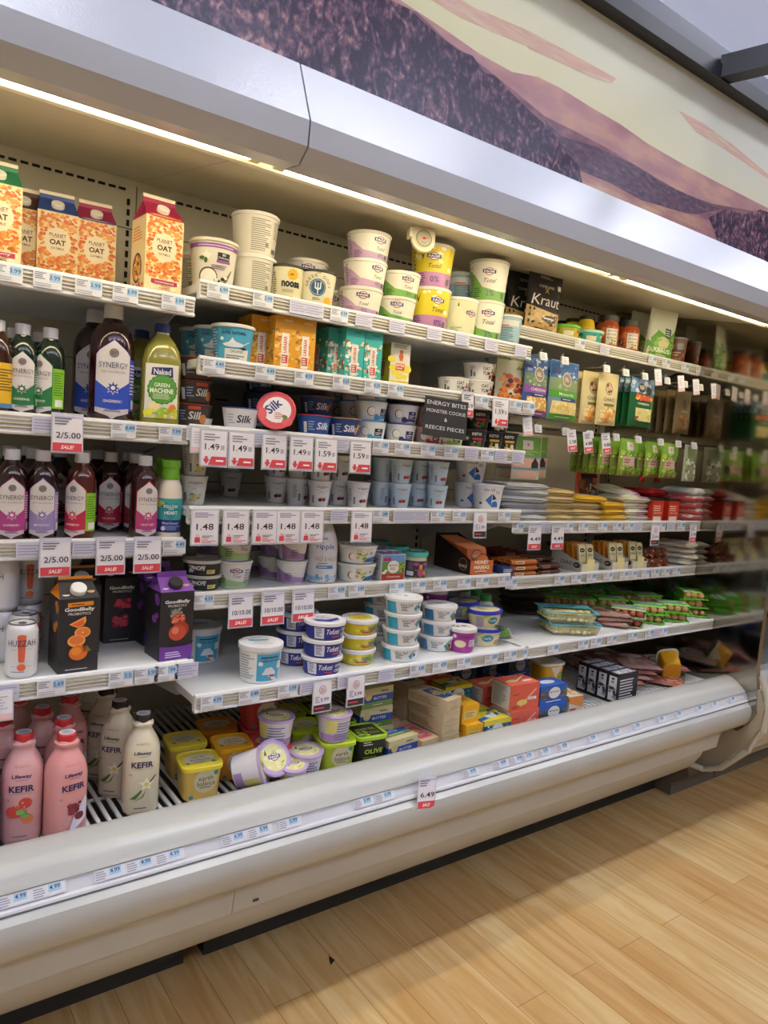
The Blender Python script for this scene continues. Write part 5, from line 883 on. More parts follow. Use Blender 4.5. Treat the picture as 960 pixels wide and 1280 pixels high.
K('snack_box', 'box', obx).put(1.847, 1.79, Z, 'small dark blue box at the right end of the fifth centre shelf', rz=-4, sc=.62)

# --- sixth shelf: cream cheese tubs
def cc(h_, r0, r1, base, art, lidart, lm='#e4e4e6', lh=.011, e=1, ltop=None):
    def mk(r): tub(r, h_, r0, r1, base, art, lh=lh, lm=lm, lart=lidart, lip=.0035, e=e, ltop=ltop)
    return mk
k_tof = K('cream_tub', 'tub', cc(.051, .050, .056, '#2b3590', [('r', -.20, .004, .20, .038, '#2b3590'), ('r', -.052, .005, -.024, .037, '#d9dae2'), ('l', -.048, .01, -.03, .042, 6, '#5560a0'), ('t', 'Tofutti', .002, .026, .015, '#e9e9f0', dict(w=.040, s=.25, b=.02)), ('r', .0, .009, .024, .014, '#c4485a'), ('t', 'SOUR', .042, .029, .009, '#e9e9f0', dict(w=.026, b=.03)), ('t', 'CREAM', .043, .015, .009, '#e9e9f0', dict(w=.030, b=.03))], [('o', 0, 0, .046, .046, '#dcdce4'), ('p', [(-.034, -.02), (.0, -.036), (.036, -.018), (.040, .004), (.0, -.010), (-.038, .008)], '#2b3590'), ('t', 'Tofutti', 0, .012, .014, '#6a5a9a', dict(w=.046, s=.2)), ('l', -.02, .022, .022, .03, 2, '#c46a74')]))
k_tofy = K('cream_tub', 'tub', cc(.0455, .047, .053, '#dcc52c', [('r', -.19, .004, .19, .033, '#dfc92e'), ('s', -.05, .006, .06, .030, 12, .010, ['#8fae3c', '#e9da5a']), ('t', 'Tofutti', .026, .021, .012, '#2d4a8a', dict(w=.040, s=.25)), ('r', -.01, .008, .03, .013, '#c4485a')], [('o', 0, 0, .043, .043, '#e2e2dc'), ('p', [(-.034, -.018), (.0, -.034), (.036, -.014), (.038, .016), (.004, .034), (-.036, .016)], '#e0cc38'), ('t', 'Tofutti', 0, .0, .014, '#2d4a8a', dict(w=.044, s=.2))]))
KH = lambda side: [('r', -.20, .004, .20, .039, '#e0e0de'), ('p', [(-.075, .004), (-.036, .004), (-.040, .039), (-.075, .039)], side), ('t', 'kite hill', -.006, .031, .0095, '#4a4a50', dict(w=.036, b=0)), ('l', -.022, .012, .004, .026, 3, '#55555a'), ('p', [(.016, .020), (.032, .034), (.030, .008)], '#2f9fc4'), ('p', [(.034, .032), (.046, .020), (.034, .016)], '#222a34'), ('l', .03, .033, .056, .038, 2, '#999')]
k_kth = K('cream_tub', 'tub', cc(.050, .050, .056, '#e0e0de', KH('#39a9cc'), [('o', 0, 0, .048, .048, '#d6d9dc'), ('o', 0, 0, .040, .040, '#e6e8ea'), ('p', [(-.006, -.004), (.010, .008), (.012, -.012)], '#39a9cc'), ('l', -.026, .006, .0, .018, 2, '#777')]))
k_kth2 = K('cream_tub', 'tub', cc(.050, .050, .056, '#e0e0de', KH('#3f7fb4') + [('s', .028, .006, .05, .020, 8, .005, ['#c4582e', '#6a8a4a'])], [('o', 0, 0, .048, .048, '#d6d9dc'), ('o', 0, 0, .040, .040, '#e6e8ea'), ('l', -.026, .006, .02, .018, 2, '#777')]))
k_pur = K('cream_tub', 'tub', cc(.080, .037, .043, '#a8399a', [('r', -.2, .004, .2, .064, '#a8399a'), ('o', -.018, .030, .020, .012, '#e6dcae'), ('o', -.036, .054, .006, .006, '#e4dde6'), ('l', -.024, .048, .03, .058, 2, '#6a1f6a'), ('r', .012, .022, .036, .044, '#e4dde6'), ('l', .014, .024, .034, .042, 4, '#6a4a6a')], [('o', .006, .010, .010, .008, '#8f3f8a'), ('o', -.018, .0, .006, .007, '#2a2a2a'), ('l', .018, .002, .034, .012, 2, '#7a9a6a')], lm='#dedcdc', lh=.013))
k_blu = K('butter_tub', 'tub', cc(.062, .050, .061, '#d9cfa4', [('r', -.2, .004, .2, .046, '#d8cda2'), ('o', .004, .030, .020, .013, '#2f8aa0'), ('t', 'earth', .004, .030, .008, '#e6efe6', dict(b=0)), ('s', .030, .01, .060, .044, 18, .007, ['#b98a5a', '#8a5a30', '#e2d3a4']), ('r', -.055, .008, -.030, .044, '#9a9ca8'), ('s', -.028, .03, -.014, .05, 6, .006, ['#9ac04a'])], [('o', 0, 0, .056, .043, '#d9cfa4'), ('p', [(-.02, .02), (.03, .014), (.048, -.004), (.03, .03), (.0, .036)], '#2f8aa0'), ('l', -.03, -.016, .02, .008, 3, '#6a6a40')], lm='#2b34b4', lh=.013, e=.80))
SNL = [('r', -.03, .012, .024, .024, '#4fa9cc'), ('p', [(-.03, -.02), (.03, -.026), (.02, -.012), (-.02, -.008)], '#c9ccce'), ('l', -.02, -.002, .03, .006, 2, '#777')]
k_snl = K('yogurt_tub', 'tub', cc(.102, .051, .057, '#e1e0de', [('l', -.072, .012, -.026, .078, 10, '#8f9aa0'), ('r', -.020, .008, .052, .082, '#49a8cf'), ('l', -.01, .068, .046, .076, 1, '#1f3a5a'), ('t', 'SUPER NATURAL', .018, .063, .006, '#20365a', dict(w=.058)), ('o', -.010, .056, .006, .006, '#e0e8e4'), ('p', [(-.006, .026), (.004, .044), (.020, .046), (.034, .030), (.032, .024)], '#dfe0e6'), ('s', .010, .012, .034, .026, 12, .005, ['#3a3c6a', '#9a6a5a', '#d9d9e2']), ('r', .036, .040, .052, .060, '#dfe6ea')], SNL, lm='#dddddf', lh=.014))
Z = .8585; YC = 1.715
k_snl.put(0.875, 1.71, Z, 'white and blue yogurt tub standing alone on the empty lower shelf', rz=-14); k_snl.put(0.794, 1.93, Z, 'blue yogurt tub in shadow at the back left of the lower shelf', rz=-14)
stack(k_tof, 1.064, 1.70, Z, 3, .0500, ['bottom sour cream tub of the front stack', 'middle sour cream tub of the front stack', 'top sour cream tub of the front stack'], -12)
stack(k_tof, 1.04, 1.81, Z, 3, .0500, ['bottom sour cream tub of the stack behind', 'middle sour cream tub of the stack behind', 'top sour cream tub of the stack behind'], -16)
stack(k_tofy, 1.211, 1.74, Z, 3, .0445, ['bottom yellow cream tub of three', 'middle yellow cream tub of three', 'top yellow cream tub of three'], -18)
stack(k_kth, 1.354, 1.715, Z, 4, .0490, ['bottom cream cheese tub of the tall stack of four', 'second tub from the bottom of the tall stack of four', 'third tub from the bottom of the tall stack of four', 'top tub of the tall stack of four'], -18)
stackg(k_kth, 1.364, 1.84, Z, 4, .0490, 'blue-sided tub in the shadowed stack behind the tall stack', 'shadowed tubs behind the tall stack', -30)
stack(k_kth2, 1.539, 1.76, Z, 3, .0490, ['bottom tub of the right stack with kite shapes', 'middle tub of the right stack with kite shapes', 'top tub of the right stack with kite shapes'], -24)
k_pur.put(1.602, 1.705, Z, 'short purple tub with white lid in front', rz=-26); 
for i in range(2): k_pur.put(1.656, 1.92, Z + .078 * i, ('lower', 'upper')[i] + ' purple tub behind the kite stack', rz=-26)
stack(k_blu, 1.73, 1.74, Z, 2, .0600, ['lower blue-lidded oval tub of the front pair', 'upper blue-lidded oval tub of the front pair'], -20)
stack(k_blu, 1.75, 1.87, Z, 2, .0600, ['lower blue-lidded oval tub of the pair behind', 'upper blue-lidded oval tub of the pair behind'], -20)
def gcb(r):
    body('bottle', r, [(0, .030), (.004, .034), (.085, .034), (.105, .028), (.115, .018)], C('#d6d4cc', .3), [('r', -.03, .060, .03, .080, '#6ac0b0'), ('r', -.02, .025, .03, .045, '#a03f5a'), ('l', -.02, .03, .028, .042, 2, '#e6d9dc'), ('l', -.02, .064, .028, .078, 2, '#2a6a5a')])
    body('cap', r, [(.114, .021), (.116, .0225), (.134, .0215), (.136, .020)], '#2f9a4c', [])
k_gcb = K('sauce_bottle', 'bottle', gcb)
for i, (u, v, y) in enumerate(((0, 0, 1.87), (0, 0, 1.95), (0, 0, 2.03), (0, 0, 2.11))):
    k_gcb.put((1.857, 1.884, 1.9, 1.921)[i], y, Z, ('front', 'second', 'third', 'rearmost')[i] + ' green-capped bottle in the line behind the blue-lidded tubs', rz=-20)
def gpo(r): pouch(r, .10, .13, .03, C('#c3c6c8', .25, .5), [('p', [(-.048, .06), (.048, .05), (.048, .12), (-.048, .125)], '#6fb23c'), ('s', -.03, .06, .03, .11, 10, .008, ['#8fce5a', '#3f8a3a'])])
K('foil_pouch', 'pouch', gpo).put(1.837, 1.76, Z + .012, 'crumpled green and silver pouch lying right of the blue-lidded tubs', rz=-60, rx=62)

# ================================================================ deck, centre
def eb(col, lidc, n2='balance', artc='#d8cda8', dark=False):
    def mk(r):
        A = [('o', .006, .052, .030, .032, artc), ('t', 'earth', .006, .060, .012, '#3a3430' if not dark else '#b9d04a', dict(w=.036, b=0)), ('t', n2, .008, .046, .013, '#3a3430' if not dark else '#b9d04a', dict(w=.046, b=0)), ('l', -.01, .033, .024, .038, 1, '#6a6050'), ('o', .030, .072, .006, .006, '#3f9a8a'), ('o', -.030, .012, .006, .006, '#4a8a8a')]
        if dark: A = [('l', -.03, .064, .0, .078, 2, '#cfd0c0'), ('t', 'OLIVE', .004, .046, .015, '#b9d04a', dict(w=.060, b=.03)), ('l', -.03, .02, .03, .032, 2, '#8a9a3a')]
        body('tub_body', r, [(0, .040), (.003, .044), (.082, .050)], col, A, n=5, seg=40, zref=.05)
        LA = [('o', .0, .004, .040, .028, artc), ('t', 'earth', 0, .012, .011, '#4a423a', dict(w=.034, b=0)), ('t', n2, .002, -.003, .013, '#4a423a', dict(w=.050, b=0)), ('o', .032, -.022, .006, .006, '#3f9a8a'), ('o', -.034, -.022, .005, .005, '#4a8a8a'), ('l', -.018, -.022, .018, -.016, 1, '#7a6a4a')]
        if dark: LA = [('p', [(-.042, -.040), (.042, -.040), (.042, .040), (-.042, .040)], '#20211c'), ('t', 'OLIVE OIL', 0, .008, .013, '#b9d04a', dict(w=.066, b=.02)), ('s', -.036, -.034, -.006, -.006, 20, .006, ['#8fae3a', '#55702a', '#b9d04a']), ('l', .0, -.03, .036, -.012, 2, '#8a9a3a')]
        lid(r, .080, .0535, .012, lidc, LA, n=5, seg=40, rim=.003)
    return mk
e_yel = K('spread_tub', 'tub', eb('#d8b45c', '#e6cf3c')); e_org = K('spread_tub', 'tub', eb('#e0962a', '#ecae22')); e_org2 = K('spread_tub', 'tub', eb('#cf7d28', '#dc9230')); e_red = K('spread_tub', 'tub', eb('#cf4848', '#d84c4c')); e_lim = K('spread_tub', 'tub', eb('#b4c238', '#b9cf2e')); e_olv = K('spread_tub', 'tub', eb('#1d1f1b', '#a3c92c', dark=True))
ZD = .5785
row([(e_yel, .712, 1.70, -6, 'pale yellow spread tub nearest the front rail'), (e_yel, .725, 1.835, -6, 'pale yellow spread tub behind the front one'), (e_org, .832, 1.765, -8, 'orange spread tub right of the yellow ones'), (e_org2, .842, 1.895, -8, 'darker orange spread tub at the back'),
     (e_red, .928, 1.725, -8, 'red spread tub in front under a purple-white cup'), (e_red, .950, 1.845, -8, 'red spread tub at the bottom of the red pair'), (e_lim, 1.103, 1.668, -10, 'lime green spread tub at the front under a cup'), (e_lim, 1.070, 1.785, -10, 'lime green spread tub in the middle row'), (e_lim, 1.075, 1.905, -10, 'lime green spread tub at the back'), (e_olv, 1.212, 1.668, -6, 'black olive spread tub with lime lid nearest the rail'), (e_olv, 1.182, 1.787, -6, 'black olive spread tub with lime lid in the middle'), (e_olv, 1.187, 1.905, -6, 'black olive spread tub with lime lid at the back')], ZD)
e_red.put(.948, 1.843, ZD + .0925, 'upper red spread tub stacked on another at the back', rz=-4)
def fdk(r):
    tub(r, .078, .040, .048, '#d9d5dc', [('p', [(-.08, .0045), (.08, .0045), (.08, .026), (-.08, .026)], '#a98ac0'), ('l', -.034, .008, .034, .062, 7, '#7f76a8'), ('p', [(-.06, .03), (-.03, .03), (-.026, .066), (-.06, .066)], '#d9d27a')], lh=.006, lm='#b49ac6', lip=.003,
         lart=[('o', 0, 0, .045, .045, '#bba3cb'), ('o', 0, .001, .038, .037, '#dcd99a'), ('s', -.03, -.03, .03, .03, 16, .007, ['#e6e2b4', '#c8d07a', '#e4dc8a', '#eae6d0']), ('p', [(-.028, .010), (-.022, .026), (-.020, .012)], '#3a3420'), ('p', [(.016, -.02), (.030, -.012), (.018, -.016)], '#3a3420')] + FG(0, .002, 1.0))
k_fdk = K('yogurt_cup', 'cup', fdk)
T1 = ZD + .093
k_fdk.put(.930, 1.70, T1, 'lavender yogurt cup upright on the red spread tub', rz=-20); k_fdk.put(1.092, 1.658, T1, 'lavender yogurt cup upright on the lime tub, furthest right of the cups', rz=16)
k_fdk.put(1.002, 1.658, ZD + .002, 'lavender yogurt cup upright beside the fallen ones', rz=-4, rx=4)
k_fdk.put(.885, 1.690, ZD + .036, 'fallen lavender cup leaning forward, round lid facing out', rz=8, rx=50); k_fdk.put(.800, 1.668, ZD + .050, 'fallen lavender cup lying on its side at the left of the heap', rz=56, rx=72); k_fdk.put(.952, 1.635, ZD + .004, 'low lavender cup half hidden behind the leaning one', rz=-20, rx=14, sc=.8)
# butter blocks and boxes
def bbox(w, d, h_, mat, front, side, top): return lambda r: boxk(r, w, d, h_, mat, front, side, top)
b_grn = K('butter_box', 'box', bbox(.118, .068, .064, '#cdc49a', [('r', -.059, .002, .059, .020, '#6a8a44'), ('r', -.059, .020, .059, .042, '#2b4a9c'), ('t', 'BUTTER', .01, .031, .008, '#dfe2ee', dict(w=.05)), ('o', -.036, .040, .013, .013, '#cdbb7a'), ('l', .010, .048, .040, .056, 1, '#5a5a44'), ('l', -.02, .008, .04, .014, 1, '#cfd8b0')], [('r', -.034, .002, .034, .020, '#6a8a44'), ('r', -.034, .02, .034, .042, '#2b4a9c')], [('r', -.057, -.032, .057, -.010, '#cdc49a'), ('r', -.057, -.010, .057, .010, '#6f9050'), ('r', -.057, .010, .057, .032, '#2f55ac'), ('l', -.03, -.004, .04, .006, 1, '#cfd8b0'), ('t', 'BUTTER', 0, .021, .009, '#dfe2ee')]))
b_tan = K('butter_block', 'butter', bbox(.075, .155, .038, '#cbb995', [('p', [(-.036, .003), (0, .019), (.036, .003)], '#bda985'), ('p', [(-.036, .035), (0, .019), (.036, .035)], '#c4b08a')], [('l', -.07, .008, .05, .030, 4, '#8f8064')], [('r', -.033, -.070, .033, .060, '#cdbd9a'), ('p', [(-.026, -.055), (.026, -.055), (.026, .035), (-.026, .035)], '#2f62a8'), ('o', 0, -.010, .018, .030, '#d9c25a'), ('s', -.024, -.05, .024, .03, 16, .006, ['#4a8ac0', '#e6e0c4', '#2c4a7c'])]))
b_pnk = K('butter_block', 'butter', bbox(.075, .155, .038, '#cbb58e', [('p', [(-.036, .003), (0, .019), (.036, .003)], '#bda985')], [('l', -.07, .008, .05, .030, 4, '#8f8064')], [('r', -.033, -.070, .033, .065, '#d4a08a'), ('p', [(-.028, -.060), (.028, -.060), (.028, .045), (-.028, .045)], '#c9586a'), ('o', 0, -.018, .016, .026, '#dcae5a'), ('t', 'PLANT', 0, .030, .012, '#efc9a4', dict(w=.046)), ('s', -.026, -.055, .026, -.02, 12, .007, ['#8f5a9a', '#e08a7a'])]))
b_orb = K('butter_box', 'box', bbox(.068, .105, .060, '#e2a81f', [('r', -.026, .014, .026, .040, '#dcc67a'), ('l', -.022, .018, .022, .036, 3, '#9a7a2a')], [('l', -.04, .01, .04, .05, 4, '#c4841c')], [('s', -.03, -.045, .03, .045, 14, .009, ['#eabb3a', '#d89a1c'])]))
b_bly = K('butter_box', 'box', bbox(.120, .085, .058, '#2b5f9c', [('r', -.06, .044, .06, .058, '#dcca2c'), ('o', .0, .026, .026, .022, '#d9dce0'), ('t', 'MIYOKOS', 0, .028, .008, '#3a4450', dict(w=.038)), ('s', -.056, .004, -.03, .04, 14, .006, ['#1d3f7a', '#3f8ac0', '#e0e4e8']), ('s', .03, .004, .056, .04, 14, .006, ['#3f7a3a', '#7ab04a', '#2b5f9c'])], [('r', -.04, .002, .04, .055, '#dcca2c')], [('r', -.058, -.040, .058, .040, '#dcca2c'), ('p', [(-.058, -.030), (.058, .0), (.058, .018), (-.058, -.010)], '#2b5f9c'), ('s', -.02, .0, .05, .036, 16, .008, ['#3f8ac0', '#3f7a3a', '#e6e0a0']), ('o', .0, -.006, .024, .014, '#d9dce0')]))
b_sal = K('butter_box', 'box', bbox(.125, .092, .112, '#d9604c', [('p', [(-.020, .020), (.046, .088), (.050, .084), (-.012, .012)], '#eda898'), ('o', -.010, .032, .022, .013, '#e3cf6a'), ('r', .016, .040, .050, .052, '#ece2da'), ('l', .02, .043, .046, .049, 1, '#c9503a'), ('l', -.052, .066, -.01, .074, 1, '#8a3428'), ('l', -.05, .01, -.02, .02, 2, '#8a3428')], [('r', -.044, .004, .044, .108, '#cfccc4'), ('l', -.038, .012, .036, .100, 13, '#8a8880')], [('r', -.06, -.044, .06, .044, '#db6a54'), ('o', -.026, -.006, .024, .012, '#e6d48a'), ('p', [(-.01, -.004), (.056, .034), (.058, .030), (-.006, -.012)], '#e3c9a0'), ('r', .010, -.024, .048, -.012, '#ece2da')]))
b_blu = K('cheese_box', 'box', bbox(.110, .075, .078, '#2459b4', [('o', .004, .046, .024, .024, '#dcdcd6'), ('t', 'MIYOKOS', .004, .050, .0075, '#3a3430', dict(w=.036)), ('s', -.05, .022, -.026, .056, 20, .006, ['#6a4a30', '#8f6a3c', '#3f6a3a']), ('s', .034, .022, .052, .056, 18, .006, ['#3f7a3a', '#8f6a3c', '#5a3f28']), ('l', -.03, .008, .04, .016, 1, '#dfe4f0')], [('r', -.034, .004, .034, .074, '#24406a')], [('r', -.052, -.034, .052, .034, '#2459b4'), ('o', 0, 0, .030, .018, '#cfd8e6')]))
row([(b_grn, 1.318, 1.656, 6, 'blue, green and tan butter box nearest the rail'), (b_grn, 1.296, 1.752, 2, 'butter box with blue stripe, bottom of the pile behind'),
     (b_pnk, 1.425, 1.705, 6, 'tan butter block with a pink top label'), (b_tan, 1.512, 1.705, 3, 'tan butter block at the bottom of the front stack of four'), (b_tan, 1.492, 1.875, 3, 'tan butter block at the bottom of the rear stack')], ZD)
b_grn.put(1.290, 1.757, ZD + .0645, 'butter box with blue stripe, second layer', rz=-2); b_grn.put(1.286, 1.755, ZD + .129, 'butter box with blue stripe on top of the pile behind the 3.99 tag', rz=2); b_pnk.put(1.405, 1.875, ZD, 'second pink-topped butter block, half hidden behind the tan box', rz=3)
for i, l in ((1, 'second layer'), (2, 'third layer'), (3, 'top layer, turned askew')): b_tan.put(1.512 - .004 * i, 1.708 - .002 * i, ZD + .0385 * i, 'tan butter block in the front stack, ' + l, rz=(0, 4, 6, 14)[i])
for i, l in ((1, 'second layer'), (2, 'third layer'), (3, 'top layer')): b_tan.put(1.490, 1.877, ZD + .0385 * i, 'tan butter block in the rear stack, ' + l, rz=3 + i)
for i, l in enumerate(('lowest', 'second', 'third', 'topmost')): b_tan.put(1.58, 2.05, ZD + .0385 * i, l + ' tan butter block standing behind the rear stack', rz=14 + 3 * i)
row([(b_orb, 1.605, 1.666, -2, 'lower plain orange-yellow box of the pair beside the tan blocks'), (b_bly, 1.708, 1.655, -2, 'blue and yellow butter box at the front rail'), (b_bly, 1.702, 1.748, -2, 'blue and yellow butter box in the second row'), (b_bly, 1.698, 1.84, -2, 'blue and yellow butter box in the third row')], ZD)
b_orb.put(1.600, 1.685, ZD + .0605, 'upper plain orange-yellow box of the pair beside the tan blocks', rz=-2)
b_bly.put(1.700, 1.845, ZD + .0585, 'blue and yellow butter box, upper one in the third row', rz=-2)
b_sal.put(1.842, 1.664, ZD, 'salmon red box with spoon picture, bottom one at the rail', rz=-2, sc=(1.08, 1, .62)); b_sal.put(1.838, 1.668, ZD + .0702, 'salmon red box with spoon picture on top at the rail', rz=-3, sc=(1.08, 1, .80)); b_sal.put(1.835, 1.80, ZD, 'salmon red box with spoon picture, lower in the row behind', rz=-2); b_sal.put(1.700, 1.95, ZD, 'salmon red box with spoon picture furthest back', rz=-2)
b_blu.put(1.985, 1.656, ZD, 'lower blue cheese box with white round label', rz=-2, sc=(1.22, 1, .86)); b_blu.put(1.985, 1.660, ZD + .0675, 'upper blue cheese box with white round label', rz=-2, sc=(1.22, 1, .86))
for i, (x, y, l) in enumerate(((2.122, 1.95, 'blue cheese box in the shade behind the salmon boxes'), (2.108, 2.08, 'blue cheese box further back in the shade'), (1.976, 2.10, 'blue cheese box at the back left in the shade'))): b_blu.put(x, y, ZD + (.06 if i == 0 else .0), l, rz=-4)
def ctb(r):
    body('tub_body', r, [(0, .052, .040), (.003, .056, .044), (.085, .062, .049)], '#e3a91f', [('p', [(-.016, .075), (.040, .078), (.012, .030)], '#dcd6c8'), ('s', .012, .02, .05, .05, 10, .007, ['#5f9a3c', '#8fbf4a']), ('s', -.05, .01, .0, .03, 8, .010, ['#e88f24', '#eab93a'])], n=4, seg=36)
    lid(r, .083, .067, .010, '#e4e2dc', [('o', 0, 0, .04, .03, '#dcd4b0')], n=4, ry=.054, seg=36)
k_ctb = K('spread_tub', 'tub', ctb)
k_ctb.scl = .88
k_ctb.put(2.118, 1.775, ZD + .083, 'yellow spread tub with white lid stacked on another near the shelf joint', rz=-10); k_ctb.put(2.112, 1.775, ZD, 'yellow spread tub beneath the stacked one', rz=-12)
def wob(r): boxk(r, .07, .09, .075, '#d8d5cc', [('p', [(-.034, .050), (.034, .030), (.034, .073), (-.034, .073)], '#df8a3c'), ('r', -.03, .01, .0, .03, '#c94a3c'), ('l', .0, .008, .03, .024, 2, '#999')], [('s', -.04, .03, .04, .07, 20, .009, ['#e08a2c', '#e8b04a', '#d9602c'])], [('s', -.03, -.04, .03, .04, 22, .009, ['#e08a2c', '#e8b04a', '#dedace'])])
k_wob = K('butter_box', 'box', wob); k_wob.put(2.119, 1.67, ZD, 'small white and orange box right of the blue cheese boxes', rz=-4)

# ================================================================ right section, top shelf
def kraut(r): pouch(r, .155, .235, .055, C('#232227', .35), [('p', [(-.076, .004), (.076, .004), (.076, .085), (.04, .078), (0, .082), (-.04, .088), (-.076, .098)], '#cfae74'), ('s', -.07, .008, .07, .08, 40, .008, ['#dcc08a', '#c09a5a']), ('p', [(.0, .065), (.06, .072), (.05, .045), (.02, .035), (-.02, .05)], '#34333a'), ('l', -.01, .048, .045, .062, 1, '#c9c6c0'), ('t', 'Kraut', .0, .120, .040, '#e2e0dc', dict(w=.128, s=.2, b=.0)), ('t', 'CLEVELAND', 0, .172, .009, '#d9d6cf', dict(w=.07, b=0)), ('p', [(-.010, .148), (-.006, .148), (.010, .166), (.006, .166)], '#c9a85a'), ('p', [(.010, .148), (.006, .148), (-.010, .166), (-.006, .166)], '#c9a85a'), ('l', -.03, .20, .03, .212, 2, '#a8a49c'), ('r', .052, .168, .068, .186, '#dddbd6')], name='pouch')
k_kra = K('kraut_pouch', 'pouch', kraut)
Z = 1.9645; YR = 1.93
k_kra.put(2.054, 1.91, Z, 'black kraut pouch with white lettering standing in front', rz=-10, ry=3); k_kra.put(2.045, 2.00, Z, 'black kraut pouch in shadow left behind the front one', rz=-14, ry=2); k_kra.put(2.034, 2.08, Z, 'black kraut pouch furthest back, showing a sliver of its lettering', rz=-14, ry=2)
def must(r):
    body('bottle', r, [(0, .030), (.004, .034), (.070, .036), (.095, .032), (.108, .024)], C('#d6b52c', .2), [('r', -.02, .020, .02, .034, '#4a3f1c'), ('s', -.02, .01, .02, .02, 6, .004, ['#b0342c'])], e if False else 2, seg=28)
    body('cap', r, [(.107, .030), (.109, .031), (.118, .030), (.120, .028)], '#2a261f', [])
k_mus = K('mustard_jar', 'jar', must)
for i, (x, y, l) in enumerate(((2.368, 1.95, 'yellow jar, nearest in the diagonal row of four'), (2.382, 2.03, 'yellow jar, second in the diagonal row of four'), (2.404, 2.10, 'yellow jar, third in the diagonal row of four'), (2.417, 2.17, 'yellow jar, furthest in the diagonal row of four'))): k_mus.put(x, y, Z, l, rz=-30)
def hb_(col, lc, s_): return lambda r: tub(r, .052, .050, .058, col, [('s', -.06, .006, .06, .036, 14, .008, s_), ('r', -.02, .010, .02, .028, '#e0dcc4')], lh=.012, lm=lc, lip=.004)
K('dip_tub', 'tub', hb_('#c9b83a', '#5fbf2e', ['#8fae3a', '#b5402c'])).put(2.2, 1.915, Z, 'dip tub with a bright green lid', rz=-30)
K('dip_tub', 'tub', hb_('#3fb0a8', '#9ec9bc', ['#2f8f88', '#e0b05a'])).put(2.336, 1.912, Z, 'teal dip tub with pale lid', rz=-34)
def kim(r):
    body('jar', r, [(0, .040), (.004, .0445), (.095, .0445), (.106, .040), (.112, .038)], C('#a8502c', .12, coat=.4), [('s', -.14, .006, .14, .09, 140, .010, ['#b8582e', '#8f3a20', '#c97a44', '#a24424']), ('r', -.010, .018, .040, .080, '#ddd8cc'), ('t', 'MOTH', .015, .071, .008, '#2a2826', dict(w=.038, b=0)), ('t', 'IN LAW', .015, .057, .008, '#2a2826', dict(w=.038, b=0)), ('t', 'KIMCHI', .015, .043, .008, '#2a2826', dict(w=.040, b=0)), ('s', .0, .02, .03, .034, 8, .005, ['#5f9a3c', '#e0a040']), ('r', -.034, .030, -.024, .122, '#201f22'), ('l', -.033, .036, -.025, .05, 3, '#ddd')], seg=32)
    body('lid', r, [(.112, .040), (.113, .042), (.134, .042), (.136, .040)], '#26241f', [])
k_kim = K('kimchi_jar', 'jar', kim)
for x, y, l in ((2.473, 1.925, 'kimchi jar with black lid, left of the front pair'), (2.604, 1.92, 'kimchi jar with black lid, right of the front pair'), (2.586, 2.06, 'kimchi jar in the row behind, left'), (2.719, 2.06, 'kimchi jar in the row behind, right')): k_kim.put(x, y, Z, l, rz=-44)
def krg(r): pouch(r, .150, .225, .050, C('#d3d6c6', .3), [('p', [(-.074, .004), (.074, .004), (.074, .150), (.03, .10), (-.03, .125), (-.074, .07)], '#5f9c34'), ('s', -.06, .008, .07, .09, 30, .012, ['#7fb84a', '#4f8f2c', '#a8c85a']), ('o', .0, .075, .030, .026, '#cfc79a'), ('r', .006, .100, .040, .140, '#34584a'), ('l', .01, .105, .036, .135, 3, '#cfd6c8'), ('t', 'KRAUT', .0, .040, .018, '#eef0e4', dict(w=.085, b=.02)), ('l', -.03, .016, .03, .024, 1, '#e0e8cc')])
k_krg = K('kraut_pouch', 'pouch', krg); k_krg.put(2.809, 1.915, Z, 'white and green kraut pouch standing right of the jars', rz=-14, ry=6); k_krg.put(2.859, 2.04, Z, 'pale pouch standing behind the kimchi jars', rz=-14, ry=4)
def cupb(c): return lambda r: tub(r, .125, .038, .046, '#6a3a2a', [('s', -.10, .006, .10, .108, 70, .009, ['#8a4a2c', '#6a2f20', '#b0643a', '#4a2a20']), ('r', .0, .070, .03, .098, '#7a8a92'), ('r', -.02, .012, .026, .034, c), ('l', -.02, .04, .024, .062, 2, '#c9a48a')], lh=.009, lm=C('#8a8a88', .2), lip=.003)
k_cb1 = K('food_cup', 'cup', cupb('#b03a8a')); k_cb2 = K('food_cup', 'cup', cupb('#8a5a3a'))
for kk, x, y, l in ((k_cb2, 3.003, 1.95, 'dark brown food cup half hidden behind the green pouch'), (k_cb2, 3.11, 1.93, 'brown food cup, taller looking one in the middle of three'), (k_cb1, 3.2, 1.915, 'brown food cup with a magenta patch near the polished panel'), (k_cb2, 3.238, 2.06, 'brown food cup in the dark row behind')): kk.put(x, y, Z, l, rz=-50)

# ================================================================ right section, peg bars and hanging bags
def pegbar(z, y, label, hooks):
    e = empty('peg_bar', (1.875, y, z)); tag(e, label, 'peg bar')
    W = XB - .006 - 1.875; G1(lambda g: g.box(0, 0, -.015, W, .03, .015, C('#8f8a7c', .4)), 'bar', e, bevel=.002)
    for bx in (.0, W - .003): G1(lambda g: g.ext([(.03, -.03), (.03, .03), (2.33 - y, .03), (2.33 - y, -.06)], bx, bx + .003, C('#8f8a7c', .4)), 'bracket', e)
    for i, x in enumerate(hooks):
        G1(lambda g: g.tube([(x - 1.875, 0, .004), (x - 1.875, -.16, .0), (x - 1.875, -.195, .0), (x - 1.875, -.215, .018)], .0028, C('#a9a79c', .25, .8), 8), 'hook', e)
        t = G1(lambda g: (g.box(-.018, -.003, -.016, .018, .003, .012, C('#d9dade', .3)), deco(g, Flat((0, -.003, 0)), [('l', -.014, -.012, .014, .008, 3, '#9a9ca8')])), 'scan_plate', e)
        t.location = (x - 1.875, -.222, -.006); t.rotation_euler = (-.2, 0, 0)
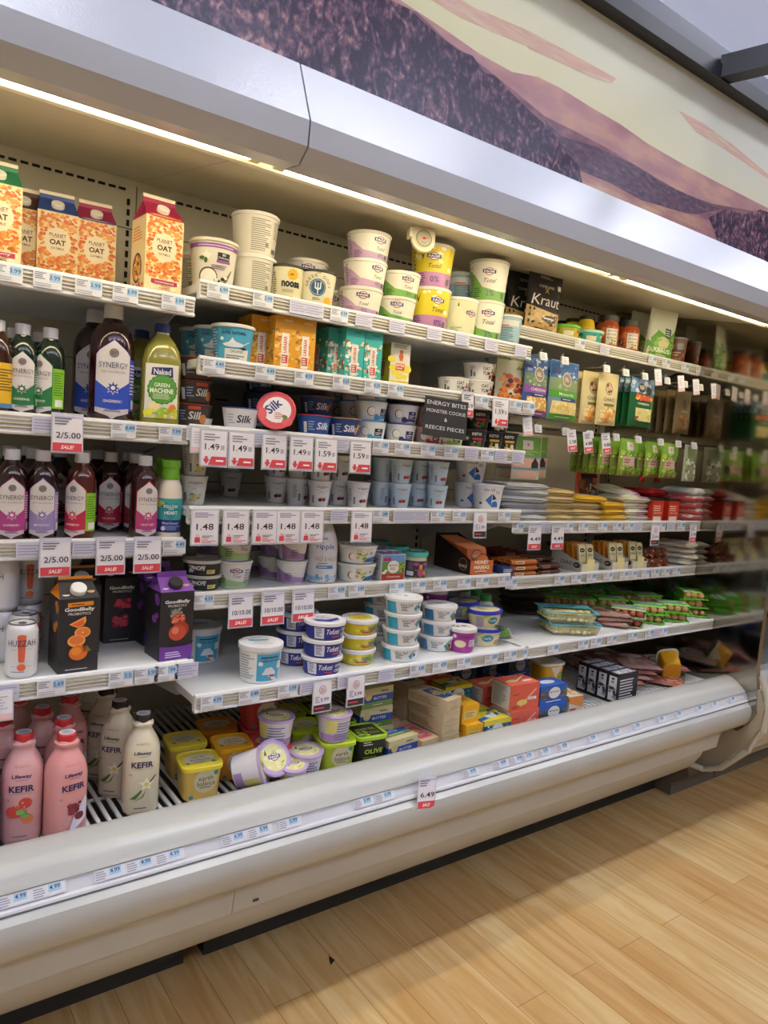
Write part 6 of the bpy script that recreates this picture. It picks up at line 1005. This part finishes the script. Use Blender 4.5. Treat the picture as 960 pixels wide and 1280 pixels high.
UH = [1.945, 2.06, 2.30, 2.42, 2.545, 2.70, 2.83, 2.95]
pegbar(1.868, 2.0, 'upper metal peg bar holding shredded cheese bags', UH)
LH_ = [1.95, 2.10, 2.24, 2.40, 2.545, 2.70, 2.83, 2.95]
pegbar(1.615, 2.0, 'lower metal peg bar holding thin sandwich slice packs', LH_)
def chz(top, mid, low, name2, lab, winc, wd=.165):
    def mk(r):
        S = [('r', -wd / 2 + .002, .150, wd / 2 - .002, .212, top), ('s', -wd / 2 + .01, .155, wd / 2 - .01, .205, 26, .008, [top, '#7fa0cc', '#cfd8e4']), ('r', -wd / 2 + .002, .095, wd / 2 - .002, .152, mid), ('s', -wd / 2 + .01, .1, wd / 2 - .01, .15, 30, .007, ['#7f9a5a', '#a8b88a', mid]), ('o', .010, .150, .026, .026, '#c9c2b0'), ('o', .010, .150, .022, .022, '#8a7a68'), ('l', -.004, .142, .024, .158, 3, '#e2dccc'), ('r', -wd / 2 + .002, .082, wd / 2 - .002, .108, low), ('t', name2, .005, .095, .010, '#e6ecd9', dict(w=.085, b=.01)), ('r', -.03, .070, .06, .082, '#26407c'), ('l', -.02, .073, .054, .079, 1, '#dfe4ee'),
             ('p', [(-wd / 2 + .006, .022), (wd / 2 - .006, .022), (wd / 2 - .012, .068), (-wd / 2 + .012, .068)], winc), ('s', -wd / 2 + .012, .026, wd / 2 - .012, .066, 40, .007, [winc, '#f0e2b0', '#d9bd6a']), ('r', -wd / 2 + .002, .002, wd / 2 - .002, .021, low), ('l', -.05, .008, .05, .014, 1, '#dfe6d0'), ('r', -.07, .168, -.03, .180, '#1f2f6a')]
        pouch(r, wd, .215, .032, C(lab, .25), S, fat=.3, seal=.14)
    return mk
c_pur = K('cheese_bag', 'bag', chz('#3c5f96', '#6a7f6a', '#8a4fa0', 'CHEDDAR', '#3c5f96', '#dda44a', .13)); c_mz = K('cheese_bag', 'bag', chz('#2f62a4', '#7f9468', '#4f9c2f', 'Mozzarella', '#7f9cb8', '#e3cf8c'))
def chao(r, col='#d9cb96'): pouch(r, .115, .200, .026, C(col, .35), [('o', .0, .140, .020, .024, '#7a4436'), ('o', .0, .140, .017, .021, '#cfc39a'), ('s', -.014, .125, .014, .155, 12, .006, ['#8a3f34', '#4a342c', '#cfa06a']), ('t', 'CHAO', .0, .098, .014, '#3a342c', dict(w=.062, b=0)), ('r', -.028, .072, .028, .082, '#6f7440'), ('o', .0, .042, .044, .028, '#dfae5a'), ('s', -.04, .012, .04, .066, 44, .008, ['#e8c684', '#d9984a', '#edd9a0', '#c97f3c']), ('l', -.02, .008, .02, .012, 1, '#8a7a50')], fat=.3, seal=.12)
c_cha = K('cheese_bag', 'bag', chao)
def pizz(r): pouch(r, .175, .195, .026, C('#24613a', .25), [('r', -.085, .135, .085, .192, '#6f94bf'), ('s', -.08, .14, .08, .188, 20, .012, ['#a9bfd6', '#8aa8cc', '#d6dde6']), ('o', -.010, .155, .026, .018, '#3c3a36'), ('o', .040, .148, .020, .016, '#2e2c2a'), ('o', -.010, .158, .018, .010, '#b0a890'), ('p', [(-.06, .108), (.065, .104), (.070, .124), (-.05, .130)], '#c94a2c'), ('s', -.05, .106, .06, .126, 20, .007, ['#e0c46a', '#d9603a']), ('t', 'PARMESAN', .0, .092, .008, '#e3ead8', dict(w=.08)), ('r', -.055, .022, .060, .074, '#d9d08c'), ('s', -.052, .026, .058, .070, 16, .008, ['#e8e0a8', '#c9ba6a']), ('r', -.055, .022, -.035, .040, '#7a4a34')], fat=.3, seal=.14)
c_piz = K('cheese_bag', 'bag', pizz)
def hangrow(kk, x, y0, z, n, labs, dy=.030, rz=0):
    for i in range(n):
        if i == 0: kk.put(x, y0, z, labs[0], rz=rz + 3)
        else: kk.put(x, y0 + dy * i, z, labs[1] + ', ' + ('directly behind the front one', 'third on the hook', 'fourth on the hook', 'fifth on the hook')[i - 1], rz=rz)
hangrow(c_pur, 1.951, 1.81, 1.650, 2, ['cheese bag with purple bands hanging behind the right end of the snack shelf', 'cheese bag with purple bands']); hangrow(c_mz, 2.101, 1.81, 1.648, 3, ['cheese bag with blue top and green bands hanging at the left of the pegs', 'cheese bag with blue top and green bands'])
hangrow(c_cha, 2.349, 1.80, 1.650, 2, ['cream coloured cheese bag at the front right of its group', 'cream cheese bag, right hook'], rz=-6); hangrow(c_cha, 2.29, 1.83, 1.650, 3, ['cream coloured cheese bag on the middle hook of its group', 'cream cheese bag, middle hook'], .034, rz=-6)
hangrow(c_piz, 2.57, 1.80, 1.660, 5, ['green and blue parmesan bag hanging at the front', 'green and blue parmesan bag'], .026)
def dkb(r): pouch(r, .13, .19, .03, C('#6a5a3e', .4), [('o', 0, .13, .02, .022, '#4a3428'), ('s', -.04, .02, .04, .08, 30, .009, ['#8f6a3c', '#7a5230', '#5a4028']), ('l', -.03, .09, .03, .105, 1, '#9a8a60')])
hangrow(K('cheese_bag', 'bag', dkb), 2.93, 1.84, 1.655, 4, ['dim brown bag hanging beside the polished panel', 'dim brown bag beside the polished panel'], .04)
# thin hanging packs, lower bar
def thinp(r): pouch(r, .150, .165, .016, C('#c9bda6', .25), [('r', -.07, .085, .07, .160, '#6f9a44'), ('r', -.028, .112, .028, .146, '#ded8cc'), ('p', star(0, .130, .008, .003, 5), '#c4363c'), ('l', -.06, .090, .06, .108, 3, '#a9c48a'), ('r', -.072, .080, .072, .086, '#5f9cac'), ('r', -.072, .044, .072, .080, '#d9a89a'), ('p', [(.018, .040), (.060, .040), (.060, .062), (.040, .084), (.020, .062)], '#2c3034'), ('l', -.06, .056, .0, .070, 2, '#6a4a44'), ('r', -.072, .036, .072, .044, '#6f9aa0'), ('o', 0, .020, .055, .016, '#d8b09c')], fat=.3, seal=.10)
k_thp = K('deli_pack', 'deli pack', thinp)
k_thp.put(2.015, 1.88, 1.420, 'tall clear deli pack with a red star hanging left of the bare wall patch', rz=0); k_thp.put(2.133 , 1.95, 1.425, 'second clear deli pack with a red star, right of the first', rz=0); k_thp.put(2.013, 1.96, 1.42, 'deli pack behind the skyr shelf end, mostly hidden', rz=0)
def greenp(r): pouch(r, .150, .150, .030, C('#86a83e', .2), [('r', -.07, .098, .07, .146, '#7fae3a'), ('r', -.026, .104, .026, .138, '#e2ddd0'), ('p', star(0, .122, .008, .003, 5), '#c4363c'), ('s', -.07, .07, .07, .1, 26, .008, ['#a9c94a', '#6a9a2c', '#d9dc8a']), ('p', [(-.064, .040), (.060, .040), (.050, .078), (-.054, .078)], '#c9a49a'), ('o', .042, .055, .018, .022, '#23282c'), ('l', -.05, .05, .0, .07, 2, '#6a4a40'), ('s', -.066, .008, .066, .04, 26, .009, ['#8fb83c', '#5f8f2c', '#d9c46a']), ('s', -.06, .0, .06, .012, 14, .006, ['#8a4a3c', '#a8604a'])], fat=.3, seal=.08)
k_grp = K('deli_pack', 'deli pack', greenp)
for hx, y0, n, l in ((2.521, 1.80, 2, 'green deli pack on the left front hook'), (2.808, 1.80, 2, 'green deli pack on the right front hook'), (2.47, 1.86, 3, 'green deli pack behind the 4.88 tag'), (2.482, 1.90, 4, 'green deli pack, far left group'), (2.74, 1.83, 3, 'green deli pack, centre group')):
    hangrow(k_grp, hx, y0, 1.458, n, [l, l], .034, rz=4)
def clearp(r): pouch(r, .13, .16, .02, C('#a8ab9a', .15), [('r', -.04, .10, .04, .15, '#7a8f5a'), ('s', -.05, .01, .05, .1, 50, .010, ['#c9cdb8', '#8a9a6a', '#dfe0d6', '#6a7a52'])])
K('deli_pack', 'deli pack', clearp).put(2.968, 1.80, 1.450, 'shiny greyish deli pack at the right end of the green ones', rz=8)
# tags on the hooks
for x, y, z, kd_, num, l in ((2.119, 1.768, 1.612, 'long', '3.98', '3.98 tag hanging below the blue and green cheese bag'), (2.211, 1.768, 1.612, 'long', '4.88', '4.88 tag, left of two below the cream bags'), (2.32, 1.768, 1.614, 'long', '4.88', '4.88 tag, right of two below the cream bags'), (1.88, 1.768, 1.640, 'blank', '', 'tilted blank white tag below the purple banded bag'),
                          (2.619, 1.772, 1.895, 'blank', '6.49', 'tilted tag below the top right shelf, leftmost'), (2.785, 1.772, 1.888, 'blank', '6.49', 'tilted tag below the top right shelf, second from left'), (2.899, 1.772, 1.886, 'blank', '6.49', 'tilted tag below the top right shelf, third from left'), (3.043, 1.772, 1.884, 'blank', '6.49', 'tilted tag below the top right shelf, beside the polished panel')):
    hang(x, y, z, kd_, num, l, rx=-6, ry=-8)

# ================================================================ right section, third shelf: slices and packs
def slab(w, d, t, mat, top, art_side=()):
    def mk(r):
        S = Pillow(w, d, t, seal=.05, fat=.85); S.p = (7, .6); g = G(); S.mesh(g, mat); deco(g, S, top, base=.0006)
        o = g.build('packet', r, angle=50); o.rotation_euler = (-PI / 2, 0, 0); o.location = (0, -d / 2, t / 2 + .001)
    return mk
sl_t = K('cheese_slices', 'cheese slices', slab(.17, .17, .024, C('#cdb88a', .2), [('r', -.078, .01, .078, .16, '#cfb67c'), ('o', .02, .05, .03, .018, '#e0962c'), ('s', -.07, .09, .07, .15, 20, .008, ['#b8a06a', '#e2cf98']), ('l', -.05, .07, .03, .085, 2, '#8a7a5a')]))
sl_y = K('cheese_slices', 'cheese slices', slab(.17, .17, .024, C('#e2b53a', .2), [('r', -.078, .01, .078, .16, '#e4b83a'), ('r', -.05, .05, .05, .12, '#ddd8c4'), ('l', -.04, .06, .04, .1, 3, '#8a7a5a')]))
sl_w = K('cheese_slices', 'cheese slices', slab(.17, .17, .026, C('#dcd9c4', .25), [('r', -.078, .01, .078, .16, '#dedbc6'), ('r', .01, .004, .065, .030, '#b05aa8'), ('o', .0, .11, .05, .03, '#cfe0b0'), ('s', -.06, .05, .06, .09, 16, .012, ['#e0a83a', '#d9603a', '#e8d9a0'])]))
sl_g = K('cheese_slices', 'cheese slices', slab(.21, .19, .022, C('#c6c8ce', .2), [('r', -.10, .01, .10, .18, '#d2d3d8'), ('s', -.09, .02, .09, .17, 16, .014, ['#e0e1e6', '#b9bcc6'])]))
rd_p = K('meat_packet', 'packet', slab(.14, .17, .034, C('#b8282a', .2), [('r', -.06, .01, .06, .16, '#bd2c2c'), ('l', -.05, .03, .05, .07, 3, '#e8c9c4'), ('o', 0, .12, .035, .02, '#e0b05a')]))
pk_p = K('meat_packet', 'packet', slab(.16, .19, .030, C('#c9606a', .25), [('r', -.078, .004, .078, .05, '#d9cfc4'), ('r', -.076, .05, .076, .17, '#c8606a'), ('s', -.07, .06, .07, .16, 18, .012, ['#d98088', '#b5505c'])]))
bl_p = K('meat_packet', 'packet', slab(.16, .19, .032, C('#c4cdd6', .25), [('r', -.078, .004, .078, .05, '#d9d6cc'), ('o', .0, .11, .07, .05, '#7fa9cf'), ('l', -.03, .1, .04, .13, 2, '#c9d9e8')]))
Z = 1.2710
def pile(kk, x, y, z, n, pitch, lab, rz=0, dx=0, tilt=0):
    for i in range(n): kk.put(x + dx * i + .004 * ((i * 5) % 3 - 1), y + .004 * ((i * 7) % 3 - 1), z + pitch * i, lab + (' at the very bottom of its pile', ', second from the bottom of its pile', ', third from the bottom of its pile', ', fourth from the bottom of its pile', ', fifth from the bottom of its pile', ', sixth from the bottom of its pile')[i], rz=rz + 5 * ((i * 3) % 4) - 7, rx=tilt)
pile(sl_g, 1.985, 1.90, Z, 6, .0225, 'grey-white sliced pack', -14); pile(sl_t, 2.149, 1.885, Z, 5, .0235, 'tan cheese slice pack', -18); pile(sl_t, 2.298, 1.875, Z, 3, .0235, 'tan and white cheese slice pack', -12)
sl_y.put(2.323, 1.87, Z + .074, 'yellow cheese slice pack lying on the tan ones', rz=-8); pile(sl_y, 2.473, 1.88, Z, 3, .0245, 'yellow cheese slice pack', -2)
pile(sl_w, 2.615, 1.875, Z, 4, .0255, 'white cheese pack with purple end', -4); sl_w.put(2.625, 1.92, Z + .104, 'white cheese pack with round picture leaning on top', rz=14, rx=12)
pile(rd_p, 2.819, 1.92, Z, 4, .0335, 'glossy red packet', 8)
def redj(r):
    g = G(); g.box(-.045, -.05, 0, .045, .05, .118, '#b8301f'); deco(g, Flat((0, -.05, 0)), [('r', -.042, .03, .042, .095, '#cc3a22'), ('l', -.036, .055, .036, .088, 3, '#efcfb8'), ('r', -.036, .008, .030, .030, '#dcd4c8'), ('t', 'BACON', 0, .047, .009, '#f0dccb', dict(w=.06))]); deco(g, Flat((-.045, 0, 0), (0, -1, 0), n=(-1, 0, 0)), [('l', -.04, .02, .04, .1, 6, '#8a2018')]); g.build('carton', r)
    G1(lambda g: g.box(-.047, -.052, .112, .047, .052, .122, '#1d1b1c'), 'lid', r, bevel=.001)
k_rj = K('red_carton', 'carton', redj); k_rj.scl = .82
for i, (u, y) in enumerate(((818, 1.815), (838, 1.815))): k_rj.put((2.727, 2.839 + .004)[i], y, Z, ('red carton with black lid, left of the front pair', 'red carton with black lid, right of the front pair')[i], rz=-2)
for i in range(4): k_rj.put(2.738 + .085 * (i % 2), 1.915 + .092 * (i // 2), Z, ('red carton with black lid, second row left', 'red carton with black lid, second row right', 'red carton with black lid, third row left', 'red carton with black lid, third row right')[i], rz=0)
pile(pk_p, 3.061, 1.86, Z, 4, .0285, 'pink packet with a white end', 2); bl_p.put(3.064, 1.86, Z + .115, 'blue and white packet on top of the pink ones', rz=2)
def org(r): pouch(r, .120, .165, .020, C('#e0552c', .3), [('o', -.035, .142, .008, .008, '#e8c9a8'), ('l', -.02, .12, .045, .135, 2, '#a83c1c'), ('o', -.002, .052, .048, .046, '#5f2f1c'), ('s', -.045, .010, .04, .09, 50, .010, ['#7a3c1e', '#4a2416', '#9a5a2e', '#b8783c']), ('r', -.040, .092, .048, .108, '#1b1a1c'), ('r', .008, .004, .020, .100, '#1b1a1c'), ('l', .010, .01, .018, .09, 1, '#e4e0da'), ('r', .022, .006, .046, .040, '#dcd8cc'), ('l', .025, .01, .043, .036, 4, '#6a645c')], fat=.3, seal=.1)
K('jerky_pouch', 'pouch', org).put(2.509, 1.985, Z + .074, 'orange pouch standing upright behind the yellow cheese slices', rz=-10)
def orgs(r): pouch(r, .05, .09, .012, C('#d9472c', .35), [('l', -.018, .04, .018, .07, 2, '#f0c9b0')])
K('jerky_pouch', 'pouch', orgs).put(3.0, 2.05, Z + .158, 'small red-orange pouch leaning near the polished panel', rz=0)

# ================================================================ right section, fourth shelf: bars
Z = 1.0708
def chbox(bc, n_, barc): 
    def mk(r):
        w, d = .100, .16; t = .0014; g = G()
        for x in (-w / 2, w / 2 - t): g.ext([(-d / 2, 0), (-d / 2, .040), (-d / 2 + .05, .050), (d / 2, .085), (d / 2, 0)], x, x + t, bc)
        g.box(-w / 2, -d / 2, 0, w / 2, d / 2, t, bc); g.box(-w / 2, d / 2 - t, 0, w / 2, d / 2, .095, bc); g.box(-w / 2, -d / 2, 0, w / 2, -d / 2 + t, .034, bc); g.box(-.022, -d / 2 - .0005, .0, .022, -d / 2 + t, .052, '#e2dba0')
        deco(g, Flat((-w / 2, 0, 0), (0, -1, 0), n=(-1, 0, 0)), [('t', 'CHAO', .0, .030, .016, '#3a342c', dict(w=.060)), ('o', .055, .026, .018, .011, '#26221e'), ('l', .043, .022, .067, .03, 2, '#e0dccc')]); g.build('display_box', r)
    return mk
b_c = K('display_box', 'box', chbox('#cfcbc0', 6, '#e08a2c'))
creF = [('o', 0, .080, .015, .0085, '#22201e'), ('l', -.010, .077, .010, .083, 1, '#ddd'), ('t', 'CHAO', 0, .060, .010, '#3a342c', dict(w=.030, b=0)), ('r', -.012, .024, .012, .036, '#d9cf6a')]
br_c = K('cheese_bar', 'snack bar', thin('#e6dca6', '#d9cf98', .040, .105, .010, creF)); br_o = K('cheese_bar', 'snack bar', thin('#df8f34', '#e8a44a', .040, .105, .010, []))
for q, (x, l) in enumerate(((2.332, 'left white display box of cream and orange bars'), (2.525, 'middle white display box of cream bars'), (2.661, 'right white display box of cream bars'))):
    b_c.put(x, 1.865, Z, l, rz=-2)
    for c in (-1, 1):
        for i in range(4): (br_c if (i == 0 or (c > 0 and q)) else br_o).put(x + .024 * c, 1.806 + .026 * i, Z + .004, 'bar filed upright in the ' + ('left', 'middle', 'right')[q] + ' white display box', ('bars in the left white box', 'bars in the middle white box', 'bars in the right white box')[q], rx=-10)
def stick(c1, c2, L=.15): 
    def mk(r):
        g = G(); g.loft([[(-L / 2 + .012, .016 * math.cos(t), .011 + .010 * math.sin(t)) for t in [2 * PI * k / 14 for k in range(14)]], [(L / 2 - .012, .016 * math.cos(t), .011 + .010 * math.sin(t)) for t in [2 * PI * k / 14 for k in range(14)]]], c1)
        for s_ in (-1, 1): g.box(min(s_ * (L / 2 - .013), s_ * L / 2), -.017, .010, max(s_ * (L / 2 - .013), s_ * L / 2), .017, .012, c1)
        deco(g, Flat((0, -.0161, .011), n=(0, -1, 0)), [('r', -.045, -.005, .0, .006, c2), ('l', -.042, -.003, -.003, .004, 1, '#5a2a1c')]); g.build('wrapper', r)
    return mk
st_o = K('protein_bar', 'snack bar', stick('#b0642c', '#d9c0a0')); st_b = K('protein_bar', 'snack bar', stick('#4a241c', '#9a7a6a')); st_r = K('protein_bar', 'snack bar', stick('#7a2a24', '#c9a090'))
for i in range(3):
    for j in range(3): st_o.put(1.948 + .005 * (j % 2), 1.795 + .036 * i, Z + .021 * j, 'brown-orange wrapped bar in the low pile right of the shelf joint', 'brown-orange bars by the shelf joint', rz=2 * (i - 1))
for i in range(3):
    for j in range(2 + (i > 0)): st_b.put(2.091, 1.80 + .040 * i, Z + .021 * j, 'dark brown wrapped bar beside the brown-orange pile', 'dark brown bars beside the orange pile', rz=-3 * (i - 1))
for i in range(4):
    for j in range(3): st_r.put(2.07, 1.96 + .04 * i, Z + .021 * j, 'dark red wrapped bar piled further back', 'dark red bars at the back', rz=4 * (i - 1))
def coffee(r):
    g = G(); S = Loft([(0, .016), (.004, .020), (.02, .022), (.036, .018), (.040, .012)], 2, 14); g.loft(S.rings(), C('#6a3420', .25)); deco(g, S, [('s', -.06, .004, .06, .034, 12, .006, ['#8f5028', '#c48a5a', '#3a1c14'])]); g.build('wrapper', r)
k_cf = K('wrapped_snack', 'snack', coffee)
for i in range(12): k_cf.put(2.715 + .044 * (i % 4) + .01 * (i // 8), 1.80 + .045 * ((i // 4) % 3), Z + (.0 if i < 12 else .04), 'round brown wrapped snack in the loose heap right of the white boxes', 'round brown snacks in the heap', rz=40 * i)
for i in range(5): k_cf.put(2.735 + .044 * (i % 4), 1.825 + .045 * (i // 4), Z + .040, 'round brown wrapped snack on top of the loose heap', 'top layer of brown snacks', rz=70 * i)
wr_r = K('tortilla_packet', 'packet', slab(.20, .20, .026, C('#d9d3c8', .25), [('r', -.09, .01, .09, .19, '#d6d1c8'), ('p', [(-.02, .02), (.085, .02), (.085, .07), (.0, .06)], '#c9503c'), ('s', -.08, .08, .08, .18, 14, .014, ['#8a8a84', '#c9c4b8', '#a83c34'])]))
pile(wr_r, 3.068, 1.875, Z, 4, .0262, 'white and red flat packet', 16)
for i in range(6): st_r.put(2.60 + .02 * (i % 2), 2.02 + .04 * i % .2, Z + .021 * (i // 2), 'dark wrapped bar in the dark back of the fourth right shelf', 'bars in the dark back of the shelf')

# ================================================================ right section, fifth shelf
Z = .8490
def gno(r):
    w, d, h = .20, .15, .042; g = G()
    g.loft([[(sx * w / 2 * k_, sy * d / 2 * k_, z) for sx, sy in ((-1, -1), (1, -1), (1, 1), (-1, 1))] for z, k_ in ((0, .84), (h - .004, .97))], C('#dcdcc8', .12, alpha=.32), True, False); g.build('tray', r)
    R = random.Random(5); g = G()
    for i, j, lay in [(i, j, l) for l in (0, 1) for i in range(8) for j in range(6)]:
            x = (-.44 + i * .125) * w * .92 + R.uniform(-.004, .004); y = (-.42 + j * .168) * d * .9 + R.uniform(-.004, .004); a = R.uniform(0, 3); z = (.013, h - .016)[lay] + R.uniform(0, .004)
            rings = [[(x + math.cos(a) * t_ - math.sin(a) * q * math.cos(p), y + math.sin(a) * t_ + math.cos(a) * q * math.cos(p), z + q * .8 * math.sin(p)) for p in [2 * PI * k / 8 for k in range(8)]] for t_, q in ((-.016, .003), (-.011, .009), (0, .0115), (.011, .009), (.016, .003))]
            g.loft(rings, C(R.choice(['#e0d08c', '#d9c67c', '#e6d99c']), .4))
    tag(g.build('dumplings', r), None, kind='stuff')
    g = G(); fl = C('#5fb4c4', .2); g.box(-w * .53, d * .12, h, w * .53, d * .54, h + .0015, fl); g.box(-w * .53, -d * .54, h, w * .53, -d * .42, h + .0015, fl); g.box(-w * .53, -d * .42, h, -w * .47, d * .12, h + .0015, fl); g.box(w * .47, -d * .42, h, w * .53, d * .12, h + .0015, fl)
    deco(g, Flat((0, d * .33, h + .0015), (1, 0, 0), (0, 1, 0), (0, 0, 1)), [('t', 'GNOCCHI', 0, .008, .012, '#2f6a7a', dict(w=.09)), ('l', -.06, -.016, .05, -.004, 2, '#2f6a7a')]); g.build('lid_film', r)
k_gno = K('gnocchi_tray', 'tray', gno); k_gno.put(2.209, 1.765, Z, 'lower clear gnocchi tray with a blue edge', rz=-28); k_gno.put(2.2, 1.775, Z + .045, 'upper clear gnocchi tray with a blue edge', rz=-32)
def saus(col, film, n=4, lab='#d9dcd6', lc='#3f7fb4'):
    def mk(r):
        g = G(); L = .13
        for i in range(n):
            x = (i - (n - 1) / 2) * .030; rings = []
            for t_, q in ((-1, .002), (-.96, .009), (-.85, .0145), (-.3, .016), (.3, .016), (.85, .0145), (.96, .009), (1, .002)): rings.append([(x + q * math.cos(p), t_ * L / 2, .017 + q * math.sin(p)) for p in [2 * PI * k / 12 for k in range(12)]])
            g.loft(rings, C(col, .3))
        g.build('sausages', r)
        g = G(); w = n * .030 + .012; g.box(-w / 2, -L * .62, .004, w / 2, -L * .50, .007, C(film, .25)); g.box(-w / 2, L * .50, .004, w / 2, L * .62, .007, C(film, .25)); g.box(-w / 2 - .004, -L * .6, .003, -w / 2 + .004, L * .6, .010, C(film, .25)); g.box(w / 2 - .004, -L * .6, .003, w / 2 + .004, L * .6, .010, C(film, .25))
        g.ext([(-.052, .030), (-.046, .0352), (.048, .0352), (.054, .030)], -w / 2, w / 2, C(film, .25)); g.box(-w / 2 - .001, -.030, .006, -w / 2, .034, .0352, C(film, .25)); g.box(w / 2, -.030, .006, w / 2 + .001, .034, .0352, C(film, .25))
        deco(g, Flat((0, 0, .0353), (1, 0, 0), (0, 1, 0), (0, 0, 1)), [('r', -w / 2 + .008, -.026, w / 2 - .008, .022, lab), ('r', -w / 2 + .012, -.004, w / 2 - .016, .012, lc), ('l', -w / 2 + .014, -.022, w / 2 - .014, -.008, 2, '#7a8a7a')]); g.build('film', r)
    return mk
s_red = K('sausage_pack', 'sausages', saus('#9a4a40', '#9fb87a', 4, '#d9d9dc', '#5f8fc0')); s_tan = K('sausage_pack', 'sausages', saus('#b98a5e', '#5fbf34', 4)); s_brt = K('sausage_pack', 'sausages', saus('#c49468', '#72c93a', 4, '#dfe2dc', '#2f86b0'))
PO = ('lower', 'upper', 'topmost')
def pack(kk, x, y, n, lab, rz, z0=0, tl=0):
    for i in range(n): kk.put(x + .004 * i, y - .003 * i, Z + z0 + .0375 * i, (PO[i] + ' ' if n > 1 else '') + lab, rz=rz + 5 * i, rx=tl)
pack(s_red, 2.569, 1.765, 2, 'pack of dark red sausages right of the gnocchi', -58); pack(s_tan, 2.725, 1.78, 2, 'green-wrapped sausage pack with pale label beside the red sausages', -50)
pack(s_tan, 2.869, 1.76, 2, 'green-wrapped sausage pack low at the shelf front', -48); pack(s_brt, 3.073, 1.785, 3, 'bright green sausage pack in the stack near the polished panel', -48)
for i, (x, y) in enumerate(((2.52, 1.98), (2.66, 1.93), (2.56, 2.12), (2.72, 2.08), (2.84, 2.0), (2.92, 1.93), (2.88, 2.13), (2.42, 2.05))):
    for j in range(2): s_tan.put(x + .005 * j, y, Z + .0375 * j, PO[j] + ' green-wrapped sausage pack, ' + ('behind the gnocchi trays', 'behind the pale labelled pack', 'left in the dark back row', 'middle of the dark back row', 'behind the bright stack', 'just left of the polished panel', 'right in the dark back row', 'leftmost of the green packs')[i], rz=-40 + 9 * (i % 3))
dk_p = K('tofu_packet', 'packet', slab(.17, .18, .030, C('#3a2a26', .3), [('s', -.07, .02, .07, .16, 30, .012, ['#5a3a30', '#2a1f1e', '#6a4a3c', '#4a4a44'])])); pile(dk_p, 2.30, 2.10, Z, 3, .029, 'dark vacuum packet in the shadow behind the gnocchi', -30)
pnk_s = K('ham_packet', 'packet', slab(.15, .16, .018, C('#b08a80', .2), [('s', -.07, .01, .07, .15, 40, .012, ['#b5756c', '#c99a90', '#8a5a54', '#9ab08a'])])); pile(pnk_s, 2.499, 1.80, Z, 3, .0175, 'thin pink deli packet between gnocchi and sausages', -40)

# ================================================================ deck, right
def blk(r):
    boxk(r, .046, .125, .120, '#22232b', [('r', -.018, .012, .018, .108, '#dcdce0'), ('s', -.016, .016, .016, .104, 22, .006, ['#3a3c4c', '#8a8c9c', '#dcdce0'])], [('o', 0, .06, .040, .036, '#2c2e3a'), ('l', -.04, .02, .04, .1, 6, '#8a8c9c'), ('r', -.058, .006, -.045, .114, '#c9cad0')], [('r', -.018, -.055, .018, .055, '#b9bac4'), ('s', -.018, -.055, .018, .055, 20, .007, ['#2a2c38', '#e2e2e8'])], right=[('l', -.05, .02, .05, .1, 7, '#d0d1d6')])
k_blk = K('tofu_box', 'box', blk)
for i in range(4): k_blk.put(2.371 + .055, 1.652 + .049 * i, .5785, ('nearest', 'second', 'third', 'rearmost')[i] + ' black and silver box standing in the row of four on the deck', rz=-90)
ham = K('ham_packet', 'packet', slab(.16, .24, .016, C('#b47a6c', .15), [('r', -.076, .13, .076, .22, '#5a6a4a'), ('r', -.07, .15, .02, .20, '#d9d0c4'), ('s', -.07, .02, .07, .12, 24, .014, ['#c98a78', '#a8604f', '#d9a594']), ('r', -.076, .12, .076, .13, '#3f9cb4')]))
hamp = K('ham_packet', 'packet', slab(.16, .24, .016, C('#c49a98', .15), [('r', -.076, .13, .076, .22, '#8a4f58'), ('o', .0, .17, .05, .03, '#ddd4cc'), ('s', -.07, .02, .07, .12, 24, .014, ['#d9b0ac', '#b57a78', '#8fae5a', '#e0d4cc'])]))
for i in range(9): (ham if i % 2 else hamp).put(2.62 + .030 * (i % 5), 1.82 + .10 * (i // 5), .5800 + .0165 * (i % 5), 'flat deli meat packet in the sloping layers right of the black boxes', 'sloping deli packets on the right deck', rz=-50 + 4 * i)
rnd = K('ham_packet', 'packet', slab(.19, .20, .030, C('#b8a49a', .2), [('o', 0, .10, .075, .07, '#c9b8ac'), ('o', 0, .10, .05, .045, '#4a3f3a'), ('o', 0, .10, .042, .038, '#d0c4b4'), ('r', -.085, .0, .085, .02, '#a8343c')]))
rnd.put(2.90, 1.95, .581, 'round-patterned deli packet lying at the back right of the deck', rz=-30); rnd.put(2.91, 1.81, .612, 'round-patterned deli packet with a red end near the polished panel', rz=-20, rx=4); rnd.put(2.70, 2.05, .581, 'round-patterned deli packet in the shadow at the back of the deck', rz=-30)
k_ctb.put(2.843, 1.70, .5785 + .050, 'yellow spread tub with white lid tipped over on the right deck', rz=30, rx=-20, ry=58)
ham.put(2.86, 1.74, .581, 'pink deli packet lying at the rail under the tipped yellow tub', rz=-60)
